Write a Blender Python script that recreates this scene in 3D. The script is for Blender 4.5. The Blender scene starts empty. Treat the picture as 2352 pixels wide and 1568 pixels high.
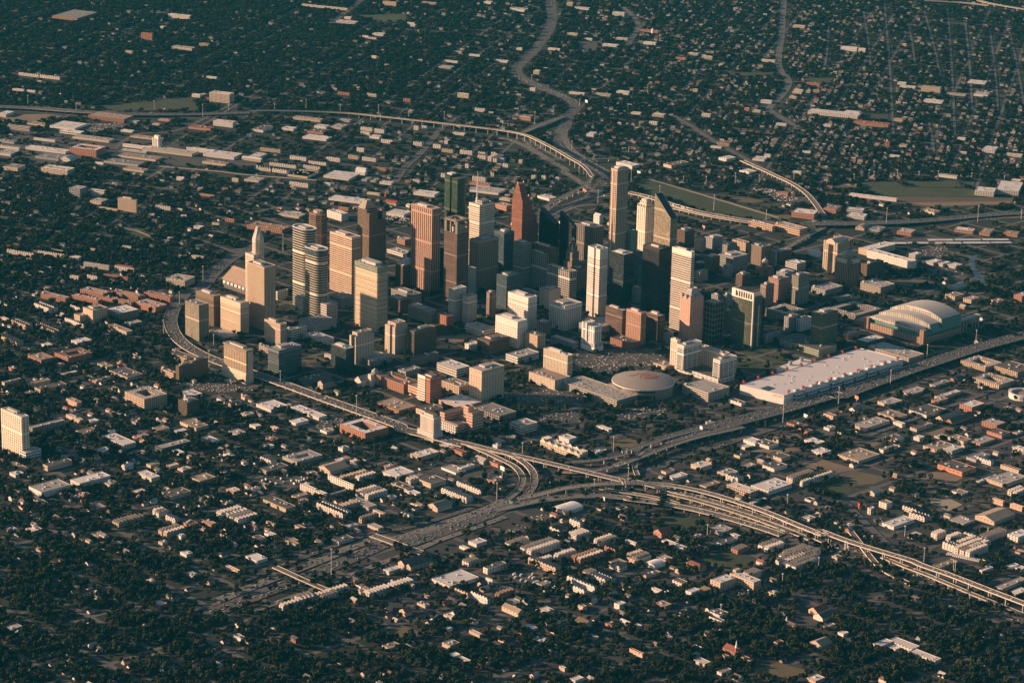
import bpy, math, random
import numpy as np
R = math.radians
random.seed(7); rng = np.random.default_rng(7)
SC = bpy.context.scene
COL = SC.collection

# ------------------------------------------------------------------ camera, sky, sun, exposure
CX, CY, CZ = 5375.83, -3820.15, 2030.15          # metres; x runs along the cross streets, y along the avenues
YAW, PITCH, ROLL, FPX = -0.80706, 0.299425, 0.02519, 6228.5
fw = np.array([math.sin(YAW)*math.cos(PITCH), math.cos(YAW)*math.cos(PITCH), -math.sin(PITCH)])
_r = np.array([math.cos(YAW), -math.sin(YAW), 0.0]); _u = np.cross(_r, fw)
cr = _r*math.cos(ROLL) + _u*math.sin(ROLL); cu = -_r*math.sin(ROLL) + _u*math.cos(ROLL)
cam = bpy.data.cameras.new('camera'); camo = bpy.data.objects.new('camera', cam); COL.objects.link(camo)
from mathutils import Matrix, Vector
M = Matrix((tuple(cr), tuple(cu), tuple(-fw))).transposed().to_4x4(); M.translation = (CX, CY, CZ)
camo.matrix_world = M
cam.sensor_width = 36.0; cam.lens = 36.0*FPX/2352.0; cam.clip_start = 10.0; cam.clip_end = 80000.0
SC.camera = camo
SUN_EL, SUN_A = 16.5, 47.0                        # elevation; turn from -y towards -x
sdir = Vector((-math.sin(R(SUN_A))*math.cos(R(SUN_EL)), -math.cos(R(SUN_A))*math.cos(R(SUN_EL)), math.sin(R(SUN_EL))))
sl = bpy.data.lights.new('sun', 'SUN'); sl.energy = 5.0; sl.angle = R(0.5); sl.color = (1.0, 0.635, 0.41)
so = bpy.data.objects.new('sun', sl); COL.objects.link(so); so.rotation_euler = sdir.to_track_quat('Z', 'Y').to_euler()
W = bpy.data.worlds.new('World'); SC.world = W; W.use_nodes = True
nt = W.node_tree; nt.nodes.clear()
sky = nt.nodes.new('ShaderNodeTexSky'); sky.sky_type = 'NISHITA'; sky.sun_disc = False
sky.sun_elevation = R(SUN_EL); sky.sun_rotation = math.atan2(sdir.x, sdir.y); sky.altitude = 200
bg = nt.nodes.new('ShaderNodeBackground'); bg.inputs[1].default_value = 0.05
wo = nt.nodes.new('ShaderNodeOutputWorld'); nt.links.new(sky.outputs[0], bg.inputs[0]); nt.links.new(bg.outputs[0], wo.inputs[0])
SC.view_settings.view_transform = 'Standard'; SC.view_settings.look = 'None'
SC.view_settings.exposure = 1.0; SC.view_settings.gamma = 1.0
SC.cycles.max_bounces = 4; SC.cycles.diffuse_bounces = 2; SC.cycles.glossy_bounces = 2; SC.cycles.volume_bounces = 0

# ------------------------------------------------------------------ surveying: photo measurements -> metres on the ground
K4 = 2352.0/4096.0
CROP = dict(A=(0,0,1100),B=(1000,0,1100),C=(2000,0,1100),D=(2996,0,1100),E=(0,600,800),F=(0,1100,800),G=(0,1600,900),H=(800,1600,900),
 I=(1600,1700,900),J=(2400,1700,900),L=(3196,1650,900),M=(900,2131,900),N=(1750,2131,900),O=(2600,2131,900),Q=(3196,2131,900),
 a=(600,600,1000),b=(1500,600,1000),c=(2400,600,1000),d=(3096,600,1000),e=(600,1150,1000),f=(1500,1150,1000),g=(2400,1100,1000),h=(3096,1100,1000),
 Z=(0,0,4096))
def px(k, x, y):
    x0, y0, w = CROP[k]; s = w/2352.0
    return (x0 + x*s)*K4, (y0 + y*s)*K4
def rayd(x, y): return fw*FPX + cr*(x-1176.0) - cu*(y-784.0)
def gnd(x, y, z=0.0):
    d = rayd(x, y); t = (z-CZ)/d[2]
    return (CX+t*d[0], CY+t*d[1])
def G(k, x, y, z=0.0): return gnd(*px(k, x, y), z)
def proj(X, Y, Z):
    dx, dy, dz = X-CX, Y-CY, Z-CZ
    w = dx*fw[0]+dy*fw[1]+dz*fw[2]
    return (1176+FPX*(dx*cr[0]+dy*cr[1]+dz*cr[2])/w, 784-FPX*(dx*cu[0]+dy*cu[1]+dz*cu[2])/w)
class Fit:
    """A rectangular footprint: front corner, width to the left, depth to the right, height."""
    def __init__(s, k, lx, fx, rx, yt, yb=None, h=None, a=0.0):
        X, Y = px(k, fx, yt); LX = px(k, lx, 0)[0]; RX = px(k, rx, 0)[0]
        d = rayd(X, Y)
        if h is None:
            YB = px(k, 0, yb)[1]; hl = math.hypot(d[0], d[1]); e = (d[0]/hl, d[1]/hl); lo, hi = 1500.0, 20000.0
            for _ in range(60):
                m = .5*(lo+hi)
                if proj(CX+e[0]*m, CY+e[1]*m, 0)[1] > YB: lo = m
                else: hi = m
            h = max(3.0, CZ + d[2]/hl*lo); p = (CX+e[0]*lo, CY+e[1]*lo)
        else: p = gnd(X, Y, h)
        s.h = h; s.a = R(a); ex = (math.cos(s.a), math.sin(s.a)); ey = (-math.sin(s.a), math.cos(s.a))
        def ln(v, tx, sg):
            lo, hi = 0.5, 1500.0
            for _ in range(50):
                m = .5*(lo+hi); q = proj(p[0]+v[0]*m, p[1]+v[1]*m, h)[0]
                if (q-tx)*sg > 0: lo = m
                else: hi = m
            return lo
        s.W = ln((-ex[0], -ex[1]), LX, 1); s.D = ln(ey, RX, -1)
        if abs(a) > 13: s.D = min(s.D, max(12.0, 1.8*s.W))
        s.p = p; s.ex = ex; s.ey = ey
        s.c = s.at(.5, .5)
    def at(s, x, y):
        """x 0..1 from left to right along the lit front, y 0..1 from front to back"""
        w = (x-1.0)*s.W; d = y*s.D
        return (s.p[0]+s.ex[0]*w+s.ey[0]*d, s.p[1]+s.ex[1]*w+s.ey[1]*d)
    def poly(s, pts): return [s.at(x, y) for x, y in pts]
    def rect(s, x0=0, y0=0, x1=1, y1=1): return s.poly([(x0,y0),(x1,y0),(x1,y1),(x0,y1)])
    def octa(s, c=.25): return s.poly([(c,0),(1-c,0),(1,c),(1,1-c),(1-c,1),(c,1),(0,1-c),(0,c)])
    def rnd(s, r, n=10):
        """rounded rectangle, corner radius r metres"""
        r = min(r, s.W/2*.999, s.D/2*.999); q = []
        for cx_, cy_, a0 in ((s.W-r, r, -90), (s.W-r, s.D-r, 0), (r, s.D-r, 90), (r, r, 180)):
            for i in range(n+1):
                t = R(a0+90*i/n); q.append(((cx_+r*math.cos(t))/s.W, (cy_+r*math.sin(t))/s.D))
        return s.poly(q)

# ------------------------------------------------------------------ materials
MATS = {}
def nmat(name):
    m = bpy.data.materials.new(name); m.use_nodes = True; t = m.node_tree; t.nodes.clear()
    o = t.nodes.new('ShaderNodeOutputMaterial'); b = t.nodes.new('ShaderNodeBsdfPrincipled'); t.links.new(b.outputs[0], o.inputs[0])
    return m, t, b
def mth(t, op, a, b=None, c=None):
    n = t.nodes.new('ShaderNodeMath'); n.operation = op
    for i, v in enumerate((a, b, c)):
        if v is None: continue
        if isinstance(v, (int, float)): n.inputs[i].default_value = v
        else: t.links.new(v, n.inputs[i])
    return n.outputs[0]
def mixc(t, f, a, b, mode='MIX'):
    n = t.nodes.new('ShaderNodeMix'); n.data_type = 'RGBA'; n.blend_type = mode
    for s, v in ((n.inputs[0], f), (n.inputs[6], a), (n.inputs[7], b)):
        if isinstance(v, (int, float)): s.default_value = v
        elif isinstance(v, tuple): s.default_value = (*v, 1) if len(v) == 3 else v
        else: t.links.new(v, s)
    return n.outputs[2]
def noise(t, scale, detail=3, rough=.6, vec=None):
    n = t.nodes.new('ShaderNodeTexNoise'); n.inputs['Scale'].default_value = scale; n.inputs['Detail'].default_value = detail; n.inputs['Roughness'].default_value = rough
    if vec is None:
        g = t.nodes.new('ShaderNodeNewGeometry'); vec = g.outputs['Position']
    t.links.new(vec, n.inputs['Vector']); return n.outputs[0]
def ramp(t, f, stops, const=False):
    n = t.nodes.new('ShaderNodeValToRGB'); e = n.color_ramp.elements
    if const: n.color_ramp.interpolation = 'CONSTANT'
    while len(e) < len(stops): e.new(.5)
    for i, (p, c) in enumerate(stops): e[i].position = p; e[i].color = (*c, 1)
    t.links.new(f, n.inputs[0]); return n.outputs[0]
def worn(t, c, amt=.3, s1=.07, s2=.6):
    """a base colour with stains at two scales and a small difference from one object to the next"""
    n1 = mth(t, 'MULTIPLY_ADD', noise(t, s1, 4), amt*1.6, 1-amt*.8)
    n2 = mth(t, 'MULTIPLY_ADD', noise(t, s2, 2), amt*.8, 1-amt*.4)
    oi = t.nodes.new('ShaderNodeObjectInfo'); n3 = mth(t, 'MULTIPLY_ADD', oi.outputs['Random'], .24, .88)
    k = mth(t, 'MULTIPLY', mth(t, 'MULTIPLY', n1, n2), n3)
    cc = t.nodes.new('ShaderNodeCombineColor')
    for i in range(3): t.links.new(k, cc.inputs[i])
    return mixc(t, 1.0, c, cc.outputs[0], 'MULTIPLY')
def plain(name, c, rough=.8, amt=.3, metal=0.0, s1=.07, s2=.6):
    if name in MATS: return MATS[name]
    m, t, b = nmat(name)
    t.links.new(worn(t, c, amt, s1, s2), b.inputs['Base Color']); b.inputs['Roughness'].default_value = rough; b.inputs['Metallic'].default_value = metal
    MATS[name] = m; return m
# facade styles: wall, glass, floor height, bay, spandrel share, pier share, glass roughness
ST = {
 'rib':(( .50,.38,.27),(.10,.075,.055),400,3.0,0,.55), 'wband':((.62,.56,.47),(.02,.022,.022),4.0,60,.45,.02), 'wband2':((.64,.59,.52),(.03,.03,.028),4.2,5,.55,.12),
 'dglass':((.035,.045,.045),(.012,.02,.022),4.0,3.0,.22,.1), 'black':((.016,.016,.016),(.008,.010,.011),4.0,2.5,.3,.3), 'bluegl':((.06,.09,.11),(.03,.05,.06),4.0,3.0,.3,.1),
 'tgrid':((.50,.375,.27),(.04,.032,.027),3.6,4.0,.42,.35), 'tband':((.58,.43,.31),(.10,.07,.05),3.8,30,.5,.02), 'wgrid':((.66,.61,.54),(.05,.05,.05),4.0,4.5,.42,.35),
 'wgrid2':((.62,.56,.49),(.02,.025,.025),4.2,7.5,.24,.16), 'brick':((.33,.14,.085),(.05,.04,.035),3.6,4.5,.5,.5), 'pink':((.46,.26,.19),(.12,.07,.05),3.8,3.6,.4,.35),
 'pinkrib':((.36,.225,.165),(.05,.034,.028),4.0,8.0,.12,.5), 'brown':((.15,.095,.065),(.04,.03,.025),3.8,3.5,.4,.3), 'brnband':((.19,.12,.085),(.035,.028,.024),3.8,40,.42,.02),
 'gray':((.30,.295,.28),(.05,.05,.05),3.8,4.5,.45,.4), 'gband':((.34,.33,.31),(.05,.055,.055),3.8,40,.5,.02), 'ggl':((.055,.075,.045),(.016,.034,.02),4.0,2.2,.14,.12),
 'gglb':((.30,.32,.24),(.08,.11,.085),4.0,4.0,.4,.1), 'stripe':((.62,.54,.42),(.012,.018,.017),6.5,400,.28,.0), 'gar':((.46,.41,.34),(.02,.018,.016),3.3,9.0,.52,.10),
 'garr':((.42,.22,.15),(.03,.02,.018),3.3,8.0,.5,.2), 'honey':((.60,.46,.32),(.06,.042,.028),3.3,4.2,.30,.22), 'exx':((.60,.48,.34),(.13,.10,.07),4.2,2.2,.55,.25),
 'res':((.62,.52,.40),(.05,.042,.035),3.2,3.4,.42,.38), 'dres':((.30,.27,.22),(.04,.045,.04),3.2,4.0,.35,.3), 'whouse':((.60,.54,.47),(.07,.06,.055),3.2,5.0,.5,.55),
 'thouse':((.47,.36,.25),(.06,.05,.04),3.4,4.5,.5,.5), 'bhouse':((.35,.16,.10),(.05,.04,.035),3.4,4.5,.5,.5), 'ghouse':((.30,.28,.25),(.05,.05,.045),3.4,5,.5,.5),
 'bronze':((.12,.085,.055),(.05,.038,.025),4.0,3.0,.3,.15), 'dgrid':((.24,.21,.18),(.02,.02,.02),4.0,5.0,.3,.3), 'herit':((.20,.135,.09),(.05,.04,.03),4.0,2.6,.35,.2),
 'truss':((.52,.47,.40),(.22,.21,.19),30,7.0,.08,.18), 'navy':((.55,.52,.48),(.03,.045,.085),9.0,12.0,.45,.12),
}
def facade(st):
    if 'F'+st in MATS: return MATS['F'+st]
    wall, gl, fh, bw, sp, pr = ST[st]; fh = fh*1.5 if fh < 5.5 else fh; bw = bw*1.5 if bw < 5.5 else bw; m, t, b = nmat('facade_'+st)
    uv = t.nodes.new('ShaderNodeUVMap'); sx = t.nodes.new('ShaderNodeSeparateXYZ'); t.links.new(uv.outputs[0], sx.inputs[0])
    u = mth(t, 'DIVIDE', sx.outputs[0], bw); v = mth(t, 'DIVIDE', sx.outputs[1], fh)
    fu = mth(t, 'FRACT', u); fv = mth(t, 'FRACT', v)
    win = mth(t, 'MULTIPLY', mth(t, 'GREATER_THAN', fu, pr), mth(t, 'GREATER_THAN', fv, sp))
    if fh < 8: win = mth(t, 'MULTIPLY', win, mth(t, 'GREATER_THAN', mth(t, 'FRACT', mth(t, 'MULTIPLY_ADD', mth(t, 'FLOOR', v), 1/13.0, .35)), 1/13.5))
    cv = t.nodes.new('ShaderNodeCombineXYZ'); t.links.new(mth(t, 'FLOOR', u), cv.inputs[0]); t.links.new(mth(t, 'FLOOR', v), cv.inputs[1])
    wn = t.nodes.new('ShaderNodeTexWhiteNoise'); t.links.new(cv.outputs[0], wn.inputs[0])
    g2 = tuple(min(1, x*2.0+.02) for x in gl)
    gcol = mixc(t, mth(t, 'MULTIPLY', mth(t, 'POWER', wn.outputs[0], 2.5), mth(t, 'MULTIPLY_ADD', noise(t, .022, 2), 2.2, -.3)), gl, g2)  # broad noise brightens the glass colour in patches, a painted stand-in for uneven reflections
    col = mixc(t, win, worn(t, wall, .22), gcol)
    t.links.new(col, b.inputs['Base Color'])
    t.links.new(mth(t, 'MULTIPLY_ADD', win, -.62, .8), b.inputs['Roughness'])
    MATS['F'+st] = m; return m
ROOF = {'w':(.58,.56,.53),'g':(.20,.195,.19),'d':(.085,.08,.075),'t':(.27,.215,.16),'r':(.22,.075,.05),'b':(.15,.10,.07),'l':(.33,.31,.285),'v':(.07,.16,.13)}
def roofm(c): return plain('roof_'+c, ROOF[c], .85, .45, s1=.05, s2=.35)
CONC = lambda: plain('concrete', (.46,.43,.38), .85)
STEEL = lambda: plain('metal_unit', (.42,.42,.41), .5)

# ------------------------------------------------------------------ mesh building
class MB:
    def __init__(s): s.v=[]; s.f=[]; s.uv=[]; s.mi=[]
    def face(s, pts, uv=None, mi=0):
        n = len(s.v); s.v += [tuple(p) for p in pts]; s.f.append(list(range(n, n+len(pts)))); s.uv += (uv or [(p[0], p[1]) for p in pts]); s.mi.append(mi)
    def sides(s, poly, z0, z1, mi=0, flip=False, zs=None, ztop=None):
        u = 0.0; n = len(poly)
        for i in range(n):
            a = poly[i]; b = poly[(i+1) % n]; l = math.hypot(b[0]-a[0], b[1]-a[1])
            za = ztop[i] if ztop else z1; zb = ztop[(i+1) % n] if ztop else z1
            q = [(a[0],a[1],z0),(b[0],b[1],z0),(b[0],b[1],zb),(a[0],a[1],za)]; w = [(u,z0),(u+l,z0),(u+l,zb),(u,za)]
            if flip: q.reverse(); w.reverse()
            s.face(q, w, mi); u += l
    def cap(s, poly, z, mi=0, down=False):
        q = [(p[0],p[1],z) for p in poly]
        if down: q.reverse()
        s.face(q, None, mi)
    def ring(s, outer, inner, z, mi=0):
        n = len(outer)
        for i in range(n):
            j = (i+1) % n; s.face([(*outer[i],z),(*outer[j],z),(*inner[j],z),(*inner[i],z)], None, mi)
    def box(s, x0, y0, z0, x1, y1, z1, mi=0):
        p = [(x0,y0),(x1,y0),(x1,y1),(x0,y1)]; s.sides(p, z0, z1, mi); s.cap(p, z1, mi)
    def prism(s, poly, z0, z1, mi=0, bottom=False):
        s.sides(poly, z0, z1, mi); s.cap(poly, z1, mi)
        if bottom: s.cap(poly, z0, mi, True)
    def tube(s, p, r0, z0, z1, r1=None, n=8, mi=0, cap=True):
        r1 = r0 if r1 is None else r1
        A = [(p[0]+r0*math.cos(2*math.pi*i/n), p[1]+r0*math.sin(2*math.pi*i/n)) for i in range(n)]
        B_ = [(p[0]+r1*math.cos(2*math.pi*i/n), p[1]+r1*math.sin(2*math.pi*i/n)) for i in range(n)]
        for i in range(n):
            j = (i+1) % n; s.face([(*A[i],z0),(*A[j],z0),(*B_[j],z1),(*B_[i],z1)], [(i,z0),(i+1,z0),(i+1,z1),(i,z1)], mi)
        if cap: s.cap(B_, z1, mi)
    def mesh(s, name, mats, off=(0,0,0)):
        me = bpy.data.meshes.new(name); ox, oy, oz = off
        me.from_pydata([(x-ox, y-oy, z-oz) for x, y, z in s.v], [], s.f)
        l = me.uv_layers.new(name='UVMap'); l.data.foreach_set('uv', np.array(s.uv, dtype=np.float32).ravel())
        for m in mats: me.materials.append(m)
        if len(mats) > 1: me.polygons.foreach_set('material_index', np.array(s.mi, dtype=np.int32))
        me.update(); return me
def shrink(poly, d):
    """inset a convex polygon by about d metres"""
    cx = sum(p[0] for p in poly)/len(poly); cy = sum(p[1] for p in poly)/len(poly); q = []
    for x, y in poly:
        r = math.hypot(x-cx, y-cy); k = max(.05, 1-1.3*d/max(r, .01)); q.append((cx+(x-cx)*k, cy+(y-cy)*k))
    return q
THINGS = []      # (object, label or None, descr) : labels that are missing are written near the end
class Thing:
    def __init__(s, name, cat, label, loc, group=None, desc=None):
        s.o = bpy.data.objects.new(name, None); COL.objects.link(s.o); s.o.location = (loc[0], loc[1], loc[2] if len(loc) > 2 else 0); s.o.empty_display_size = 2
        s.loc = tuple(s.o.location); s.o['category'] = cat
        if label: s.o['label'] = label
        if group: s.o['group'] = group
        THINGS.append((s.o, label, desc))
    def add(s, part, mb, mats, parent=None, label=None):
        off = s.loc
        if parent is not None: off = tuple(a+b for a, b in zip(s.loc, parent.location))
        o = bpy.data.objects.new(part, mb.mesh(part, mats if isinstance(mats, list) else [mats], off)); COL.objects.link(o); o.parent = parent or s.o
        if label: o['label'] = label
        if part == 'roof': s.roof = o
        return o
def single(name, cat, label, mb, mats, loc, group=None, kind=None, desc=None):
    o = bpy.data.objects.new(name, mb.mesh(name, mats if isinstance(mats, list) else [mats], loc if len(loc) > 2 else (*loc, 0))); COL.objects.link(o)
    o.location = loc if len(loc) > 2 else (*loc, 0)
    if kind: o['kind'] = kind
    else: o['category'] = cat; THINGS.append((o, label, desc))
    if label: o['label'] = label
    if group: o['group'] = group
    return o
# where something already stands, so that trees, houses and cars keep clear of it
OX, OY, ON, OM, ORS = -6000.0, -4500.0, 2900, 3100, 4.0
OCC = np.zeros((ON, OM), dtype=np.uint8)
def occ_pts(X, Y, v=1):
    i = ((np.asarray(X)-OX)/ORS).astype(int); j = ((np.asarray(Y)-OY)/ORS).astype(int)
    k = (i >= 0) & (i < ON) & (j >= 0) & (j < OM); OCC[i[k], j[k]] |= v
def occ_at(X, Y):
    i = np.clip(((np.asarray(X)-OX)/ORS).astype(int), 0, ON-1); j = np.clip(((np.asarray(Y)-OY)/ORS).astype(int), 0, OM-1); return OCC[i, j]
def occ_fit(F, m=5.0):
    nx = int((F.W+2*m)/2.5)+2; ny = int((F.D+2*m)/2.5)+2
    a, b = np.meshgrid(np.linspace(-m, F.W+m, nx), np.linspace(-m, F.D+m, ny))
    a = a-F.W; occ_pts(F.p[0]+F.ex[0]*a+F.ey[0]*b, F.p[1]+F.ex[1]*a+F.ey[1]*b)
    if F.h < 40: occ_front(F)
def occ_front(F):
    """low things far away: keep the ground on the camera's side open so that they can be seen"""
    d = math.hypot(F.c[0]-CX, F.c[1]-CY); n = int(max(0, min(10, (d-4800)/400)))
    vx, vy = -math.sin(YAW), -math.cos(YAW); t = np.arange(0, 1.01, .04)
    for k in range(n):
        for s in ((t*0+.0, t), (t, t*0), (t*0+1, t)): a = [F.at(x, y) for x, y in zip(*s)]; occ_pts([q[0]+vx*4*k for q in a], [q[1]+vy*4*k for q in a])
def occ_poly(poly, v=1):
    P = np.array(poly); x0, y0 = P.min(0); x1, y1 = P.max(0)
    a, b = np.meshgrid(np.arange(x0, x1, 3.0), np.arange(y0, y1, 3.0)); ins = inpoly(a.ravel(), b.ravel(), P)
    occ_pts(a.ravel()[ins], b.ravel()[ins], v)
def inpoly(X, Y, P):
    r = np.zeros(X.shape, bool); n = len(P)
    for i in range(n):
        x1, y1 = P[i]; x2, y2 = P[(i+1) % n]
        if y1 == y2: continue
        k = ((y1 > Y) != (y2 > Y)) & (X < (x2-x1)*(Y-y1)/(y2-y1)+x1); r ^= k
    return r
# ------------------------------------------------------------------ building kit
def block(T, poly, z0, z1, st, roof='g', par=1.1, tb=0.0, part='walls', parent=None, inner=None, mat=None, rp='roof', cap=True):
    m = MB(); m.sides(poly, z0, z1-tb); w = T.add(part, m, mat or facade(st), parent)
    wm = plain('wall_'+st, ST[st][0], .8, .22) if st in ST else mat
    if tb > 0: m = MB(); m.sides(poly, z1-tb, z1); T.add('crown_band', m, wm, parent)
    if not cap: return w
    if inner:
        m = MB(); m.sides(inner, z0, z1, flip=True); T.add('courtyard_walls', m, mat or facade(st), parent)
        m = MB(); m.ring(poly, inner, z1); T.add(rp, m, roofm(roof), parent); return w
    q = shrink(poly, .7); m = MB()
    if par > 0:
        m.ring(poly, q, z1); m.sides(q, z1-par, z1, flip=True); T.add('parapet', m, wm, parent)
    else: q = poly
    m = MB(); m.cap(q, z1-max(par, 0)); T.add(rp, m, roofm(roof), parent)
    return w
def pent(T, F, z, x0, y0, x1, y1, h, st=None, roof='g', parent=None, name='penthouse'):
    p = F.rect(x0, y0, x1, y1); m = MB(); m.sides(p, z, z+h, 0); m.cap(p, z+h, 1)
    return T.add(name, m, [facade(st) if st else CONC(), roofm(roof)], parent or getattr(T, 'roof', None))
def units(T, F, z, n, x0=.12, y0=.12, x1=.88, y1=.88, big=1.0):
    for i in range(n):
        w = random.uniform(2.5, 6)*big; d = random.uniform(2.5, 5)*big; h = random.uniform(1.5, 3.2)*big
        x = random.uniform(x0, max(x0, x1-w/F.W)); y = random.uniform(y0, max(y0, y1-d/F.D)); p = F.rect(x, y, x+w/F.W, y+d/F.D)
        m = MB(); m.prism(p, z, z+h); T.add('roof_unit', m, STEEL(), getattr(T, 'roof', None))
def flatb(F, name, cat, label, st, roof='g', tb=0, nu=None, ph=None, poly=None, group=None, desc=None, par=1.1):
    T = Thing(name, cat, label, F.c, group, desc); block(T, poly or F.rect(), 0, F.h, st, roof, par, tb)
    A = F.W*F.D
    if ph is None: ph = F.h > 30
    if ph:
        a, b = random.uniform(.15, .3), random.uniform(.2, .35); pent(T, F, F.h-par, a, b, a+.45, b+.4, random.uniform(4, 6), None, roof)
        units(T, F, F.h-par, 3 if nu is None else nu)
    else: units(T, F, F.h-par, min(6, int(A/500)) if nu is None else nu)
    occ_fit(F); return T
def gable(F, name, cat, label, st, roof='d', rh=None, group=None, desc=None, axis=None, wallmat=None):
    T = Thing(name, cat, label, F.c, group, desc); ax = axis or ('x' if F.W >= F.D else 'y')
    s = F.D if ax == 'x' else F.W; rh = rh or min(.32*s, 7); h = max(2.5, F.h-rh*.0); e = h
    m = MB(); m.sides(F.rect(), 0, e)
    c = F.rect()
    if ax == 'x': E1 = (c[3], c[0], F.at(0,.5)); E2 = (c[1], c[2], F.at(1,.5)); sl_ = ((c[0],c[1],F.at(1,.5),F.at(0,.5)),(c[2],c[3],F.at(0,.5),F.at(1,.5)))
    else: E1 = (c[0], c[1], F.at(.5,0)); E2 = (c[2], c[3], F.at(.5,1)); sl_ = ((c[1],c[2],F.at(.5,1),F.at(.5,0)),(c[3],c[0],F.at(.5,0),F.at(.5,1)))
    for a, b, r in (E1, E2): m.face([(*a,e),(*b,e),(*r,e+rh)], [(0,0.3),(1,.3),(.5,1)])
    T.add('walls', m, wallmat or facade(st)); m = MB()
    cx, cy = F.c
    for a, b, r1, r2 in sl_:
        o = [(p[0]+(p[0]-cx)*.03, p[1]+(p[1]-cy)*.03) for p in (a, b)]
        for dz in (.25,): m.face([(*o[0],e-.1+dz),(*o[1],e-.1+dz),(*r1,e+rh+dz),(*r2,e+rh+dz)])
    T.add('roof', m, roofm(roof)); occ_fit(F); return T
def hip(F, name, cat, label, st, roof='r', rh=4, k=.3, group=None, desc=None):
    T = Thing(name, cat, label, F.c, group, desc); m = MB(); m.sides(F.rect(), 0, F.h); T.add('walls', m, facade(st))
    o = F.rect(-.02,-.02,1.02,1.02)
    if F.W >= F.D: r = [F.at(k*F.D/F.W+.1, .5), F.at(1-k*F.D/F.W-.1, .5)]; fs = [(o[0],o[1],r[1],r[0]),(o[1],o[2],r[1]),(o[2],o[3],r[0],r[1]),(o[3],o[0],r[0])]
    else: r = [F.at(.5, k*F.W/F.D+.1), F.at(.5, 1-k*F.W/F.D-.1)]; fs = [(o[0],o[1],r[0]),(o[1],o[2],r[1],r[0]),(o[2],o[3],r[1]),(o[3],o[0],r[0],r[1])]
    m = MB()
    for q in fs: m.face([(p[0],p[1], F.h+rh if p in r else F.h) for p in q])
    T.add('roof', m, roofm(roof)); occ_fit(F); return T
def court(F, name, cat, label, st, roof='l', wd=17, tb=0, group=None, desc=None):
    T = Thing(name, cat, label, F.c, group, desc); a, b = min(.36, wd/F.W), min(.36, wd/F.D)
    block(T, F.rect(), 0, F.h, st, roof, 0, tb, inner=F.rect(a, b, 1-a, 1-b))
    m = MB(); o = F.rect(); i = shrink(o, .8); m.ring(o, i, F.h+.9); m.sides(o, F.h, F.h+.9); m.sides(i, F.h, F.h+.9, flip=True); T.add('parapet', m, plain('wall_'+st, ST[st][0], .8, .22))
    for _ in range(7):
        s = random.choice(((.03,.03,.97,b-.02),(.03,1-b+.02,.97,.97),(.03,.03,a-.02,.97),(1-a+.02,.03,.97,.97))); w, d = random.uniform(2.5,5), random.uniform(2.5,5)
        x = random.uniform(s[0], max(s[0], s[2]-w/F.W)); y = random.uniform(s[1], max(s[1], s[3]-d/F.D)); m = MB(); m.prism(F.rect(x, y, x+w/F.W, y+d/F.D), F.h, F.h+random.uniform(1.5,3)); T.add('roof_unit', m, STEEL(), T.roof)
    occ_fit(F); return T
def sub(F, x0, y0, x1, y1, h=None):
    Q = Fit.__new__(Fit); Q.a = F.a; Q.ex = F.ex; Q.ey = F.ey; Q.h = h or F.h; Q.p = F.at(x1, y0); Q.W = F.W*(x1-x0); Q.D = F.D*(y1-y0); Q.c = Q.at(.5, .5); return Q
def rowset(F, n, c, lab, st, roof, desc):
    k = max(1, round(min(F.W, F.D)/16)); mx = max(F.W, F.D); q = max(1, round(mx/75))
    for i in range(k):
        for j in range(q):
            a0, a1 = i/k, (i+.70)/k if k > 1 else 1; b0, b1 = j/q, (j+1)/q-(5/mx if q > 1 else 0); S = sub(F, b0, a0, b1, a1, F.h+random.uniform(-.8, .8)) if F.W >= F.D else sub(F, a0, b0, a1, b1, F.h+random.uniform(-.8, .8))
            rows(S, n, c, lab if (i, j) == (0, 0) and k*q < 3 else None, st, roof if i % 2 == 0 else random.choice('dl'), desc=desc)
def rows(F, name, cat, label, st, roof='d', group=None, desc=None, ul=8.5):
    """a row of narrow attached houses, each with its own gabled roof"""
    T = Thing(name, cat, label, F.c, group, desc); m = MB(); h = F.h; m.sides(F.rect(), 0, h); lx = F.W >= F.D; L = F.W if lx else F.D; n = max(2, min(24, round(L/ul))); rh = 3.6
    T.add('walls', m, facade(st)); wm = plain('wall_'+st, ST[st][0], .8, .22)
    for i in range(n):
        a, b = i/n, (i+1)/n; c = .5*(a+b); P = (lambda t, s: F.at(t, s)) if lx else (lambda t, s: F.at(s, t))
        z = h+random.choice((0, 0, .6)); m = MB(); f0, f1 = (0, 1)
        for (p, q, r1, r2) in ((P(a,f0),P(c,f0),P(c,f1),P(a,f1)),(P(c,f0),P(b,f0),P(b,f1),P(c,f1))):
            zz = [z, z+rh, z+rh, z] if p == P(a,f0) else [z+rh, z, z, z+rh]; m.face([(*p,zz[0]),(*q,zz[1]),(*r1,zz[2]),(*r2,zz[3])], None, 0)
        for s in (f0, f1): m.face([(*P(a,s),h-.05),(*P(b,s),h-.05),(*P(b,s),z),(*P(c,s),z+rh),(*P(a,s),z)], None, 1)
        T.add('gable_roof', m, [roofm(roof), wm])
    occ_fit(F); return T
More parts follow.
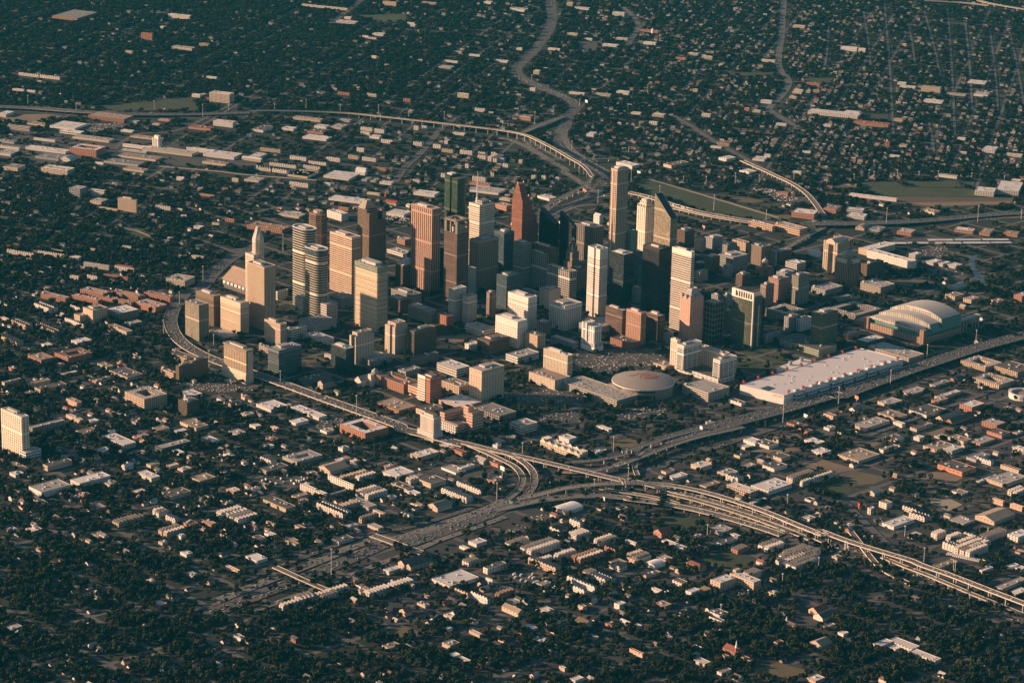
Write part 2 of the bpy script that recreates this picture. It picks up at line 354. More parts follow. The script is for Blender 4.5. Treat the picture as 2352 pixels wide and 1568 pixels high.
def barrel(F, name, cat, label, st, roof='w', rh=4, group=None, desc=None):
    T = Thing(name, cat, label, F.c, group, desc); m = MB(); m.sides(F.rect(), 0, F.h); lx = F.W >= F.D; N = 8
    P = (lambda t, s: F.at(t, s)) if lx else (lambda t, s: F.at(s, t)); z = lambda s: F.h+rh*math.sin(math.pi*s)
    for t in (0, 1): m.face([(*P(t, i/N), z(i/N)) for i in range(N+1)])
    T.add('walls', m, facade(st)); m = MB()
    for i in range(N): m.face([(*P(-.01,i/N),z(i/N)+.1),(*P(1.01,i/N),z(i/N)+.1),(*P(1.01,(i+1)/N),z((i+1)/N)+.1),(*P(-.01,(i+1)/N),z((i+1)/N)+.1)])
    T.add('roof', m, roofm(roof)); occ_fit(F); return T
def garage(F, name, cat, label, st='gar', group=None, desc=None, cars=True):
    T = flatb(F, name, cat, label, st, 'l', nu=1, ph=False, group=group, desc=desc)
    m = MB(); m.prism(F.rect(.04,.04,.04+6/F.W,.04+6/F.D), F.h-1.1, F.h+3.5); T.add('stair_tower', m, CONC())
    if cars:
        ROOFCARS.append(F)
    return T
ROOFCARS = []
def storybook(F, n, c, lab, st, roof):
    T = court(F, n, c, lab, st, roof, 20); wm = plain('wall_'+st, ST[st][0], .8, .22); h = F.h
    def gb(a, b, d, ax):
        P = (lambda t, s: F.at(t, s)) if ax == 'x' else (lambda t, s: F.at(s, t)); c_ = .5*(a+b); m = MB(); s0, s1 = d
        m.face([(*P(a,s0),h-3),(*P(b,s0),h-3),(*P(b,s0),h),(*P(c_,s0),h+6),(*P(a,s0),h)], None, 1); m.face([(*P(a,s1),h),(*P(c_,s1),h+6),(*P(b,s1),h)], None, 1)
        m.face([(*P(a,s0),h),(*P(c_,s0),h+6),(*P(c_,s1),h+6),(*P(a,s1),h)]); m.face([(*P(c_,s0),h+6),(*P(b,s0),h),(*P(b,s1),h),(*P(c_,s1),h+6)]); T.add('gable_roof', m, [roofm('l'), wm])
    for i in range(6): gb(.02+.165*i, .13+.165*i, (-.02, .12), 'x'); gb(.02+.165*i, .13+.165*i, (.9, 1.0), 'x')
    for i in range(4): gb(.12+.22*i, .26+.22*i, (1.02, .88), 'y'); gb(.12+.22*i, .26+.22*i, (.0, .12), 'y')
def dome(m, c, r, z, h, n=16, k=5, mi=0, ry=None):
    for j in range(k):
        a, b = j/k*math.pi/2, (j+1)/k*math.pi/2; ra, rb = r*math.cos(a), r*math.cos(b); za, zb = z+h*math.sin(a), z+h*math.sin(b)
        for i in range(n):
            t, s = 2*math.pi*i/n, 2*math.pi*(i+1)/n; q = [(c[0]+ra*math.cos(t),c[1]+ra*math.sin(t),za),(c[0]+ra*math.cos(s),c[1]+ra*math.sin(s),za),(c[0]+rb*math.cos(s),c[1]+rb*math.sin(s),zb),(c[0]+rb*math.cos(t),c[1]+rb*math.sin(t),zb)]
            if j == k-1: q = q[:3]
            m.face(q, [(p[0],p[2]) for p in q], mi)
OT, HT, AT, AB, OB, CB = 'tower', 'hotel', 'apartment tower', 'apartment building', 'office building', 'public building'
# ------------------------------------------------------------------ the downtown towers that have a shape of their own
def lm_chamfer():
    F = Fit('c', 88, 165, 272, 185, h=305); T = Thing('office_tower', OT, 'tallest tower, slim, tan gridded front and dark side, right of centre', F.c)
    p = F.poly([(0,.28),(.22,0),(1,0),(1,1),(0,1)]); block(T, p, 0, F.h, 'tgrid', 'g', tb=5); pent(T, F, F.h-1.1, .25,.25,.8,.8, 5, None, 'w'); units(T, F, F.h-1, 4)
    m = MB(); q = F.poly([(.42,-.02),(.52,-.02),(.52,.0),(.42,.0)]); m.prism(q, 0, F.h-6); T.add('front_rib', m, plain('pale_stone', (.58,.47,.36))); occ_fit(F)
lm_chamfer()
def lm_green():
    F = Fit('b', 628, 770, 886, 262, h=306); T = Thing('glass_tower', OT, 'tall dark green glass tower with rounded ends', F.c)
    def cap_(x0, x1, y0, y1, fl):
        pts = []
        for i in range(15):
            t = math.pi*i/14; pts.append((x0+(x1-x0)*(.5-.5*math.cos(t)), (y0+(y1-y0)*math.sin(t)) if fl else (y1-(y1-y0)*math.sin(t))))
        return F.poly(pts if not fl else pts[::-1])
    S_ = lambda v: max(v, 0)**.55
    a = F.poly([(.56*(1-S_(math.sin(R(90*i/14)))), .8*(1-S_(math.cos(R(90*i/14))))) for i in range(15)]+[(.56,.8)])
    b = F.poly([(.561,.07)]+[(.561+.439*S_(math.cos(R(90*i/14))), .07+.93*S_(math.sin(R(90*i/14)))) for i in range(15)])
    block(T, a, 0, F.h, 'ggl', 'd', par=0); block(T, b, 0, F.h-4, 'ggl', 'd', par=0)
    pent(T, F, F.h, .2,.2,.5,.6, 4, None, 'w'); occ_fit(F)
lm_green()
def lm_gables():
    F = Fit('b', 1290, 1388, 1478, 470, h=196); T = Thing('stepped_tower', OT, 'red granite tower with steep stepped gables', F.c)
    W = F.W
    for k, (y0, y1, hb, ht) in enumerate(((0,.62,186,238),(.621,1.2,150,196),(1.201,1.7,112,150))):
        st = 'pink' ; n = 7
        for i in range(n):
            x0 = .5*i/n*.9; z0 = hb+(ht-hb)*i/n; z1 = hb+(ht-hb)*(i+1)/n; p = F.rect(x0, y0, 1-x0, y1)
            m = MB()
            if i == 0: m.sides(p, 0, z1); m.cap(p, z1, 1); T.add('walls', m, [facade('pinkred'), roofm('r')])
            else: m.sides(p, z0, z1); m.cap(p, z1, 1); T.add('gable_step', m, [facade('pinkred'), roofm('r')])
        m = MB(); m.prism(F.rect(.47,y0,.53,y0+.03), ht, ht+5); m.prism(F.rect(.47,y1-.03,.53,y1), ht, ht+5); T.add('finials', m, plain('pale_stone', (.58,.47,.36)))
    F.D *= 1.7; occ_fit(F)
ST['pinkred'] = ((.22,.092,.062),(.13,.05,.03),4.0,3.4,.38,.34)
lm_gables()
def lm_slant(lx, fx, rx, yl, yr, yb, label, st, hb):
    F = Fit('b', lx, fx, rx, yr, h=hb); T = Thing('glass_tower', OT, label, F.c); zt = [hb+34, hb, hb, hb+34]
    m = MB(); p = F.rect(); m.sides(p, 0, 0, ztop=zt); T.add('walls', m, facade(st)); m = MB(); m.face([(*p[i], zt[i]) for i in range(4)]); T.add('sloped_roof', m, plain('dark_glass_roof', (.02,.022,.025), .25)); occ_fit(F)
lm_slant(1545, 1690, 1735, 0, 700, 0, 'left of two near-black glass towers with slanted roofs', 'black', 125)
lm_slant(1738, 1872, 1900, 0, 725, 0, 'right of two near-black glass towers with slanted roofs', 'black', 128)
def lm_mayan():
    F = Fit('a', 1955, 2062, 2222, 600, h=200); T = Thing('granite_tower', OT, 'brown granite tower with notched temple-like top', F.c)
    block(T, F.rect(), 0, 176, 'herit', 'b', 0); block(T, F.rect(.0,.0,.8,.62), 176.01, 208, 'herit', 'b', 0, part='upper_walls', rp='upper_roof'); block(T, F.rect(.05,.3,.75,.95), 176.02, 196, 'black', 'd', 0, part='glass_shaft', rp='shaft_roof')
    for i in range(5):
        m = MB(); m.prism(F.rect(.02+.05*i, .02+.03*i, .62-.012*i, .50-.02*i), 208+i*4.6, 212.6+i*4.6); T.add('temple_step', m, plain('temple_stone', (.36,.30,.235)))
    m = MB(); p = F.poly([(.83,.0),(1,.0),(1,.5)]); m.prism(p, 176, 200); T.add('corner_wedge', m, facade('herit')); occ_fit(F)
lm_mayan()
def lm_spire():
    F = Fit('a', 942, 1012, 1090, 850, h=196); T = Thing('spired_tower', OT, 'pale stone tower with a faceted pointed top, far left of downtown', F.c)
    o = F.octa(.28); block(T, o, 0, 196, 'whstone', 'g', 0, tb=10)
    t = F.poly([(.5+.16*math.cos(R(22.5+45*i-112.5)), .5+.16*math.sin(R(22.5+45*i-112.5))) for i in range(8)]); m = MB()
    for i in range(8): j = (i+1) % 8; m.face([(*o[i],196),(*o[j],196),(*t[j],228),(*t[i],228)])
    m.cap(t, 228); T.add('pointed_roof', m, plain('pale_stone2', (.52,.46,.38)))
    G_ = Fit('a', 897, 962, 1012, 985, h=158); block(T, G_.rect(0,0,1.2,1), 0, 158, 'whstone', 'l', 1, tb=6, part='side_walls', rp='side_roof'); occ_fit(F)
ST['whstone'] = ((.60,.50,.40),(.20,.155,.115),4.0,3.4,.4,.42)
lm_spire()
def lm_round(k, lx, fx, rx, yt, h, label, podium=None, band=16):
    F = Fit(k, lx, fx, rx, yt, h=h); T = Thing('round_ended_tower', OT, label, F.c); p = F.rnd(min(F.W, F.D)*.49)
    block(T, p, 0, h-band, 'stripe', 'd', 0, cap=False); block(T, p, h-band, h-1.5, 'bluegl', 'd', 0, part='glass_crown', cap=False)
    o = [(F.c[0]+(x-F.c[0])*1.03, F.c[1]+(y-F.c[1])*1.03) for x, y in p]; m = MB(); i_ = shrink(p, 2.5); m.sides(o, h-1.5, h+.4); m.ring(o, i_, h+.4); m.sides(i_, h-1.5, h+.4, flip=True); m.ring(o, p, h-1.5); T.add('crown_ring', m, plain('pale_metal', (.6,.57,.52), .5))
    m = MB(); m.cap(i_, h-1.4); T.add('roof', m, roofm('g')); pent(T, F, h-1.4, .3,.3,.7,.7, 4, None, 'l')
    if podium:
        for q in podium: block(T, F.rect(*q), 0, 44, 'wband2', 'l', 1, part='podium_walls', rp='podium_roof')
    occ_fit(F); return T
lm_round('a', 1312, 1478, 1597, 762, 211, 'taller round-ended glass tower with thin white floor bands', None, 8)
lm_round('a', 1430, 1592, 1704, 952, 183, 'nearer shorter round-ended glass tower with white floor bands', [(-.32,-.12,.12,.7),(.72,.2,1.3,1.15)])
def lm_frame():
    F = Fit('b', 655, 776, 888, 668, h=226); T = Thing('open_crown_tower', OT, 'dark tower whose open crown has a round hole in its roof', F.c); h = F.h
    block(T, F.rect(), 0, h-36, 'brnband', 'd', 0); pent(T, F, h-36, .2,.2,.8,.8, 14, None, 'd')
    for q in ((0,0,.16,.2),(.84,0,1,.2),(.84,.8,1,1),(0,.8,.16,1),(.42,0,.5,.1)):
        m = MB(); m.prism(F.rect(*q), h-36, h-3); T.add('crown_pier', m, plain('crown_stone', (.20,.165,.125)))
    n = 32; inn = []; out = []
    for i in range(n):
        t = 2*math.pi*(i+.5)/n; c, s = math.cos(t), math.sin(t); k = .5/max(abs(c), abs(s)); out.append((.5+c*k, .5+s*k)); inn.append((.5+.33*c, .5+.33*s))
    inn, out = F.poly(inn), F.poly(out); m = MB(); m.ring(out, inn, h); m.sides(out, h-5, h); m.sides(inn, h-5, h, flip=True); m.ring(out[::-1], inn[::-1], h-5); T.add('crown_roof', m, plain('crown_stone', (.20,.165,.125)))
    for q in ((0,.2,.1,.8),(.9,.2,1,.8),(.16,.9,.84,1)): m = MB(); m.prism(F.rect(*q), h-36, h-24); T.add('crown_rail', m, plain('crown_stone', (.20,.165,.125)))
    occ_fit(F)
lm_frame()
def lm_mast():
    F = Fit('b', 885, 985, 1126, 520, h=196); T = Thing('masted_tower', OT, 'white banded tower carrying a tall white mast', F.c); block(T, F.rect(), 0, F.h, 'shell', 'l', 1.2, tb=7)
    pent(T, F, F.h-1, .3,.25,.85,.75, 9, 'wgrid2', 'g'); c = F.at(.33,.3); m = MB(); m.tube(c, 4, F.h-1, F.h+14, 3.4, 8); m.tube(c, 1.9, F.h+14, F.h+62, 1.5, 8); m.tube(c, .8, F.h+62, F.h+88, .4, 6); T.add('mast', m, plain('white_paint', (.75,.72,.68), .5)); occ_fit(F)
ST['shell'] = ((.66,.60,.51),(.20,.17,.13),4.2,60,.5,.02)
lm_mast()
def lm_oct():
    F = Fit('a', 1470, 1590, 1692, 615, h=187); T = Thing('octagonal_tower', OT, 'dark brown eight-sided tower behind the round-ended towers', F.c); block(T, F.octa(.25), 0, 187, 'brnband', 'b', 1, tb=4)
    q = F.poly([(.5+(x-.5)*.5, .5+(y-.5)*.5) for x, y in ((.25,0),(.75,0),(1,.25),(1,.75),(.75,1),(.25,1),(0,.75),(0,.25))]); m = MB(); m.prism(q, 186, 193); T.add('penthouse', m, plain('tan_stone', (.42,.31,.22))); occ_fit(F)
lm_oct()
def lm_fins():
    F = Fit('a', 1936, 2136, 2232, 1100, yb=1714); T = Thing('sunshade_tower', OT, 'tan tower ringed by thin projecting sunshades on every floor', F.c); h = F.h
    block(T, F.rect(), 0, h-16, 'exx', 'g', 0); block(T, F.rect(-.03,-.04,1.03,1.04), h-16, h-1, 'gglb', 'g', 0, part='crown_walls', rp='crown_roof'); pent(T, F, h-1, .2,.15,.85,.8, 7, None, 'l')
    z = 8.0
    while z < h-18:
        o, i_ = F.rect(-.045,-.06,1.045,1.06), F.rect(.0,.0,1,1); m = MB(); m.ring(o, i_, z+.5); m.sides(o, z, z+.5); m.ring(o[::-1], i_[::-1], z); T.add('sunshade', m, plain('sunshade', (.58,.48,.34))); z += 4.2
    units(T, F, h-1, 4, .05,.05,.9,.2); occ_fit(F)
lm_fins()
def lm_gate():
    F = Fit('g', 1250, 1452, 1556, 205, yb=682); T = Thing('framed_glass_tower', OT, 'green glass tower topped by a white frame with square openings', F.c); h = F.h
    p = F.poly([(0,.0),(.2,-.05),(.5,-.07),(.8,-.05),(1,0),(1,.75),(0,.75)]); block(T, p, 0, h-1, 'gglb2', 'd', 0); block(T, F.rect(.25,.751,1,1), 0, h-12, 'black', 'd', 0, part='rear_walls', rp='rear_roof')
    wm = plain('white_frame', (.68,.63,.55)); m = MB(); m.prism(F.rect(0,-.08,1,-.0), h+6, h+9); m.prism(F.rect(0,-.08,1,-.0), h-12, h-9)
    for i in range(8): m.prism(F.rect(.18*(i>0)+i*.108 if i else 0,-.08,(.18+i*.108+.03) if i else .17,-.0), h-9, h+6)
    T.add('crown_frame', m, wm); m = MB(); m.prism(F.rect(.985,-.1,1.02,-.0), 0, h+9); T.add('edge_fin', m, wm); m = MB(); m.prism(F.rect(1.0,.42,1.03,.48), 0, h-25); T.add('side_fin', m, facade('wgrid')); 
    m = MB(); m.prism(F.rect(0,.0,1,.03), h, h+9); m.prism(F.rect(.0,.03,.03,.6), h, h+9); m.prism(F.rect(.97,.03,1,.6), h, h+9); T.add('crown_screen', m, wm); occ_fit(F)
ST['gglb2'] = ((.13,.125,.085),(.04,.05,.034),4.2,3.2,.22,.1)
lm_gate()
def lm_pitch():
    F = Fit('g', 757, 852, 976, 240, yb=640); T = Thing('pitched_roof_tower', AT, 'pink apartment tower with a steep grey hipped roof', F.c); h = F.h
    block(T, F.rect(), 0, h, 'pinkres', 'g', 0); i_ = F.rect(.28,.28,.72,.72); o = F.rect(-.02,-.02,1.02,1.02); m = MB()
    for i in range(4): j = (i+1) % 4; m.face([(*o[i],h),(*o[j],h),(*i_[j],h+20),(*i_[i],h+20)])
    T.add('hipped_roof', m, plain('slate', (.30,.29,.28))); m = MB(); m.sides(i_, h+19, h+26); m.cap(i_, h+24); T.add('roof_screen', m, plain('slate2', (.36,.34,.32)))
    for q in ((.4,-.02,.6,.2),(.8,.4,1.02,.6),(.0,.0,.16,.16),(.84,0,1,.16)): pent(T, F, h, *q, 11, 'pinkres', 'g', name='dormer')
    occ_fit(F)
ST['pinkres'] = ((.52,.31,.23),(.26,.16,.12),3.4,4.2,.5,.45)
lm_pitch()
def lm_bcbs():
    F = Fit('c', 510, 665, 732, 655, yb=1035); T = Thing('sloped_glass_tower', OT, 'glass tower with a long diagonally sloping roof', F.c); h = F.h; z2 = h+62; zt = [z2, h, h, z2]; p = F.rect()
    m = MB(); m.sides(p, 0, 0, ztop=zt); T.add('walls', m, facade('gtan')); m = MB(); m.face([(*F.at(.02,.05),z2-.6),(*F.at(.98,.05),h+.7),(*F.at(.98,.95),h+.7),(*F.at(.02,.95),z2-.6)]); T.add('sloped_roof', m, plain('dark_glass_roof', (.02,.022,.025), .25))
    for y in (0,.95):
        m = MB(); a = F.rect(0,y,1,y+.05); zz = [z2+1.5, h+2.5, h+2.5, z2+1.5]; m.sides(a, 0, 0, ztop=zz) if False else None
        for i in range(4): j = (i+1) % 4; m.face([(*a[i],zz[i]-4),(*a[j],zz[j]-4),(*a[j],zz[j]),(*a[i],zz[i])])
        m.face([(*a[i],zz[i]) for i in range(4)]); T.add('roof_edge', m, plain('pale_stone', (.58,.47,.36)))
    occ_fit(F)
ST['gtan'] = ((.42,.35,.25),(.155,.13,.085),4.1,4.0,.16,.12)
lm_bcbs()
def lm_crown():
    F = Fit('c', 343, 440, 512, 545, yb=960); T = Thing('crowned_tower', OT, 'white gridded tower with a stepped crown beside the sloping glass tower', F.c); h = F.h; block(T, F.octa(.1), 0, h, 'wvert', 'l', 0)
    for i in range(3): m = MB(); m.prism(F.rect(.1+.09*i,.1+.09*i,.9-.09*i,.9-.09*i), h+i*7, h+7+i*7); T.add('crown_step', m, facade('wvert'))
    m = MB()
    for x in (.1,.35,.6,.86):
        for y in (.02,.92): m.prism(F.rect(x,y,x+.05,y+.06), h, h+6)
    T.add('crown_pinnacles', m, plain('pale_stone', (.58,.47,.36))); occ_fit(F)
ST['wvert'] = ((.72,.63,.51),(.17,.13,.10),4.0,5.0,.3,.5)
lm_crown()
def lm_temple():
    F = Fit('b', 1775, 1852, 1938, 1060, yb=1215); T = Thing('domed_tower', OT, 'old tiered tower crowned by a small stone dome', F.c); h = F.h; block(T, F.rect(), 0, h, 'brown2', 'b', 0)
    z = h
    for i, (a, dz) in enumerate(((.12,26),(.22,16))): block(T, F.rect(a,a,1-a,1-a), z, z+dz, 'brown2', 'b', 0, part='tier_walls', rp='tier_roof'); z += dz
    c = F.c; m = MB(); m.tube(c, 9, z, z+9, 9, 12); m.tube(c, 5.5, z+9, z+16, 5.5, 12); T.add('drum', m, facade('brown2')); m = MB(); dome(m, c, 5.8, z+16, 7, 12, 4); m.tube(c, .7, z+22, z+29, .3, 6); T.add('dome', m, plain('pale_dome', (.50,.47,.42)))
    m = MB()
    for i in range(8): t = R(45*i); m.tube((c[0]+12*math.cos(t), c[1]+12*math.sin(t)), 1.1, z, z+7, .8, 6)
    T.add('urns', m, plain('tan_stone', (.42,.31,.22))); occ_fit(F)
ST['brown2'] = ((.25,.185,.14),(.06,.05,.04),3.8,4.0,.45,.42)
lm_temple()
def lm_courts():
    F = Fit('d', 470, 602, 712, 880, yb=1165); T = Thing('courthouse_tower', CB, 'tan courthouse tower with an arched gable front and dark centre strip', F.c); h = F.h; block(T, F.rect(), 0, h, 'tcourt', 'g', 0)
    m = MB(); N = 10; p = [(.18+.64*i/N, h+9*math.sin(math.pi*i/N)) for i in range(N+1)]
    for i in range(N):
        (x0, z0), (x1, z1) = p[i], p[i+1]; m.face([(*F.at(x0,-.02),z0),(*F.at(x1,-.02),z1),(*F.at(x1,1),z1),(*F.at(x0,1),z0)])
    m.face([(*F.at(x,-.02),z) for x, z in p]+[(*F.at(.82,-.02),h-6),(*F.at(.18,-.02),h-6)]); T.add('arched_roof', m, plain('tan_stone2', (.50,.41,.31)))
    m = MB(); m.prism(F.rect(.36,-.03,.64,-.0), 0, h-8); T.add('window_strip', m, facade('black')); block(T, F.rect(-.15,1.002,1.0,1.35), 0, h+3, 'pinkrib', 'g', 1, part='rear_walls', rp='rear_roof'); occ_fit(F)
    F = Fit('d', 565, 718, 826, 1050, yb=1285); T = Thing('domed_courthouse', CB, 'brown courthouse tower carrying a large ribbed dome', F.c); h = F.h; block(T, F.octa(.12), 0, h, 'brnv', 'g', 1.2, tb=6)
    for i in range(4): q = ((.2,-.03,.8,.1),(.9,.2,1.03,.8),(.2,.9,.8,1.03),(-.03,.2,.1,.8))[i]; pent(T, F, h-8, *q, 12, None, 'g', name='pediment')
    c = F.c; r = min(F.W, F.D)*.34; m = MB(); m.tube(c, r, h, h+10, r, 20); T.add('drum', m, plain('pinkish', (.36,.21,.16))); m = MB(); dome(m, c, r*1.02, h+10, r*.8, 20, 6); m.tube(c, 1, h+10+r*.78, h+18+r*.8, .4, 6); T.add('dome', m, plain('green_grey', (.20,.20,.17), .5)); occ_fit(F)
    F = Fit('c', 1440, 1560, 1662, 1138, yb=1202); T = Thing('domed_courthouse', CB, 'small old courthouse with a pale central dome and red roofs', F.c); h = F.h
    block(T, F.rect(.0,.25,1,.75), 0, h, 'brown2', 'r', 0); block(T, F.rect(.25,-.0,.75,1), 0, h+2, 'brown2', 'r', 0, part='cross_walls', rp='cross_roof'); c = F.c; m = MB(); m.tube(c, 9, h, h+16, 9, 14); T.add('drum', m, facade('brown2')); m = MB(); dome(m, c, 9.3, h+16, 11, 14, 5); m.tube(c, .9, h+26, h+32, .3, 6); T.add('dome', m, plain('pale_dome', (.50,.47,.42))); occ_fit(F)
ST['tcourt'] = ((.46,.37,.27),(.07,.06,.05),4.0,5.0,.35,.4); ST['brnv'] = ((.21,.14,.11),(.06,.045,.04),30,4.0,.0,.55)
lm_courts()
# ------------------------------------------------------------------ arena with lettering and emblem on its roof
def text_mesh(s, size):
    c = bpy.data.curves.new('lettering', 'FONT'); c.body = s; c.size = size; c.align_x = 'CENTER'; c.align_y = 'CENTER'; o = bpy.data.objects.new('lettering', c); COL.objects.link(o)
    dg = bpy.context.evaluated_depsgraph_get(); me = bpy.data.meshes.new_from_object(o.evaluated_get(dg)); bpy.data.objects.remove(o); bpy.data.curves.remove(c); return me
def lm_arena():
    c = G('g', 408, 962, 36); r = 71.0; T = Thing('arena', 'arena', 'oval sports arena with red lettering and emblem on its domed roof', (*c, 0)); H = 29
    m = MB(); m.tube(c, r+2, 0, H-3, r+2, 48, cap=False); T.add('walls', m, facade('arena')); m = MB(); m.tube(c, r+5, H-3, H, r+5, 48); m.tube(c, r+5, H-3, H-3.01, r+1, 48, cap=False); T.add('roof_rim', m, plain('pale_metal', (.6,.57,.52), .5))
    zf = lambda x, y: H+11*(1-((x-c[0])**2+(y-c[1])**2)/(r+5)**2); m = MB(); n = 48; k = 8
    for j in range(k):
        for i in range(n):
            q = []
            for (rr, ii) in ((j, i),(j, i+1),(j+1, i+1),(j+1, i)):
                t = 2*math.pi*ii/n; ra = (r+3)*(1-rr/k); x, y = c[0]+ra*math.cos(t), c[1]+ra*math.sin(t); q.append((x, y, zf(x, y)))
            m.face(q if j < k-1 else q[:3])
    T.add('domed_roof', m, plain('arena_roof', (.26,.235,.205), .7, .25))
    red = plain('roof_lettering_red', (.36,.09,.06), .7, .1)
    def place(me, a, b, mid):
        d = (b[0]-a[0], b[1]-a[1]); t = math.atan2(d[1], d[0]); cs, sn = math.cos(t), math.sin(t)
        for v in me.vertices:
            x, y = v.co.x, v.co.y; X, Y = mid[0]+x*cs-y*sn, mid[1]+x*sn+y*cs; v.co = (X-T.loc[0], Y-T.loc[1], zf(X, Y)+.35)
    a = G('g', 505, 900, 42); b = G('g', 262, 940, 42); L = math.hypot(a[0]-b[0], a[1]-b[1])
    for s, kx, ky, sz in (('TOYOTA', 390, 912, L/3.9), ('CENTER', 345, 928, L/8.0)):
        me = text_mesh(s, sz); place(me, a, b, G('g', kx, ky, 42)); o = bpy.data.objects.new('roof_lettering', me); COL.objects.link(o); o.parent = T.o; me.materials.append(red)
    e0 = G('g', 460, 943, 42); t = math.atan2(b[1]-a[1], b[0]-a[0]); m = MB()
    def ell(ox, oy, ra, rb, w):
        N = 40
        for i in range(N):
            q = []
            for (s, ii) in ((0,i),(0,i+1),(1,i+1),(1,i)):
                u = 2*math.pi*ii/N; x = ox+(ra-w*s)*math.cos(u); y = oy+(rb-w*s)*math.sin(u); X = e0[0]+x*math.cos(t)-y*math.sin(t); Y = e0[1]+x*math.sin(t)+y*math.cos(t); q.append((X, Y, zf(X, Y)+.4))
            m.face(q)
    ell(0, 0, 24, 16.5, 3.2); ell(0, 4.6, 16.5, 7.2, 2.6); ell(0, -1, 6.2, 14.5, 2.6); T.add('roof_emblem', m, red)
    F = Fit('g', 45, 225, 330, 1085, h=14); block(T, F.rect(), 0, 14, 'arena', 'l', 1, part='entrance_walls', rp='entrance_roof')
    t_ = np.linspace(0, 2*math.pi, 40); occ_poly([(c[0]+(r+10)*math.cos(x), c[1]+(r+10)*math.sin(x)) for x in t_]); occ_fit(F)
ST['arena'] = ((.24,.20,.165),(.06,.06,.055),14,9.0,.35,.5)
lm_arena()
def lm_hotel():
    T = None
    P = Fit('g', 702, 1112, 1268, 978, yb=1028); T = Thing('convention_hotel', HT, 'white hotel with two tall wings above a long podium', P.c); block(T, P.rect(), 0, P.h, 'panel', 'd', 1, part='podium_walls', rp='podium_roof')
    z = P.h-1
    for (lx, fx, rx, yt, yb, st, tb) in ((725,792,960,665,945,'hgrid',8),(666,726,760,610,905,'hres',6),(918,1168,1290,742,950,'hres',4),(1065,1132,1290,802,1020,'hgrid',8)):
        F = Fit('g', lx, fx, rx, yt, yb=yb); y1 = .45 if lx == 918 else 1; block(T, F.rect(0,0,1,y1), z, F.h, st, 'l', 1.1, tb, part='wing_walls', rp='wing_roof'); units(T, F, F.h-1, 4, .1,.1,.9,y1*.8); pent(T, F, F.h-1, .3,.2,.7,.2+.4*y1, 4); occ_fit(F)
    occ_fit(P)
ST['panel'] = ((.52,.49,.44),(.30,.29,.27),9,14,.35,.4); ST['hgrid'] = ((.56,.53,.48),(.05,.055,.055),3.6,18,.42,.10); ST['hres'] = ((.62,.52,.41),(.16,.12,.09),3.6,4.5,.45,.4)
lm_hotel()
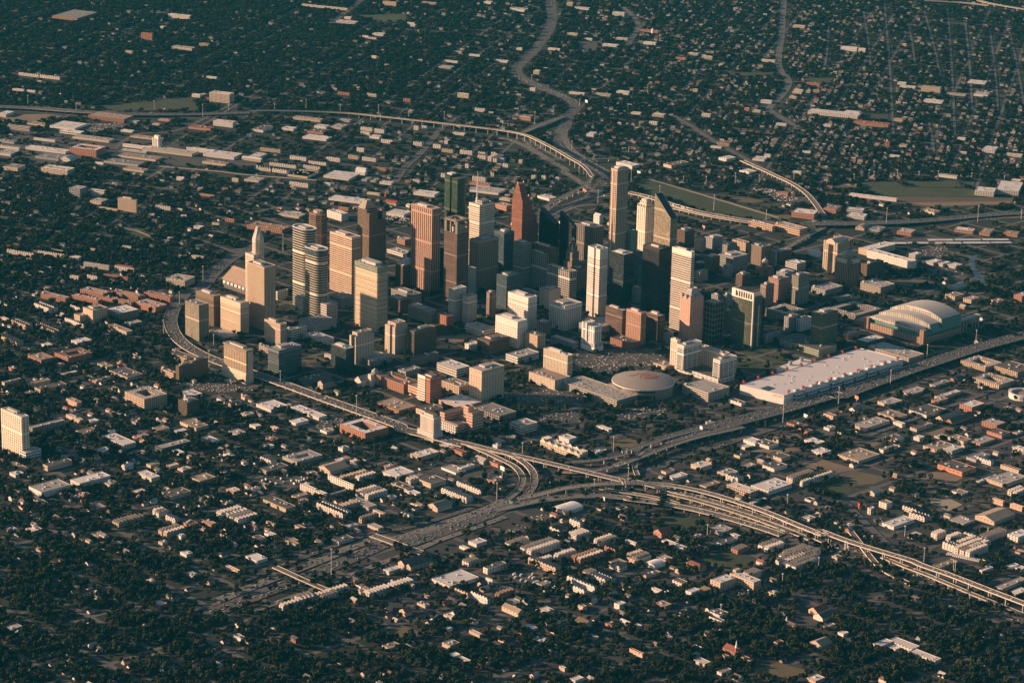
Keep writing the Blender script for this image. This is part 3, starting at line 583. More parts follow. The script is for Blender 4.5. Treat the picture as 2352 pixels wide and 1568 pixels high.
def lm_hall():
    h = 24.0; A_ = G('g', 1318, 1030, h); B_ = G('g', 1730, 1130, h); D_ = G('h', 1215, 790, h); C_ = G('h', 815, 685, h)
    T = Thing('convention_hall', 'hall', 'huge convention hall with white roof and red funnels along its edges', (*B_, 0)); poly = [A_, B_, D_, C_]
    L = lambda p, q, t: (p[0]+(q[0]-p[0])*t, p[1]+(q[1]-p[1])*t)
    m = MB(); m.sides(poly, 0, h); T.add('walls', m, plain('white_panel', (.64,.60,.55), .6, .15)); q = shrink(poly, 1.0); m = MB(); m.ring(poly, q, h); m.sides(q, h-1, h, flip=True); T.add('parapet', m, plain('white_panel', (.64,.60,.55), .6, .15))
    m = MB(); m.cap(q, h-1); T.add('roof', m, plain('white_membrane', (.64,.61,.585), .6, .10, s1=.02)); red = plain('funnel_red', (.30,.03,.03), .5)
    ang = math.atan2(D_[1]-B_[1], D_[0]-B_[0]); ca, sa = math.cos(ang), math.sin(ang); off = lambda p, u, v: (p[0]+ca*u-sa*v, p[1]+sa*u+ca*v)
    def funnel(p, d):
        m = MB(); m.tube(p, 2.0, h-1, h+4, 2.0, 10); e = off(p, 0, d*4.5); m.tube(p, 2.4, h+4, h+6, 2.4, 10)
        a, b = off(p, -2.2, 0), off(p, 2.2, 0); c_, d_ = off(e, 2.5, 0), off(e, -2.5, 0); pl = [a, b, c_, d_]; pl = pl if d < 0 else pl; 
        if d > 0: pl = [a, b, c_, d_]
        else: pl = [b, a, d_, c_]
        m.prism(pl, h+3, h+7); T.add('ventilation_funnel', m, red, T.roof)
    for i in range(9): funnel(L(q[0], q[3], .03+.117*i), 1)
    for i in range(9): funnel(off(L(q[1], q[2], .05+.115*i), 0, 7), -1)
    for i in range(13): a = L(q[1], q[2], .1+.067*i); m = MB(); w = [off(a, 0, 3), off(a, 14, 3), off(a, 14, 11), off(a, 0, 11)]; m.prism(w, h-1, h+random.uniform(2, 5)); T.add('roof_unit', m, plain('white_panel', (.64,.60,.55), .6, .15), T.roof) if i % 2 else T.add('roof_unit', m, STEEL(), T.roof)
    for i in range(26): x, y = random.uniform(.08,.92), random.uniform(.1,.9); p = L(L(q[0],q[1],x), L(q[3],q[2],x), y); m = MB(); m.box(p[0], p[1], h-1, p[0]+random.uniform(2,4), p[1]+random.uniform(2,4), h+1); T.add('roof_unit', m, STEEL(), T.roof)
    m = MB(); pl = [G('g', 1505, 1062, h), G('g', 1580, 1085, h), G('g', 1650, 1060, h), G('g', 1580, 1040, h)]; m.prism(pl, h-.9, h-.3); T.add('solar_panels', m, plain('solar', (.03,.05,.05), .3), T.roof)
    # loading bays along the freeway side: navy steel frames between white boxes
    for i in range(9):
        a = L(B_, D_, .08+.1*i); b = L(B_, D_, .08+.1*i+.075); pl = [a, off(a, 0, -9), off(b, 0, -9), b]; pl = pl[::-1] if True else pl; m = MB(); pl = [off(a,0,-9), off(b,0,-9), b, a]; m.prism(pl, 0, 15 if i % 3 else 21); T.add('loading_bay', m, [facade('navy')])
    m = MB(); a = G('g', 1662, 870, 14); b = G('g', 1860, 895, 14); c_ = G('g', 1990, 800, 14); d_ = G('g', 1900, 780, 14); m.prism([a, b, c_, d_], 0, 14); T.add('entrance_wing', m, plain('white_panel', (.64,.60,.55), .6, .15))
    for i in range(2): p = G('g', 1790+105*i, 845-35*i, 14); m = MB(); m.tube(p, 5, 14, 24, 5, 14); T.add('entrance_turret', m, plain('grey_green', (.22,.26,.25)))
    me = text_mesh('GEORGE R. BROWN\nCONVENTION CENTER', 3.0); d = Vector((B_[0]-A_[0], B_[1]-A_[1], 0)).normalized(); c0 = L(A_, B_, .87)
    for v in me.vertices: x, y = v.co.x, v.co.y; v.co = (c0[0]+d.x*x-d.y*-.3-T.loc[0]+.0, c0[1]+d.y*x-d.x*.3-T.loc[1], 18.5+y)
    me.materials.append(plain('sign_orange', (.5,.2,.08))); o = bpy.data.objects.new('wall_lettering', me); COL.objects.link(o); o.parent = T.o; occ_poly(shrink(poly, -14))
lm_hall()
def lm_ballpark():
    F = Fit('h', 868, 1405, 1765, 560, h=26); T = Thing('ballpark', 'stadium', 'ballpark with three stepped arched roof panels and green end walls', F.c)
    block(T, F.rect(), 0, 17, 'brickpark', 'v', 0); block(T, F.rect(.03,.05,.97,.97), 17.01, 26, 'greenpark', 'v', 0, part='upper_walls', rp='upper_roof')
    N = 14
    def arch(t, zb, zp): return zb+(zp-zb)*math.sin(math.pi*(.06+.80*t))**.75
    for k, (y0, y1, x0, x1, zb, zp) in enumerate(((.02,.26,.03,.90,27,40),(.24,.52,.06,.94,31,53),(.50,1.0,.08,.97,35,66))):
        P = [(x0+(x1-x0)*i/N, arch(i/N, zb, zp)) for i in range(N+1)]; m = MB()
        for i in range(N): (xa, za), (xb, zb_) = P[i], P[i+1]; m.face([(*F.at(xa,y0),za),(*F.at(xb,y0),zb_),(*F.at(xb,y1),zb_),(*F.at(xa,y1),za)])
        T.add('roof_panel', m, plain('ball_roof', (.43,.415,.375), .6, .12))
        for y in (y0, y1):
            u = 0; m = MB()
            for i in range(N):
                (xa, za), (xb, zb_) = P[i], P[i+1]; dl = (xb-xa)*F.W; m.face([(*F.at(xa,y),max(26, za-15)),(*F.at(xb,y),max(26, zb_-15)),(*F.at(xb,y),zb_),(*F.at(xa,y),za)], [(u,max(26,za-15)),(u+dl,max(26,zb_-15)),(u+dl,zb_),(u,za)]); u += dl
            T.add('roof_truss', m, facade('truss'))
        m = MB(); xe, ze = P[-1]; m.face([(*F.at(xe,y0),ze),(*F.at(xe,y1),ze),(*F.at(1.0,y1),22),(*F.at(1.0,y0),22)][::-1]); m.face([(*F.at(xe,y0),ze),(*F.at(1,y0),22),(*F.at(xe,y0),22)]); T.add('green_end', m, plain('green_steel', (.06,.15,.13), .5))
        m = MB(); xe, ze = P[0]; m.face([(*F.at(xe,y0),ze),(*F.at(xe,y1),ze),(*F.at(xe,y1),22),(*F.at(xe,y0),22)]); T.add('left_end', m, plain('ball_roof', (.43,.415,.375), .6, .12))
    m = MB(); m.prism(F.rect(.95,-.02,1.02,.06), 0, 38); T.add('corner_tower', m, facade('brickpark')); m = MB(); m.prism(F.rect(-.02,-.02,.06,.06), 0, 30); T.add('corner_tower', m, facade('brickpark'))
    m = MB(); m.prism(F.rect(.9,1.0,.98,1.55), 30, 33)
    for i in range(7): m.prism(F.rect(.9,1.02+.08*i,.915,1.03+.08*i), 0, 30); m.prism(F.rect(.965,1.02+.08*i,.98,1.03+.08*i), 0, 30)
    T.add('roof_track', m, CONC()); F.D *= 1.1; occ_fit(F, 12)
ST['brickpark'] = ((.34,.20,.14),(.07,.08,.075),5.5,8.0,.45,.45); ST['greenpark'] = ((.09,.20,.17),(.05,.09,.08),9,10,.5,.3)
lm_ballpark()
def lm_misc():
    # white cathedral
    F = Fit('e', 1925, 1985, 2205, 880, yb=940); T = gable(F, 'cathedral', 'church', 'pale stone cathedral with bell tower and cross-shaped roof', 'blankw', 'g', 9, axis='y', wallmat=plain('cathedral_stone', (.58,.50,.40)))
    h = F.h; m = MB(); t = F.rect(1.05,.28,1.05+11/F.W,.28+11/F.D); m.prism(t, 0, h*1.9); T.add('bell_tower', m, plain('cathedral_stone', (.58,.50,.40))); m = MB(); m.prism(F.rect(-.35,.62,1.5,.85), 0, h*.95); T.add('transept', m, plain('cathedral_stone', (.58,.50,.40))); m = MB(); c = F.at(.5,.73); m.tube(c, 9, h, h+13, 8, 8); m.tube(c, 8, h+13, h+19, 1, 8); T.add('crossing_tower', m, plain('slate2', (.36,.34,.32)))
    # hotel slab with honeycomb balconies
    F = Fit('e', 695, 905, 966, 592, yb=905); T = Thing('balcony_hotel', HT, 'tan hotel slab with honeycomb balconies beside the curving freeway', F.c); h = F.h; zb = h*.33
    block(T, F.rect(), zb, h-7, 'honey', 'l', 0, cap=False); block(T, F.rect(), h-7, h-3, 'dgrid', 'l', 0, part='top_storey', cap=False); o = F.rect(-.03,-.08,1.03,1.05); m = MB(); m.prism(o, h-3, h); T.add('roof', m, roofm('t')); pent(T, F, h, .2,.2,.8,.8, 4, None, 't')
    i_ = F.rect(-.02,-.06,1.01,1.02); o = F.rect(-.06,-.22,1.03,1.05); m = MB(); m.sides(o, 0, 18); [m.face([(*o[i],18),(*o[(i+1)%4],18),(*i_[(i+1)%4],zb),(*i_[i],zb)]) for i in range(4)]; T.add('flared_base', m, plain('tan_panel', (.52,.42,.31))); m = MB(); m.prism(F.rect(1.0,.2,1.04,.9), 0, h-4); T.add('end_wall', m, plain('tan_panel', (.52,.42,.31))); occ_fit(F)
    # two-tone brick tower
    F = Fit('f', 408, 520, 628, 858, yb=1088); T = Thing('striped_tower', OT, 'red brick tower with white striped front', F.c); block(T, F.rect(), 0, F.h, 'bstripe', 'b', 1.2); m = MB(); m.prism(F.rect(-.01,-.035,.62,-.0), 0, F.h+2); T.add('striped_front', m, facade('wband3')); pent(T, F, F.h-1, .3,.3,.8,.8, 4, None, 'b'); block(T, F.rect(-.95,.1,-.0,.9), 0, F.h*.42, 'salmon', 't', 1, part='wing_walls', rp='wing_roof'); occ_fit(F)
    # slender tower on wide base next to the freeway
    F = Fit('f', 427, 552, 622, 1230, yb=1450); T = Thing('ribbed_tower', OT, 'white finely ribbed tower on a wider blank base by the freeway', F.c); block(T, F.rect(), 0, F.h, 'wrib', 'g', 1, tb=4); pent(T, F, F.h-1, .15,.2,.85,.8, 6, None, 'b'); m = MB(); m.prism(F.rect(-.12,-.16,1.08,1.12), 0, F.h*.36); T.add('base', m, plain('cream_panel', (.56,.50,.42))); occ_fit(F)
    # salmon hospital
    F = Fit('f', 612, 830, 1022, 1245, yb=1395); T = Thing('stepped_hospital', 'hospital', 'salmon stepped hospital block with white window bands', F.c); h = F.h
    for i, (q, hh) in enumerate((((0,.0,.2,1),h),((.2,.6,.75,1),h*.8),((.75,.45,1.0,1.0),h*1.25),((.2,.02,.75,.45),h*.55),((.4,.7,.6,.95),h*1.35))): block(T, F.rect(*q), 0, hh-.01*i, 'salmon', 'd', 1, part='walls')
    m = MB(); m.prism(F.rect(.12,-.12,.80,-.0), 0, h*.5); T.add('front_wing', m, facade('wgrid')); occ_fit(F)
    # modern black-and-white tower
    F = Fit('f', 1947, 2060, 2135, 352, yb=605); T = Thing('chequered_tower', AT, 'narrow white and black apartment tower with chequered balconies', F.c); block(T, F.rect(0,0,.45,1), 0, F.h, 'wchk', 'w', 1); block(T, F.rect(.4501,.08,1,1), 0, F.h-6, 'wchk2', 'w', 1, part='side_walls', rp='side_roof'); block(T, F.rect(-.02,-.03,1.12,1.1), 0, 22, 'piano', 'w', 1, part='base_walls', rp='base_roof'); units(T, F, F.h-1, 3); occ_fit(F)
    # sloped-roof theatre
    F = Fit('a', 682, 905, 1010, 1262, h=30); T = Thing('theatre', 'theatre', 'theatre with a broad sloping copper-brown roof', F.c); m = MB(); m.sides(F.rect(.0,.05,1,1), 0, 22); T.add('walls', m, facade('dgrid')); m = MB(); m.face([(*F.at(-.03,-.02),22),(*F.at(1.03,-.02),22),(*F.at(1.03,1.05),52),(*F.at(-.03,1.05),52)]); m.sides(F.rect(0,.9,1,1.04), 22, 51); T.add('sloped_roof', m, plain('copper_roof', (.33,.235,.165), .6)); m = MB(); [m.prism(F.rect(.03+.16*i,-.03,.13+.16*i,.04), 12, 19) for i in range(6)]; T.add('white_bays', m, plain('white_paint', (.75,.72,.68), .5)); occ_fit(F)
    # rotating-restaurant hotel
    F = Fit('b', 195, 262, 442, 1088, yb=1292); T = Thing('atrium_hotel', HT, 'dark hotel block with white sloping roof and round rooftop restaurant', F.c); block(T, F.rect(), 0, F.h, 'bronze', 'l', 1); m = MB(); m.face([(*F.at(0,0),F.h),(*F.at(1,0),F.h),(*F.at(.8,.45),F.h+15),(*F.at(.2,.45),F.h+15)]); m.face([(*F.at(1,0),F.h),(*F.at(1,1),F.h),(*F.at(.8,.45),F.h+15)]); m.face([(*F.at(0,1),F.h),(*F.at(0,0),F.h),(*F.at(.2,.45),F.h+15)]); T.add('sloped_roof', m, roofm('w')); c = F.at(.15,.75); m = MB(); m.tube(c, 9, F.h, F.h+14, 9, 16); m.tube(c, 12, F.h+14, F.h+20, 12, 16); m.tube(c, 8, F.h+20, F.h+25, 8, 16); T.add('rooftop_restaurant', m, plain('brown_drum', (.10,.075,.06))); occ_fit(F)
    # L-shaped apartments lower right
    F = Fit('O', 835, 1085, 1170, 515, yb=608); T = Thing('angled_apartments', AB, 'white-roofed brick apartment block with two wings at right angles', F.c); block(T, F.rect(0,0,1,.9), 0, F.h, 'tgrid2', 'w', .8); F2 = Fit('O', 630, 735, 905, 522, h=F.h); block(T, F2.rect(0,0,1,.93), 0, F.h-.05, 'tgrid2', 'w', .8, part='wing_walls', rp='wing_roof'); units(T, F, F.h-.8, 6, .1,.3,.9,.7, .7); units(T, F2, F.h-.8, 4, .2,.1,.8,.9, .7); m = MB(); m.prism(F.rect(-.05,.5,.08,1.1), 0, F.h+4); T.add('stair_tower', m, plain('wall_tgrid', ST['tgrid'][0], .8, .22)); occ_fit(F); occ_fit(F2)
    # school lower right corner
    F = Fit('Q', 930, 1178, 1262, 1212, h=9); T = Thing('school', 'school', 'long white flat-roofed school among dark trees, lower right corner', F.c); block(T, F.rect(), 0, 9, 'whouse', 'w', .8); occ_fit(F)
    for q, hh in (((1150,1422,1487,1335),8.5),((772,850,985,1182),9.5),((925,1010,1060,1215),6)): F3 = Fit('Q', *q, h=hh); block(T, F3.rect(), 0, hh, 'whouse', 'w', .8, part='wing_walls', rp='wing_roof'); units(T, F3, hh-.8, 3, big=.6); occ_fit(F3)
    # grain silos
    c = G('A', 1337, 1272); T = Thing('grain_silo', 'silo', 'white cluster of grain silos among the far left warehouses', (*c, 0))
    for i in range(4):
        for j in range(2): m = MB(); m.tube((c[0]-14+9*i, c[1]+9*j), 4.4, 0, 34, 4.4, 14); T.add('silo', m, plain('white_silo', (.62,.57,.50)))
    m = MB(); m.box(c[0]-8, c[1]-2, 34, c[0]+14, c[1]+8, 44); T.add('headhouse', m, plain('white_silo', (.62,.57,.50)))
ST.update({'bstripe':((.34,.15,.10),(.16,.08,.06),4.0,60,.55,.02),'wband3':((.66,.60,.53),(.22,.16,.13),4.0,60,.55,.02),'salmon':((.52,.33,.24),(.10,.07,.055),4.5,60,.7,.03),'wrib':((.60,.54,.46),(.24,.21,.18),200,2.6,0,.5),
 'wchk':((.70,.66,.60),(.015,.015,.015),3.6,13,.5,.35),'wchk2':((.64,.60,.55),(.03,.03,.03),3.6,5,.4,.5),'piano':((.66,.62,.56),(.02,.02,.02),40,3.2,.3,.55),'tgrid2':((.50,.38,.28),(.06,.05,.04),3.6,7.5,.55,.62),'blankw':((.6,.5,.4),(.6,.5,.4),4,4,1,1)})
lm_misc()
# ------------------------------------------------------------------ every other building: surveyed corners (left, front, right, roof line, base line or height)
CAT = dict(OT=('office_tower',OT),HT=('hotel_tower',HT),AT=('apartment_tower',AT),AB=('apartment_building',AB),OB=('office_building',OB),CB=('public_building',CB),PG=('parking_garage','parking garage'),
 WH=('warehouse','warehouse'),SH=('commercial_building','shop building'),TR=('townhouse_row','townhouses'),CH=('church','church'),SC=('school','school'),HS=('house','house'))
for _k, _v in dict(blank=((.50,.44,.36),(.5,.44,.36),4,4,1,1),blankg=((.34,.33,.31),(.3,.3,.3),4,4,1,1),blankd=((.13,.12,.11),(.1,.1,.1),4,4,1,1),whW=((.60,.56,.50),(.28,.26,.23),8,9,.72,.55),whT=((.48,.39,.29),(.2,.16,.12),8,9,.72,.55),whR=((.38,.19,.13),(.12,.08,.06),8,9,.72,.5),whG=((.32,.31,.29),(.13,.13,.12),8,9,.72,.55),whP=((.54,.37,.27),(.25,.17,.12),8,9,.72,.5)).items(): ST[_k] = _v
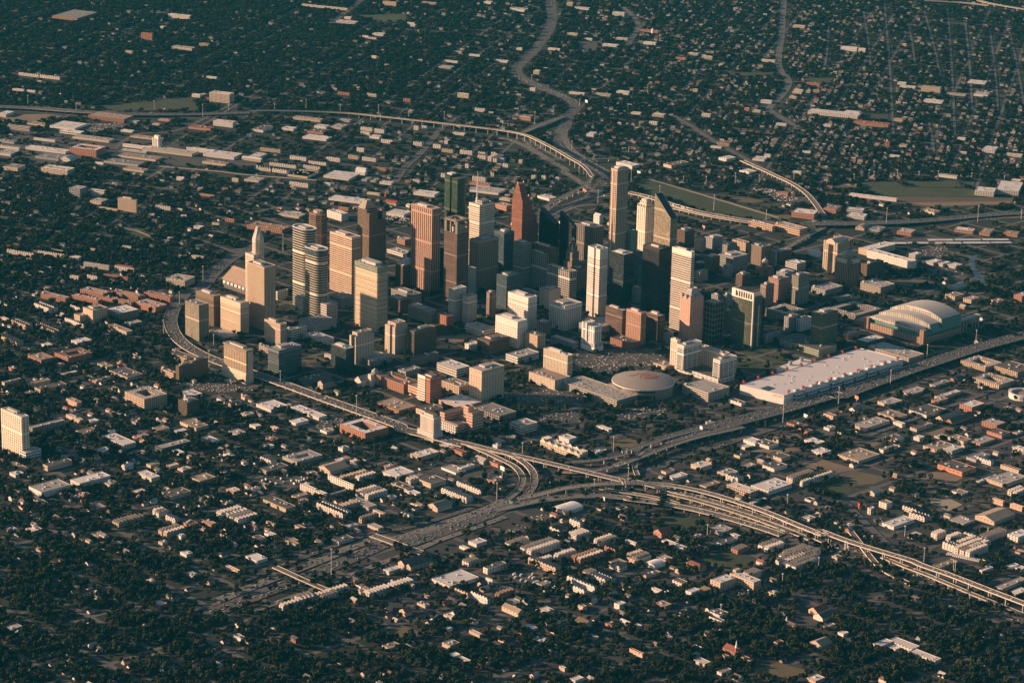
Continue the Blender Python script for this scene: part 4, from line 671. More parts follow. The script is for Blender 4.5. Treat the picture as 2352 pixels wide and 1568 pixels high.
TOWERS = """
@a
OT rib g f 912 1075 1183 1105 b1704 tb=3|tall tan tower with close vertical ribs, left edge of downtown
OT tband l f 1692 1898 1986 828 b1375 tb=6|broad peach slab tower with close window bands
OT bronze g f 1940 2082 2190 852 b1250|dark brown tower directly right of the broad peach slab
OB gband g f 1690 1800 1930 1400 h26|low grey garage-like block at the foot of the peach slab
OB wband2 l f 1185 1200 1300 1330 h24|pale low annex behind the ribbed tan tower
@b
OT pinkrib l f 342 538 618 560 h230 tb=3|pink granite tower with bold vertical ribs, centre left
OT tgridd g f 888 972 1165 858 b1330|brown tower with deep square window openings
OT bluegl g f 1125 1215 1311 782 b1250|plain blue-black tower left of the stepped gable tower
OT ggl g f 432 570 706 932 b1250|greenish glass block with pale rooftop box, centre left
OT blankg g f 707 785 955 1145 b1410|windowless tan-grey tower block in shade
OT gband2 l f 693 752 862 1310 b1615 np|white banded tower with taller blank core
OT gband2 g f 825 872 961 1378 b1634 np|white banded lower half beside the taller blank core
OT brown2 b o 1037 1092 1152 1345 b1580|old brown brick tower with eight-sided top
OT bluegl g f 1142 1240 1376 1190 b1490|dark blue glass block behind the old brick tower
OT gband g f 1303 1402 1474 885 b1300|grey banded tower behind the white gridded tower
OT brnband b f 1466 1668 1720 930 b1330|brown banded slab with a long flat roof
OT wgrid2 w f 1448 1612 1662 985 b1325 tb=0|dark tower wrapped in a bold white grid
OT wgrid2 t f 1617 1842 1898 1146 b1425|wide block wrapped in a pale grid, warm sunlight on its corner
OT blank g f 1547 1638 1747 1322 b1500|plain grey blank-walled block behind the square-windowed white block
OB gray l f 1377 1500 1548 1340 b1400|low grey block with pale roof left of the plain blank block
OT wband3 g s 1995 2118 2204 938 b1582 tb=26|tall white tower with black window bands and diagonal slot
PG garr t f 208 280 339 846 b896|salmon garage beyond the pink ribbed tower
OB wband2 l f 112 262 346 978 b1008|white banded office below the salmon garage
OT dgrid g f 1880 2050 2152 735 h110|dark block with bluish glass roof behind the slanted towers
OB gray g f 1895 1985 2100 1080 h40|grey block right of the tiered domed tower
OT brown2 b f 1840 1900 1990 1120 h62|brown block at the foot of the tiered domed tower
@c
OT dglass w f 92 228 322 985 b1440|broad black glass tower with whitish roof
OT black b f 405 560 666 935 b1595 tb=8|tallest black tower, tan box on its roof
OT wband4 l f 680 862 892 960 b1722 tb=14|slim white tower with black window bands facing the black tower
OT gglb g f 92 292 356 772 b1180|curved pale green banded tower
OT brown g f 727 800 890 762 b905|brown residential tower behind the sloping glass roof
OB brown2 g f 1395 1520 1613 915 b1092|old brown office with hipped penthouse
OB gband l f 1118 1252 1391 1012 b1155|long grey banded office with light roof rim
OB gray g f 1135 1200 1291 895 b1000|grey office behind the long banded office
OB tgrid l f 1247 1372 1408 872 b955|sunlit tan old hotel with rows of small windows
OB gray l f 985 1058 1158 832 b930|pale stepped office behind downtown near the freeway
OB tgrid t f 890 960 1000 860 b960|small tan block at the foot of the freeway bend
OT dres g f 1808 1872 1976 1186 b1462|grey residential tower with balconies
OT gray w f 1662 1740 1832 1160 b1310|grey tower partly hidden behind the balconied tower
OT pinkd l f 1587 1682 1777 1218 b1440|dull pink brick tower
OT brown2 g f 1512 1562 1641 1272 b1480|narrow old tan-brown tower left of the dull pink tower
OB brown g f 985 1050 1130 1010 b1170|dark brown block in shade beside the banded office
OB gray g f 1160 1200 1250 1090 b1190|small grey tower before the banded office
OB brown g f 1280 1340 1425 1180 b1280|low dark brick block below the old courthouse
OB tgrid g f 890 940 1020 1150 b1240|tan block in shade behind the pink pitched tower
OB gray g f 1610 1650 1668 960 b1090|narrow grey block right of the old brown office
OB brown g f 1615 1690 1810 960 h28|long low brown block beside the bayou pond
OB gband g f 300 345 392 1300 b1440|small banded block wedged between the two black towers
OT glassd g f 318 372 405 960 h120|dim blue glass tower behind the broad black tower
PG gray l f 1990 2120 2285 1320 b1370|low grey garage before the domed courthouse tower
@d
OB gband2 w f 110 216 301 1070 b1142|white banded office near the bayou
OB brown b f 822 878 1032 1078 b1200|brown block right of the domed courthouse tower
PG gar l f 815 1005 1137 1292 b1362|white parking garage with a tall stair tower
OB gray g f 590 625 720 1390 b1430|small tan apartment block behind the courtyard apartments
WH whW w f 878 1290 1342 1050 h22|very long white-roofed postal building
WH whT w f 797 905 1142 945 h18|white-roofed building behind the long postal building
WH whG w f 1430 1500 1582 1060 h9|left of three white-roofed sheds near the bayou
WH whG w f 1545 1590 1662 1072 h9|middle of three white-roofed sheds near the bayou
WH whG w f 1630 1712 1776 1092 h9|right of three white-roofed sheds near the bayou
AB whR w f 165 376 421 605 b656 a=25|red brick block with white roof beside the viaduct
AB whR g f 465 582 636 560 b600 a=20|long red brick block right of the viaduct
OB wband2 w f 684 835 852 572 h12 a=30|white stepped office behind the long white shed
WH whW w f 687 850 882 630 h10 a=25|white shop with pale roof near the elevated freeway
WH whW w f 707 1152 1162 462 h9 a=24|very long low white shed with bright front
WH whT t f 1377 1510 1568 588 h8|low tan shed left of the tree line by the freeway
WH whW d f 1552 1722 1732 245 h10 a=24|white hall with dark roof north of the green fields
WH whR t h 892 950 1104 266 h9 a=20|red hall with broad hipped roof
AB whouse w f 1890 2070 2090 395 b442 a=30|white sunlit apartments at the end of the green fields
AB whouse w f 2085 2300 2420 390 h14 a=30|white apartments running off the right edge
OB tband w f 2165 2260 2275 330 b362 a=24|small white block with flat roof behind the white apartments
OB wband2 w f 2235 2322 2330 285 h10 a=24|pale box building at the far right above the fields
WH whR w f 1697 1870 1894 762 h10 a=24|red brick store with white roof right of the freeway
WH whR l f 1157 1292 1336 778 h11 a=20|red and white corner store near the freeway
WH whT t b 767 850 897 736 h8 a=20|round-roofed tan hall before the freeway
WH whG g f 872 1000 1052 757 h6 a=20|low grey shed beside the round-roofed hall
WH whR t f 1930 2030 2155 785 h9 a=24|low brown brick store at right
WH whR t f 2160 2290 2312 790 h10 a=24|long brick store at the right edge
OB tgrid g f 1612 1702 1788 1378 h12|tan brick block with light roof behind the ballpark
OB tgrid l f 1782 1856 1932 1408 h11|second tan block behind the ballpark
OB salmon g f 2042 2108 2163 1425 h12|small salmon brick block far behind the ballpark
OB bhouse l f 2257 2335 2420 1375 h22|brick block with white window frames at the right edge
WH whG l b 1635 1720 1812 1300 h7|grey shed with wavy white roof
WH whG w f 1270 1330 1392 985 h14|pale shed with roof equipment beside the postal building
OB whR t f 36 130 142 405 h8 a=24|small brown brick block beside the viaduct
@c
PG garp t f 1645 1880 1954 748 b808|peach banded converted plant by the freeway
OB garp w f 1400 1622 1652 718 b772|long peach banded block with a curved drum front
WH whW w f 152 302 373 150 h11|white store with a long sign on its roof
WH whT b f 597 672 836 147 h10|warehouse with large rusty brown roof
WH whW w f 1117 1190 1276 86 h9|white warehouse in the upper right
WH whW w f 1312 1400 1472 212 h5|flat white station canopy building
@e
OT lgrid g f 330 460 552 167 b508 np|tower with pale gridded left side and dark glass right side
OT bronze2 l f 430 598 673 82 b367 tb=14|brown tower with broad cream band at the top, far left
OT tband2 l f 662 850 931 147 b442 tb=14|cream banded tower, neighbour of the brown cream-topped tower
PG gar l f 548 712 838 472 b502|low parking deck before the cream banded tower
HT tgridf t f 1075 1226 1288 347 b556 tb=2|tan hotel slab with a white central stripe
PG wband2 l f 1285 1330 1478 398 b495|banded garage right of the white-striped hotel
OB glassb l f 1110 1212 1426 592 b828|dark blue banded office block with a lit left end
PG gar l f 1025 1118 1148 567 b622|small white garage left of the dark banded office
CB blankp l f 1437 1622 1734 497 b552|low cream block with slotted front and skylit roof
OB blankg g f 1395 1545 1756 347 b420|plain grey low block with a recessed roof
OB dglass w f 1703 1845 1926 577 b792|dark glass office with white flat roof
AT res t w 1878 1936 2110 432 b722|left of two pale apartment towers with stepped bays
PG gar l f 1970 2092 2281 692 b742|long low garage right of the dark glass office
OB bronze2 l f 243 272 413 738 b882|dark office block with white rooftop box below the curve
OB bronze2 g f 365 400 546 692 b852|dark office block behind the one with the white rooftop box
OB tgrid d f 172 345 420 668 b712|long low tan office inside the freeway curve
PG tband w f 103 220 246 800 b862|white side wing with window bands, left of the dark offices
OB bronze g f 265 348 462 1080 b1212|isolated dark office tower among low houses, left
CH whT d g 1578 1625 1730 905 h14|small stone church with gabled front
SH whT d g 1725 1770 1800 985 h9|small cream chapel right of the stone church
WH blankd d f 1395 1480 1710 880 h9|dark low hall with arched roof line
SH whG l f 1640 1705 1712 640 h10|small pale block behind the dark glass office
SH whT l f 1437 1560 1600 1035 h0 
@f
AT res t w 95 190 306 342 b627|right of two pale apartment towers with stepped bays
OB bronze t f 310 370 578 412 b642|dark gridded block with a sunlit left end
OB blankd d f 330 378 602 667 b742|dark plain garage before the dark gridded block
OB wband2 w f 583 768 890 768 b842|white-roofed school-like block with lit front
AB bhouse d c 15 270 406 915 b1000|brick courtyard apartments left of the striped brick tower
AB tgrid g c 625 792 905 935 b1005|courtyard apartments behind the blank tan block
OB tblock l f 888 1006 1218 787 b1090 tb=0|large blank tan block with small windows on its left side
SH pinkish w f 600 800 1005 1125 h11|broad low pavilion with white angular roof
SH whT d f 385 480 640 1165 h13|low tan wing behind the ribbed freeway tower
OB dgrid g f 930 1172 1332 1207 b1268|grey office wing behind the salmon hospital
OB wband2 l f 1265 1382 1529 1307 b1380|white three-storey office with dark window bands
AT res w f 1587 1812 1863 642 b885|pale sunlit apartment tower above a tan podium
AB res t f 1450 1692 1836 872 b965|tan apartment podium with balconies
PG gar d f 1740 2276 2472 1062 b1126|huge brick parking deck covered with cars beside the arena
OT wcube w f 1252 1442 1526 97 b400 tb=14|taller white block with rows of small square windows
OT wcube w f 1135 1342 1433 322 b572 tb=18|lower white block with rows of small square windows
OB brown b f 962 1076 1268 507 b627|brown brick block in front of the lower white block
OB tband3 t f 1415 1530 1606 452 b602|tan block with sunlit front and stepped roof
OT wgrid l f 1640 1787 1949 178 b408|white block with a regular square window grid
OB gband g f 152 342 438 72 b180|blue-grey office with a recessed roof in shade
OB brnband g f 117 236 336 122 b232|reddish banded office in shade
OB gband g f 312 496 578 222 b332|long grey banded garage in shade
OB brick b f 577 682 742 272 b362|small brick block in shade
PG wband2 l f 845 1022 1136 407 b467|white banded garage left of the lower white block
OB wband2 l f 1232 1342 1543 657 b717|low long white-roofed block
SH gray l f 1657 1862 1914 522 b578|grey shopping block with flat roof
OB blankg l f 1912 2090 2308 378 b475|long grey windowless block behind the chequered tower
OB dgrid l f 1520 1590 1658 332 b455|grey block with slanted window grid
SH whW w f 2080 2196 2232 1337 h10|small white cube building among parking lots
CB blankw2 w f 1728 1826 1898 1427 b1470|white box building with corner porch
SH gray g f 217 290 430 790 h16|grey hall behind the brick courtyard apartments
SH garr t f 5 225 385 1155 h9|low brick store with patched roof next to the freeway
SH whR d f 1025 1075 1220 1335 h10|low brick shop behind the freeway ramp
WH whG l f 1235 1290 1352 1420 h6|grey flat-roofed shed near the ramp
SH whW w f 845 900 990 540 h14|dim low block with a lit green sign
WH whT l f 1100 1180 1230 1450 h6|small tan shop next to the ramp
@g
HT pinkhot l f 250 388 438 357 b662 tb=5|brown hotel slab with glowing orange balconies
OT brnband l f 55 212 252 335 b600|dark banded wing left of the brown hotel slab
OT brnband l f 436 560 612 385 b620|dark banded wing right of the brown hotel slab
SH brick d f 98 280 373 642 b702|low brick hall before the brown hotel slab
OT bigsq g f 980 1076 1166 275 b622|dark tower with large white square frames
OB gray l f 1540 1560 1708 562 b642|grey office right of the framed glass tower
AB gray g f 1735 1792 1882 400 b532|left grey half of the old hotel pair
AB wgrid g f 1848 1885 1991 420 b532|right paler half of the old hotel pair
OT ggl2 l f 1995 2092 2240 367 b705|green-black glass hotel tower beside the convention hall
OB gglb d f 1690 2060 2226 705 b765|long glass podium with planted roof
AB dgrid l c 1560 1756 1926 370 b445|grey courtyard apartments behind the framed glass tower
PG gar t f 775 1020 1218 1107 b1192|pale parking garage between arena and convention hall
OB gray g f 1050 1110 1140 190 b330|grey block behind the tower with square frames
OB gray g f 1155 1190 1250 190 b330|second grey block behind the square-framed tower
OB dgrid g f 1165 1210 1250 340 b520|dim office left of the framed glass tower
OB gray g f 600 660 700 560 b660|small grey block behind the convention hotel
SH whT t f 505 620 705 860 h10|low tan hall beside the arena
SH whW d f 1210 1330 1372 1205 h8|small house-like restaurant below the convention hall
@h
OB ggl2 w f 775 876 1042 632 b692|glass office with a thin white overhanging roof
PG gar l f 888 1270 1412 782 b830|grey parking deck with cars on top behind the convention hall
SH whR l f 648 690 808 560 b608|low white and red block behind the glass tower
SH brick g f 755 850 960 440 b480|brick block left of the ballpark
AB dgrid l c 505 770 1010 385 b420|long grey courtyard block left of the ballpark
OB gray g f 98 150 245 400 b530|plain slab facing the glass tower
AB tgrid l c 1757 1990 2146 872 b908|nearer-left tan courtyard office right of the freeway
AB tgrid l c 1867 2116 2263 1037 b1076|tan courtyard office nearest the round white building
OB honey d f 2077 2292 2440 912 h14|colonnaded pale block at the right edge
OB bhouse w f 1747 1862 1986 1243 b1302|three-storey brick block with white roof box
WH whW d f 1270 1436 1613 1317 h8|white arcade building with dark roof in the east side
WH whT l f 975 1082 1208 1217 h8|tan block with L-shaped pale roof
WH whW g g 705 762 848 1277 h7|white gabled shed near the freeway
OB whP t f 465 556 593 1327 h10|peach stepped shop block near the freeway
WH whR d f 120 262 320 1428 h8|long low brick shop with bright red end
WH whT t f 977 1152 1256 1347 h7|patched flat-roofed store, east side
SH whW w f 1120 1206 1238 1402 h9|small white cube shop, east side
WH whP w f 1510 1565 1758 1152 h8|pink warehouse with white roof in the haze
WH whG g f 1460 1520 1658 1040 h6|low pale roofless store
WH whT l f 1185 1292 1443 1122 h5|row of low sheds behind the store
SH whR l f 1480 1540 1640 1190 h8|brick shop fronting the pink warehouse
"""
ST.update(tgridd=((.30,.235,.17),(.03,.025,.02),4.0,4.5,.38,.34),gband2=((.52,.49,.44),(.09,.09,.085),3.8,40,.5,.02),wband4=((.66,.58,.48),(.05,.045,.04),3.9,60,.5,.0),pinkd=((.30,.18,.15),(.10,.07,.06),3.6,4.5,.5,.5),glassd=((.06,.08,.10),(.05,.07,.09),4,4,.25,.15),garp=((.52,.35,.25),(.06,.045,.035),4.0,9,.5,.12),
 lgrid=((.40,.34,.25),(.085,.08,.06),3.7,3.0,.22,.25),bronze2=((.17,.115,.075),(.06,.045,.03),3.8,3.2,.28,.3),tband2=((.56,.43,.31),(.22,.16,.11),3.7,80,.55,.0),tgridf=((.50,.38,.28),(.16,.12,.085),3.0,2.6,.35,.35),glassb=((.14,.16,.16),(.03,.045,.05),4.0,60,.32,.02),blankp=((.52,.45,.36),(.3,.25,.2),9,30,.8,.3),
 tblock=((.46,.36,.27),(.13,.09,.06),4.6,9.0,.6,.72),pinkish=((.50,.34,.26),(.3,.2,.15),6,8,.6,.5),wcube=((.68,.62,.54),(.13,.09,.06),4.2,4.2,.62,.4),tband3=((.50,.37,.25),(.12,.085,.06),4,5,.6,.5),blankw2=((.64,.60,.55),(.4,.38,.35),12,30,.8,.5),pinkhot=((.42,.25,.17),(.13,.075,.05),3.3,4.0,.35,.4),bigsq=((.40,.36,.31),(.02,.022,.022),14,10,.09,.09),ggl2=((.20,.19,.12),(.02,.035,.03),4.0,3.0,.12,.14))
def build(tab, minor=False):
    k, da = None, 0.0
    for ln in tab.strip().splitlines():
        ln = ln.strip()
        if not ln or ln[0] == '#': continue
        if ln[0] == '@':
            p = ln[1:].split(); k = p[0]; da = float(p[1]) if len(p) > 1 else 0.0; continue
        dat, _, lab = ln.partition('|'); p = dat.split(); lab = lab.strip() or None
        cat, st, roof, shp = p[:4]; lx, fx, rx, yt = map(float, p[4:8]); hb = p[8]; op = dict((q.split('=')+['1'])[:2] for q in p[9:])
        if hb == 'h0': continue
        kw = dict(yb=float(hb[1:])) if hb[0] == 'b' else dict(h=float(hb[1:]))
        F = Fit(k, lx, fx, rx, yt, a=float(op.get('a', da)), **kw); n, c = CAT[cat]; d = (st, shp)
        if F.W < 3 or F.D < 3: F.W = max(F.W, 6); F.D = max(F.D, 6)
        tb = float(op.get('tb', 0))
        if shp == 'f':
            if cat == 'PG': garage(F, n, c, lab, st, desc=d, cars=F.W*F.D > 1500)
            else: flatb(F, n, c, lab, st, roof, tb, ph=False if 'np' in op else None, desc=d, par=1.1 if F.h > 14 else .7)
        elif shp == 'o': flatb(F, n, c, lab, st, roof, tb, poly=F.octa(.25), desc=d)
        elif shp == 's': flatb(F, n, c, lab, st, roof, tb, poly=F.poly([(0,.12),(.55,0),(.62,.1),(1,0),(1,.9),(0,1)]), desc=d, ph=False, nu=7)
        elif shp == 'w':
            T = Thing(n, c, lab, F.c, None, d); h = F.h; block(T, F.rect(), 0, h-9, st, roof, 1)
            for q, z in (((.15,.1,.95,.9),h),((0,.3,.3,.6),h-4),((.4,-.1,.6,.1),h-6)): block(T, F.rect(*q), h-10 if q[1] >= 0 and q[0] > 0 else 0, z, st, roof, 1, part='stepped_bay', rp='bay_roof')
            units(T, F, h-1, 3, .3,.3,.8,.8, .7); occ_fit(F)
        elif shp == 'g': gable(F, n, c, lab, st, roof, desc=d)
        elif shp == 'h': hip(F, n, c, lab, st, roof, desc=d)
        elif shp == 'c': court(F, n, c, lab, st, roof, desc=d)
        elif shp == 'v': storybook(F, n, c, lab, st, roof)
        elif shp == 't': rowset(F, n, c, lab, st, roof, d)
        elif shp == 'b': barrel(F, n, c, lab, st, roof, desc=d)
build(TOWERS)
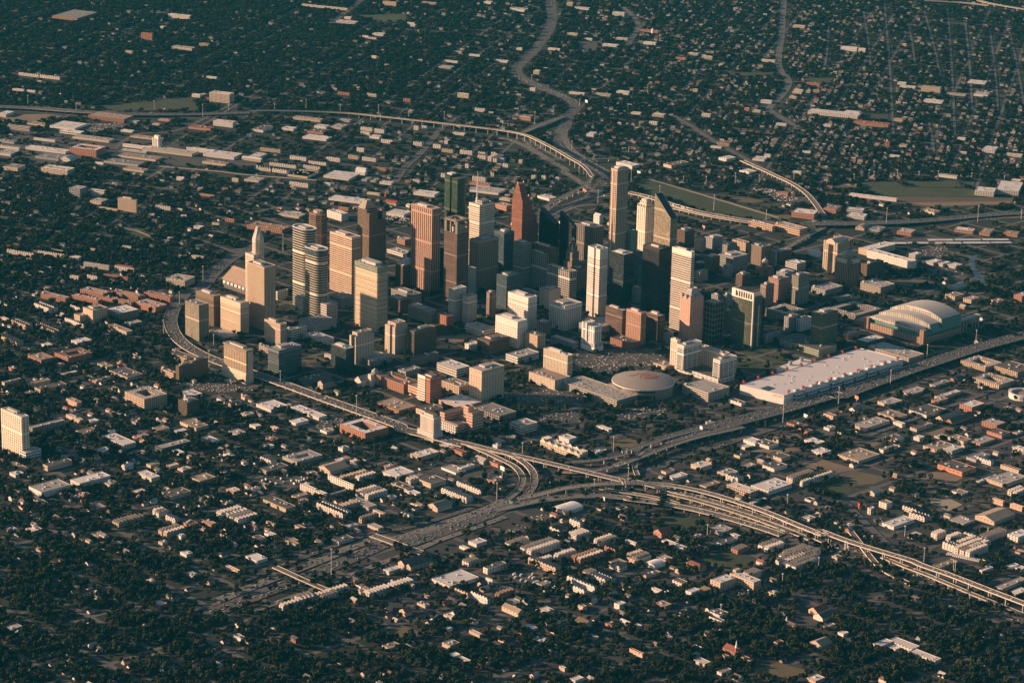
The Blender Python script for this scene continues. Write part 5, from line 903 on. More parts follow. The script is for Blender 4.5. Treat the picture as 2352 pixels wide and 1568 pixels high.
LOW = """
@A 24
AB res w c 1790 1962 2003 812 b886|lone pale apartment block with wavy front beyond the far freeway
SC whR g f 445 662 838 158 h10|long brick school among trees, top left
AB whouse w f 1435 1620 1638 138 h15|white apartment slab among trees, top left
AB bhouse r f 1207 1300 1313 290 b345|brick tower block among trees, top left
OB bhouse t f 755 1060 1140 1020 b1052|brick loft block touching the far freeway
WH whW w f 425 640 750 1098 h8
OB wband2 w f 510 690 722 1135 h10
PG gar l f 65 250 268 1090 h14|pale banded garage, far left edge
AB bhouse w c 600 822 908 1288 b1345|orange brick apartments with a white-roofed courtyard, far left
WH whW w f 218 560 600 1298 h9
WH whG g f 300 500 570 1358 h8
WH whW w f 1048 1290 1302 1260 h10
WH whW w f 1592 1830 1846 1288 h12
WH whT l f 1215 1640 1700 1318 h9
WH whW w f 1737 2000 2072 1343 h10
WH whT w b 2067 2230 2252 1368 h8
WH whT t f 1730 1930 1962 1403 h8
WH whW w f 1822 1990 2017 1048 b1094|white cold store block left of the substation
WH whG g f 888 1180 1240 1412 h6
WH whT t f 950 1330 1390 1367 h6
OB whT g f 27 150 218 1438 h12
AB res w c 350 577 640 1462 h15|pale apartments with ribbed white roof, far left
WH whW w g 517 600 656 1365 h9
WH whG g f -20 120 148 1213 h8
WH whW d f -30 160 175 1262 h9
WH whW l f -30 90 165 1318 h8
WH whW d f 287 468 476 1198 h8
WH whW w f -20 50 120 978 h10
WH whT t f 1115 1380 1410 1193 h6
WH whG l f 1085 1170 1200 1043 h6
WH whW w f 1032 1130 1152 1123 h6
WH whR r f 1612 1800 1836 1103 h8
WH whT l f 1300 1360 1378 1062 h6
WH whR l f 1350 1450 1470 1030 h6
WH whT t f 230 380 420 1070 h5
WH whT l f 620 930 980 1205 h7
AB tgrid r f 1702 1780 1797 378 h12
SH whW w f 1370 1415 1425 230 h8
AB res t f 1070 1130 1140 440 h13
AB whouse t f 1467 1640 1670 415 h9
SH whW w f 105 200 212 768 h7
SH whW w f 228 300 308 778 h7
SH whW w f 1763 1850 1860 662 h7
TR whouse d t 160 520 530 665 h9
AB whouse w f 1640 1710 1725 812 h11
WH whT w f 2110 2200 2320 1350 h8
WH whG w f 1040 1250 1265 1300 h6
WH whW w f 810 880 890 1395 h6
@B 24
WH whW d f 22 112 300 1113 h9|dark-roofed wedge-shaped store with rounded white front
WH whT t f 367 602 627 1026 h9
WH whG l f 755 850 873 1032 h7
WH whT l f 683 780 838 1092 h7
WH whW w f 272 370 402 1103 h8
WH whR d f 490 625 683 1133 h8
WH whW w f 548 650 682 1085 h8
WH whW w f 448 652 702 1192 h7
TR whouse l t 945 1042 1058 1100 h11
TR whouse l t 945 1022 1030 1135 h11
TR whouse l t 1065 1145 1162 1115 h12
WH whW w f 1022 1105 1132 1172 h8
TR whouse d t 1120 1220 1232 1205 h11
TR whouse d t 912 975 992 1275 h11
TR thouse t t 840 925 942 1340 h10
TR whouse t t 958 1075 1092 1360 h10
TR whouse d t 655 768 782 1360 h11
TR whouse l t 340 480 495 1350 h11
TR whouse d t 165 390 405 1420 h9
TR whouse d t 500 650 665 1395 h9
TR whouse d t 455 600 612 1435 h10
TR whouse d t 50 330 345 1455 h10
AB whouse w f 1662 1690 1820 1205 h11
TR thouse d t 1640 1735 1752 1285 h10
TR whouse d t 1795 1900 1910 1300 h11
TR whouse l t 2035 2170 2187 1360 h11
TR whouse l t 2060 2100 2110 1310 h11
WH whW w f 1730 1835 1848 1145 h7
AB res w f 1775 1868 1876 805 h16
TR whouse l t 1922 2008 2014 935 h11
SH whR t f 1070 1162 1170 1440 h9
CH whW w g 903 985 1006 1458 h10
WH whT l f 322 490 585 1510 h7
TR whouse l t 1395 1470 1490 1225 h11
TR thouse d t 85 260 270 1285 h10
TR whouse l t 1565 1630 1640 1245 h11
TR whouse d t 1950 2010 2032 1310 h10
TR whouse l t 1400 1440 1445 1085 h12
TR whouse l t 1470 1510 1520 1085 h12
SH whW w f 1372 1410 1425 215 h8
WH whT w f 440 830 840 75 h8
SH whT r f 1135 1250 1262 22 h16|brick block with white ends, top edge left of the highway
WH whR w f 1465 1590 1600 28 h8
WH whW w f 2000 2060 2080 20 h10
WH whW w f 2225 2350 2380 85 h10
SH whW w f 1040 1080 1085 480 h10
WH whW l f 960 1010 1020 310 h7
WH whW w f 1045 1140 1165 295 h8
WH whT w f 1010 1080 1085 325 h7
WH whW l f 1670 1775 1782 525 h8
WH whG l f 1610 1720 1752 580 h6
WH whT t f 1740 1810 1820 445 h6
WH whW w f 1872 1965 1972 472 h7
WH whW w f 2090 2200 2215 525 h7
SH whW w f 805 860 872 150 h9
WH whT w f 735 900 930 195 h8
SH whW l f 1343 1405 1412 198 h12
TR res r t 1000 1080 1086 810 h9
TR bhouse r t 750 850 860 800 h8
HT bhouse r f 1310 1372 1376 848 h11
WH whR g f 2305 2400 2410 1010 h11
@a
TR whouse d t 1000 1300 1330 200 h9 a=24
TR whouse l t 1312 1485 1496 325 h11 a=24
WH whT l f 1200 1400 1466 628 h6 a=20
AB whouse w c 1665 1802 1866 608 b672|white apartment blocks with a courtyard behind the eight-sided tower
AB bhouse t c 912 1240 1320 755 h11 a=20|low brick complex behind the round-ended towers
WH whW w f 1680 1980 2036 488 h7 a=24
SH whR l f 1770 1865 1872 545 h10 a=24
WH whW w f 1632 1880 1977 268 h8 a=24|large white-roofed warehouse behind downtown, left
WH whW l f 1295 1485 1582 250 h7 a=24
CH whW w g 1930 2022 2046 215 h10 a=24
WH whG g f 1990 2040 2100 280 h6 a=24
WH whG g f 2070 2120 2170 290 h6 a=24
WH whW w f 2160 2270 2296 310 h8 a=24
SH whW w f 1635 1695 1702 312 h10 a=24
WH whT w f 2040 2170 2180 412 h7 a=24
SH bhouse l f 706 790 800 655 h9 a=20
WH whT l f 885 1020 1080 290 h6 a=24
SH whW l f 252 318 326 258 h9 a=24
OB whT w f 770 830 836 270 h12 a=24
SH whW l f 388 500 512 1005 h9 a=25
SH whT t f 582 650 658 690 h7 a=24
TR whouse l t 50 192 200 540 h10 a=24
SH whR w f 465 600 606 425 h7 a=24
WH whW w f 1205 1310 1330 610 h5 a=25
WH whW w f 1300 1400 1430 600 h5 a=25
@b
WH whW w f 107 272 343 608 h9 a=20|white warehouse right of the notched granite tower
AB whR l f 1132 1236 1292 528 b576|salmon office with square windows beyond the masted tower
WH whW w f 1527 1640 1707 458 h8
WH whW w f 362 560 608 420 h9 a=24
WH whR t f 890 1082 1104 325 h8 a=24
WH whW l f 890 1160 1230 405 h7 a=24
CB whW w g 2057 2112 2147 622 h25|white hall with pointed sail-like ends near the ramps
WH whT w f 1170 1270 1290 465 h7 a=20
WH whG l f 895 1120 1130 378 h6 a=24
TR whouse l t 915 1040 1058 268 h12 a=24
TR whouse l t 355 420 432 285 h12 a=24
TR thouse l t 1090 1118 1124 220 h11 a=24
TR whouse l t 1470 1510 1526 245 h11 a=24
TR whouse l t 1565 1605 1616 250 h11 a=24
TR whouse l t 1697 1730 1738 265 h11 a=24
TR whouse l t 965 1040 1062 60 h11 a=24
TR whouse l t 1060 1160 1226 85 h12 a=24
TR whouse l t 1200 1250 1262 135 h11 a=24
TR whouse l t 848 878 888 140 h11 a=24
TR whouse l t 620 680 700 230 h11 a=24
SH whT w f 1352 1385 1392 95 h12 a=24
@C 26
AB tgrid r f 1857 1962 1984 1225 h11|tan motel with two wings, upper right
SH whW w f 740 800 830 1148 h10
AB whouse r f 167 252 272 998 h13|white block with red roof above the far interchange
OB whW w f 995 1100 1116 790 h10
AB whouse w f 1275 1345 1352 1045 h11
AB whouse w f 1725 1798 1806 978 h11
WH whW w f 962 1062 1073 112 h16|white block near the top, right of the far highway
WH whW w f 1225 1330 1342 368 h10
AB res w f 1605 1690 1702 462 h11
AB res w f 1725 1815 1825 488 h11
SC whR r f 1500 1590 1600 498 h8
WH whW w f 410 510 518 420 h8
WH whW w f 870 1000 1020 392 h7
WH whT w f 990 1090 1100 332 h8
SH whT w f 285 335 350 608 h14
WH whW w f 590 720 730 800 h7
WH whT l f 800 940 960 815 h6
SH whP r f 1080 1160 1168 1215 h6
WH whT w f 575 660 670 290 h8
WH whW w f 720 785 795 335 h8
WH whW l f 640 760 772 72 h9
SH whT w f 570 620 630 25 h18
CH whR r f 1195 1370 1378 268 h9|long brick church with a spire, top centre right
WH whW w f 85 210 222 78 h10
SH whW w f 140 190 200 415 h8
SH whW w f 255 300 306 755 h12
WH whT w f 1650 1690 1696 765 h11
WH whT w f 1300 1400 1420 985 h9
WH whW w f 1120 1200 1212 968 h7
SH whW w f 1005 1035 1040 1050 h11
WH whW w f 2230 2320 2330 870 h9
WH whT w f 2160 2225 2235 950 h7
WH whR w f 2090 2130 2136 925 h11
WH whW l f 1800 1890 1900 1258 h6
WH whW w f 2160 2260 2290 1365 h7
@D 26
SC whouse w f 502 930 957 992 h11|white-roofed college campus building, upper right
SC whouse w f 815 940 955 965 h12|white-roofed wing joined to the college campus, upper right
SC whR r f 893 1190 1207 1068 h11|long curved brick school before a sports field
WH whT t f 1472 1636 1646 752 h20|tall cream plant building, far right
WH whW w f 1492 1652 1668 872 h8
WH whW w f 785 922 932 412 h15|long white hall near the top right
WH whW w f 933 995 1002 420 h14
WH whW l f 1922 2042 2062 812 h9
WH whT t f 1690 1850 1860 812 h6
SC whouse w f 1992 2102 2132 1288 h10|white school with round end, far right
OB whT w f 382 460 468 772 h10
SC whR r f 500 605 612 715 h9
WH whR w f 545 600 606 775 h9
WH whW w f 230 318 326 1062 h8
WH whW w f 635 700 712 1072 h7
WH whT t f 1240 1315 1322 1020 h10
WH whW w f 1780 1848 1856 1185 h7
WH whT w f 1795 1862 1868 1305 h6
WH whT t f 1283 1345 1362 1245 h7
CH bhouse r f 1172 1202 1208 1215 h22|twin-towered brick church among trees, right
WH whW w f 1270 1340 1350 712 h8
WH whW w f 1290 1420 1430 745 h7
WH whT w f 1310 1345 1350 378 h10
WH whW w f 1195 1285 1292 1335 h6
WH whT w f 375 475 485 225 h10
WH whT w f 345 405 412 830 h8
WH whW w f 100 190 200 865 h8
WH whW w f 105 220 228 520 h8
WH whT w f 370 450 460 790 h7
WH whW w f 1870 2020 2040 712 h6
WH whT w f 2190 2330 2345 1335 h6
WH whW w f 375 445 452 1470 h10
SH whW w f 130 182 190 1325 h9
WH whW w f 455 525 532 1298 h6
@E 22
OB gray l f 812 940 1020 460 b552|grey banded office with shaded right end among park trees
OB wband2 w f 1070 1222 1238 480 b557|white wedge-shaped office among park trees
SH whT l f 1057 1190 1272 610 b648|low pavilion before the white wedge-shaped office
AT ribap t f 1384 1600 1617 590 b737|tan apartment slab standing alone by the wooded bayou
SH whT b f 1130 1378 1392 698 h5
TR whouse d t 80 395 406 1222 h10
TR whouse d t 442 760 770 1233 h10
AB whouse w f 810 922 958 1265 h12
WH whG g f 982 1278 1293 1360 h13
HT whouse r h 1347 1572 1590 1392 h13|cream hotel with red hipped roof at left
AB res l c 1952 2170 2292 1545 h17|cream courtyard apartments beside the depressed freeway
AB whouse w f 520 602 612 1378 h9
SH whT t f 600 740 750 1185 h6
SH whT t f 970 1125 1135 1165 h6
SH whT t f 1440 1540 1550 1135 h6
AB whouse w f 820 920 935 1490 h10
TR whouse d t 1020 1140 1160 1490 h11
SH whW w f 2075 2140 2150 695 h7
SH whW w f 2075 2158 2168 330 h10
WH whT t f 1445 1690 1745 245 h7
SH whW w f 2250 2345 2400 915 h4
SH bhouse r f 1215 1500 1515 1500 h8
SH whP w f 320 360 370 1475 h9
@F
AB bhouse l c 942 1215 1308 227 h13 a=14|farthest-left of six brick courtyard blocks
AB bhouse l c 842 1150 1202 302 h13 a=14|brick courtyard block nearest the brick garage
AB bhouse g c 1308 1620 1690 257 h13 a=14|back middle of six brick courtyard blocks
AB bhouse g c 1207 1540 1590 332 h14 a=14|front middle of six brick courtyard blocks
AB bhouse g c 1692 2000 2056 267 h14 a=14|back right of six brick courtyard blocks, by the freeway
AB bhouse l c 1575 1830 1966 385 h14 a=8|front right of six brick courtyard blocks, ribbed roof
PG garr t f 478 770 822 272 b332 a=14|brick parking garage with open bands, left
TR whouse l t 400 572 697 400 h12
OB tgrid2 t f 975 1090 1266 418 b566|mid-rise block with sunlit cream end, left of the brick courtyards
AB dres w f 1240 1400 1632 452 b545|dark flats with bright white jagged roof
WH whG l f 1467 1532 1672 575 h8
OB whT t f 1267 1487 1560 668 h10
WH whW w f 837 922 1080 795 h9
AB bhouse b c 642 800 1086 978 h13|dark brick courtyard block, mid left
AB bhouse t f 327 482 638 998 h16|dark brick block left of the courtyard block, mid left
AB tgrid l c 1468 1697 1968 1463 b1590|cream courtyard apartments standing alone, mid left
AB whP t f 777 902 962 1500 h12
WH whT d f 1283 1497 1677 1203 h9
WH whG w f 712 748 912 1168 h6
WH whT t f 307 352 592 1283 h9
WH whT t f 22 52 248 1262 h8
AB thouse d f 405 482 786 1348 h9
WH whW w f 2100 2232 2380 1425 h8
AB thouse t f 872 940 1020 480 h18
TR whouse d t 825 940 960 400 h9
TR whouse t t 760 980 1000 590 h9
TR thouse t t 420 640 740 670 h10
TR thouse t t 15 195 280 800 h9
WH whT t f 1145 1255 1330 1080 h9
SH whW w f 1535 1648 1660 965 h8
SH whW w f 480 545 620 830 h6
SH whP w f 0 75 110 520 h10
TR thouse t t 130 300 400 600 h10
SH whT t f 2025 2055 2240 880 h5
@G
AT wvert l f 8 225 300 178 b620 tb=4|tall white ribbed tower at the left edge
OB wband2 l f 205 268 432 548 b645|low pale base block right of the white ribbed tower at the left edge
AB dres l f 295 342 680 290 h20|long dark wing behind the white ribbed tower at the left edge
WH whT l f 690 835 872 207 h10
AB whouse w f 1062 1292 1422 470 h11
OB glassb l f 1620 1692 1997 505 h11
WH whT d f 447 497 752 690 h12
OB whW w f 735 832 1156 870 h12|large low white block, bottom left
OB whW l f 300 432 736 960 h14|long pale block with peach roof edge, bottom left
WH whW w f 1432 1582 1672 815 h9
WH whT t f 1980 2087 2256 845 h10
WH whT d f 1690 1792 1998 1005 h8
WH whT b f 792 872 1030 350 h9
SH whW w g 1268 1312 1395 700 h8
SH whT t f 1530 1575 1668 680 h7
SH whP w f 1738 1775 1872 690 h7
WH whG w f 1820 1870 1960 330 h6
WH whT t f 1880 2050 2180 290 h8
SH whW w f 1790 1870 1930 555 h6
WH whW w f 870 920 1035 235 h6
SH whT t f 1105 1180 1262 165 h7
WH whT t f 1590 1665 1772 315 h8
TR whouse l t 1595 1670 1775 1185 h10
TR whouse l t 1730 1830 1880 1250 h11
TR thouse d t 1655 1760 1960 1400 h10
TR thouse d t 1175 1240 1520 1290 h9
SH whW w f 2260 2310 2400 1205 h10
SH whW d f 380 450 500 1075 h8
WH whT t f 100 240 300 720 h6
@H
WH whW w f 587 742 920 97 h8
WH whW w f 948 1242 1328 180 h8
WH whW w f 932 1012 1137 240 h8
AB bhouse w c 1462 1727 1968 350 b442|red brick apartment square with white roof and open court
SC whG l c 862 1012 1281 648 h7|grey ring-shaped school roof, lower left
AB whG d f 620 702 926 742 h9
TR whouse l t 628 742 802 645 h10
WH whT t g 1224 1362 1566 748 h9
TR whP t t 1455 1492 1756 815 h9
TR whW l t 1620 1662 1852 815 h9
AB whouse w f 1045 1302 1332 978 h14|white apartment bar, left of a pair in the lower left
AB whouse w f 1337 1602 1618 888 h14|white apartment bar, right of a pair in the lower left
AB gray l f 1342 1367 1532 985 h10
WH whW w f 1900 2052 2241 800 h8
TR whouse d t 1217 1492 1600 1195 h12
TR whouse l t 1620 1772 1980 1010 h11
WH whG l f 1560 1762 1850 1118 h8
OB whT t f 1807 1917 1942 1185 h11
TR whouse l t 2095 2192 2228 1215 h11
WH whT l f 1752 1862 1918 1340 h7
SH whT b f 2200 2298 2500 600 h8
TR whouse l t 168 217 452 1190 h11
TR whouse l t 255 412 632 1260 h10
WH whT d f 660 897 1002 1133 h9
SH whW w f 672 757 812 1418 h7
WH whG d f 1375 1452 1608 1480 h8
SH whW w f 517 580 640 275 h8
SH whP w f 735 800 828 295 h9
WH whG l f 300 390 482 355 h7
WH whW w f 5 120 205 435 h7
TR thouse d t 1660 1690 1870 1240 h10
AB whT d f 1995 2160 2240 930 h9
SH whT t f 955 1005 1130 1015 h9
TR thouse t t 1400 1450 1660 1130 h9
TR whouse l t 2150 2200 2300 840 h10
SH whW w f 2150 2260 2310 980 h7
SH whT t f 690 780 800 1300 h8
SH whT t f 985 1070 1110 1340 h7
TR thouse d t 205 290 330 1440 h9
SH whW d f 550 610 680 1450 h8
SH whT t f 880 1000 1040 1505 h8
@I
WH whT w f 408 527 582 240 h8
WH whR r f 537 657 702 287 h9|low orange brick shop beside the white ribbed freeway tower
WH whW w f 600 642 782 452 h8
WH whW l f 432 582 692 497 h5
WH whG l g 770 872 936 383 h7
WH whR d f 910 1027 1086 407 h9
TR whouse d t 55 100 250 570 h9
WH whT d f 200 322 482 612 h11
TR whouse l t 430 697 762 770 h10
TR whouse l t 590 842 862 690 h9
WH whT t g 290 392 546 870 h9
WH whR l f 907 987 1086 590 h7
WH whW w b 1597 1732 1916 905 h8|white round-roofed hall below the ramps
TR whouse l t 1770 1882 1916 1030 h12
TR whouse d t 1563 1667 1742 1110 h11
TR whouse l t 1757 1842 1991 1165 h11
TR whouse d t 1097 1152 1341 1250 h12
TR whouse d t 1255 1392 1702 1330 h12
TR thouse t t 1340 1627 1690 1505 h12
TR whouse l t 1410 1452 1606 1425 h11
TR whouse l t 1607 1652 1846 1370 h12
TR bhouse b t 1790 1902 2156 1415 h11
TR whouse d t 650 717 832 1440 h9
AB whouse d f 870 917 1112 1500 h12
AB res w v 1467 1882 1966 308 h14|storybook apartments with many cream gables inside the ramps
SH whW w f 1990 2050 2160 285 h5
SH whP w f 110 212 412 330 b368
TR whouse l t 2025 2120 2290 1230 h9
TR bhouse d t 2135 2250 2330 1310 h8
SH whW w f 2255 2305 2380 880 h6
SH whW w f 620 700 730 1290 h6
SH whW w f 715 800 910 1240 h8
SH whG d f 1040 1060 1200 660 h4
@J
WH whR r g 560 642 756 1135 h10|red brick gabled hall by the empty fields, lower right
SH whW w f 645 882 926 1290 h8
CH whP r h 897 1047 1112 1490 h10 |church with a tall red hipped roof, lower right
WH whG l f 1135 1272 1396 1120 h8
OB tgrid w f 1325 1572 1653 702 b762|modern tan block folded round a court beside the viaduct
WH whW w f 1577 1762 2006 690 h10|white-roofed warehouse with dark porch beside the viaduct
WH whG w f 1560 1602 1752 815 h6
OB whT w f 950 1062 1173 440 h10
WH whW w f 705 782 918 555 h6
TR whouse l t 1315 1442 1501 570 h10
WH whW w f 1500 1622 1702 185 h8
WH whW d f 1617 1767 1868 220 h8
SH whW w f 1455 1522 1596 235 h6
WH whW d f 1700 1822 1958 455 h8
WH whT d f 1745 1897 1991 347 h8
WH whT l f 1465 1537 1633 440 h6
WH whT d f 1400 1462 1568 325 h6
TR whouse l t 2090 2117 2442 600 h11|long white townhouse row with bay windows
TR whouse d t 1950 2012 2242 560 h10
TR whgab d t 1652 1782 1951 1295 h10
TR whgab d t 1830 2062 2292 1490 h9
TR whgab d t 1870 2085 2310 1440 h9
TR whgab d t 1905 2110 2330 1395 h9
OB whW w f 2135 2272 2354 195 h8
WH whT l f 1225 1340 1455 520 h6
SH whT t f 1040 1110 1260 645 h3
WH whG l f 1680 1740 1800 880 h4
SH whW w f 1360 1440 1470 1160 h5
SH whW d f 1215 1265 1440 1240 h6
SH whR d f 2110 2170 2230 70 h9
HS whT r g 865 920 935 1365 h7
TR bhouse d t 1370 1440 1560 1310 h8
TR whouse t t 275 395 540 1400 h9
WH whW w b 462 572 682 1478 h6
WH whG l f 590 690 765 1410 h6
TR whouse t t 95 205 290 1490 h9
HS whW w f 265 370 390 1235 h8
WH whW w f 165 205 290 885 h6
SH whT d f 640 690 780 490 h6
SH whW w f 2140 2200 2250 790 h4
@L
WH whW w f 130 242 338 425 h8
WH whT l f 545 690 946 165 h8
WH whT t f 405 622 843 505 h8|big brown flat-roofed warehouse, right
WH whW t f 837 882 1031 390 h8
WH whT d f 1160 1232 1400 170 h8
WH whT t g 1425 1502 1702 75 h8
WH whR d g 1537 1597 1832 100 h8
OB bhouse l f 1912 2067 2162 132 b182|three-storey orange brick warehouse, right
WH whR d f 1965 2122 2213 235 h9
WH whT t f 1557 1722 1802 300 h8
WH whT t f 1297 1442 1613 387 h8
WH whG w f 1502 1602 1716 397 h10
WH whR l f 1780 1892 2051 327 h6
WH whR2 d f 1450 1707 1852 620 b670|long bright orange brick warehouse, right
WH whT d f 2107 2297 2322 600 h10
WH whG w f 1850 1887 2079 720 h5
WH whT l f 1962 2152 2382 748 h9
TR whouse l t 1857 2007 2042 515 h9
SH whW t f 1595 1702 1771 850 h5
AB whP t f 2020 2132 2152 925 h12
AB whP w f 2207 2332 2354 985 h11
WH whT t g 1842 2042 2260 1140 h9|wide low-gabled tan warehouse, lower right
WH whG l f 1560 1722 1836 1165 h6
AB whouse t f 837 917 976 950 h13
AB whouse w f 717 752 792 1000 b1068|narrow bright white house block by the railway cut
TR whouse t t 1150 1312 1421 1105 h9
WH whW w f 867 992 1211 1190 h8
TR whouse l t 1380 1442 1541 1280 h12
TR whouse l t 1535 1582 1706 1310 h12
TR whouse l t 1500 1622 1702 1400 h13
TR whouse l t 1620 1802 2001 1470 h13|white townhouse block nearest the parked white buses
TR whouse l t 1640 1830 2003 1420 h13
TR whouse l t 1720 1992 2006 1350 h12
TR whouse d t 1885 1962 2171 1310 h11
AB whouse w f 2180 2292 2425 1300 h14
TR whouse l t 2180 2290 2420 850 h10
HS whT w g 725 790 850 850 h6
SH whW w f 60 120 168 915 h4
HS whR l g 950 1022 1030 655 h7
WH whT d f 900 965 1060 270 h7
SH whW w g 990 1035 1100 290 h6
AB whouse w f 2235 2350 2400 390 h11
WH whG g f 1750 1850 2000 490 h7
TR whouse d t 1080 1230 1300 1030 h9
@M
WH whT d g 1808 1872 2100 330 h12|larger left shed of two long gabled sheds by the freeway bridge
WH whT d g 1887 1942 2182 360 h10|smaller right shed of two long gabled sheds by the freeway bridge
TR whouse l t 565 607 1320 770 h10|longest white townhouse row, bottom left
TR whouse d t 728 790 940 690 h10
TR whouse d t 965 1022 1190 670 h10
TR whouse l t 1443 1507 2000 645 h10|white townhouse row with many small gables, bottom left
SH whW w f 1655 1715 1840 400 h9
HS whP r g 1820 1885 1960 835 h8
HS whT d g 1315 1370 1420 500 h8
WH whT t f 1640 1715 1840 1205 h6
SH whP w f 5 130 160 395 h8
SH whW w f 215 335 445 290 h7
SH whT d f 285 370 430 70 h7
SH whT t f 620 690 770 95 h7
HS whT w f 1910 1960 1985 545 h9
@N
WH whW w f -60 132 432 555 h8|big pale patched flat-roofed store, bottom centre
TR whW d t 345 522 552 690 h13
TR whT b t 177 322 347 640 h10
AB whW d f 503 572 584 490 h12
TR bhouse b t 600 642 813 650 h11
SH whT t g 672 842 912 838 h9
TR whW l t 1352 1642 1667 570 h11
TR whouse d t 1517 1582 1673 425 h12
TR whouse l t 1605 1752 1893 500 h10
TR whW l t 1415 1532 1558 605 h12
SH whT t f 1980 2082 2236 290 h9
HS whW b g 1435 1547 1622 960 h7
HS whW w f 1847 1902 1971 750 h11
SH whG w b 1900 1992 2038 955 h4
SH whP r f 2007 2142 2162 1260 h9
SH whG w f 902 1002 1048 1000 h5
HS whW w f 80 110 160 1000 h7
HS whT w f 330 440 470 1060 h7
HS whW w f 110 165 240 1290 h9
HS whW w f 205 310 350 1340 h9
HS whT t f 1790 1880 1980 330 h9
HS whT t f 1465 1525 1562 770 h9
HS whT w f 1270 1330 1350 1410 h8
AB whW w f 1382 1440 1530 1540 h14
HS whW w f 2055 2105 2140 975 h7
@O
TR whouse d t 975 1062 1173 440 h10
AB whW w f 372 432 522 620 h14
TR whT b t 490 562 646 620 h8
HS whouse b f 235 332 393 525 h9
HS whW w f 15 148 170 620 h8
CH whT b g 1410 1502 1546 975 h7|little church with a white spire, lower right
CH whR r g 760 907 986 1258 h9|brick church with a tall white spire, bottom right
WH whP r g 1657 1747 1872 830 h9|orange gable-ended brick hall, lower right
WH whW d g 1707 1805 1936 897 h7|white gable-ended hall below the orange gabled hall
OB whW d f 617 747 782 920 h9
HS whW l f 1810 1847 1941 985 h7
SH whT t g 1667 1792 1912 1187 h8|shed with a broad tan gabled roof, bottom right
HS whT w f 457 572 638 1367 h7
HS whW t f 700 747 852 1460 h8
SH whP w f 1640 1730 1830 1545 h8
HS whP r f 1295 1340 1400 1150 h8
HS whP r f 745 800 830 1290 h6
SH whP d f 860 1050 1085 1330 h6
HS whW w f 425 490 545 1210 h6
HS whP t f 135 190 240 1100 h6
@Q
WH whG l f 2055 2132 2382 580 h7
WH whG w f 2195 2280 2400 640 h6
WH whT t f 1400 1480 1660 360 h7
HS whW w f 1887 1925 2030 395 h6
HS whW w f 2163 2212 2300 360 h6
HS whW w f 2257 2322 2380 380 h6
SH whP r f 2195 2300 2320 1245 h6
HS whW t g 945 980 1020 570 h7
HS whW w f 405 465 520 1055 h6
"""
ST.update(ribap=((.52,.40,.30),(.20,.15,.11),40,2.6,.05,.55),whgab=((.66,.61,.55),(.2,.18,.16),6,9,.7,.6),whR2=((.50,.23,.13),(.16,.08,.05),8,12,.75,.5))
build(LOW)
# ------------------------------------------------------------------ ground, fields, lots, water
def ground_mat():
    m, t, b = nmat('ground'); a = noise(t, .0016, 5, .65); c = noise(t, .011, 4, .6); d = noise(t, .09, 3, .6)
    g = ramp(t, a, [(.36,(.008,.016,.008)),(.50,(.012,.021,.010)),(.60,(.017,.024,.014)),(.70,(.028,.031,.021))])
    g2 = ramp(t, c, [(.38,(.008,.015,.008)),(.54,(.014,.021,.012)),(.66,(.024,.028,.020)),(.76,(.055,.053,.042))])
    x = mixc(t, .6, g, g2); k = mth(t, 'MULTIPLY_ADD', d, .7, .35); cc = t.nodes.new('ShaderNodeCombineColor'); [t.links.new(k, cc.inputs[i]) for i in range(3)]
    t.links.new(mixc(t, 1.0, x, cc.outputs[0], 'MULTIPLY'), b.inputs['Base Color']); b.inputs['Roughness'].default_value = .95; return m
def struct(name, m, mat):
    o = bpy.data.objects.new(name, m.mesh(name, [mat])); COL.objects.link(o); o['kind'] = 'structure'; return o
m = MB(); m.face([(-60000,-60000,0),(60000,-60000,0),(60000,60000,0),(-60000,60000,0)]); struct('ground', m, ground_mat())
ASPH = plain('asphalt', (.032,.033,.034), .9, .5, s1=.012, s2=.25); LOT = plain('lot_asphalt', (.058,.056,.053), .9, .55, s1=.02, s2=.3); HWY = plain('highway_concrete', (.145,.133,.115), .85, .35, s1=.02, s2=.2)
HW2 = plain('highway_asphalt', (.085,.082,.077), .9, .4, s1=.02, s2=.2)
STRT = plain('street', (.095,.089,.082), .9, .4, s1=.015, s2=.2); GRASS = plain('grass', (.034,.048,.018), .95, .95, s1=.014, s2=.12); DIRT = plain('dirt', (.17,.128,.088), .95, .55, s1=.015, s2=.15); DRY = plain('dry_grass', (.105,.09,.045), .95, .5, s1=.015, s2=.15)
RAIL = plain('rail_ballast', (.10,.072,.05), .95, .5, s1=.01, s2=.12); PATHM = plain('path_gravel', (.30,.26,.19), .95, .3)
def water():
    m, t, b = nmat('water'); b.inputs['Base Color'].default_value = (.035,.045,.04,1); b.inputs['Roughness'].default_value = .12; return m
WATER = water()
NOTREE = []
def patch(name, k, pts, mat, z=.15, keep=True):
    p = [G(k, x, y) for x, y in pts]
    A = sum(p[i][0]*p[(i+1)%len(p)][1]-p[(i+1)%len(p)][0]*p[i][1] for i in range(len(p)))
    if A < 0: p.reverse()
    m = MB(); m.cap(p, z); o = struct(name, m, mat)
    if keep: occ_poly(p)
    return p
patch('downtown_pavement', 'Z', [(1115,1533),(1672,1715),(1920,1775),(2180,1690),(2720,1690),(3135,1640),(3840,1310),(3500,950),(2600,900),(1750,820),(1120,905),(975,1080),(735,1254),(780,1380)], ASPH, .12, keep=False)
patch('grass_field', 'd', [(780,305),(1140,298),(1235,352),(1870,366),(1925,440),(1000,432),(880,384)], GRASS, .2)
patch('grass_field', 'd', [(1212,296),(1722,290),(1762,350),(1262,348)], GRASS, .2); patch('grass_field', 'd', [(1790,300),(1885,292),(1885,355),(1815,352)], GRASS, .2)
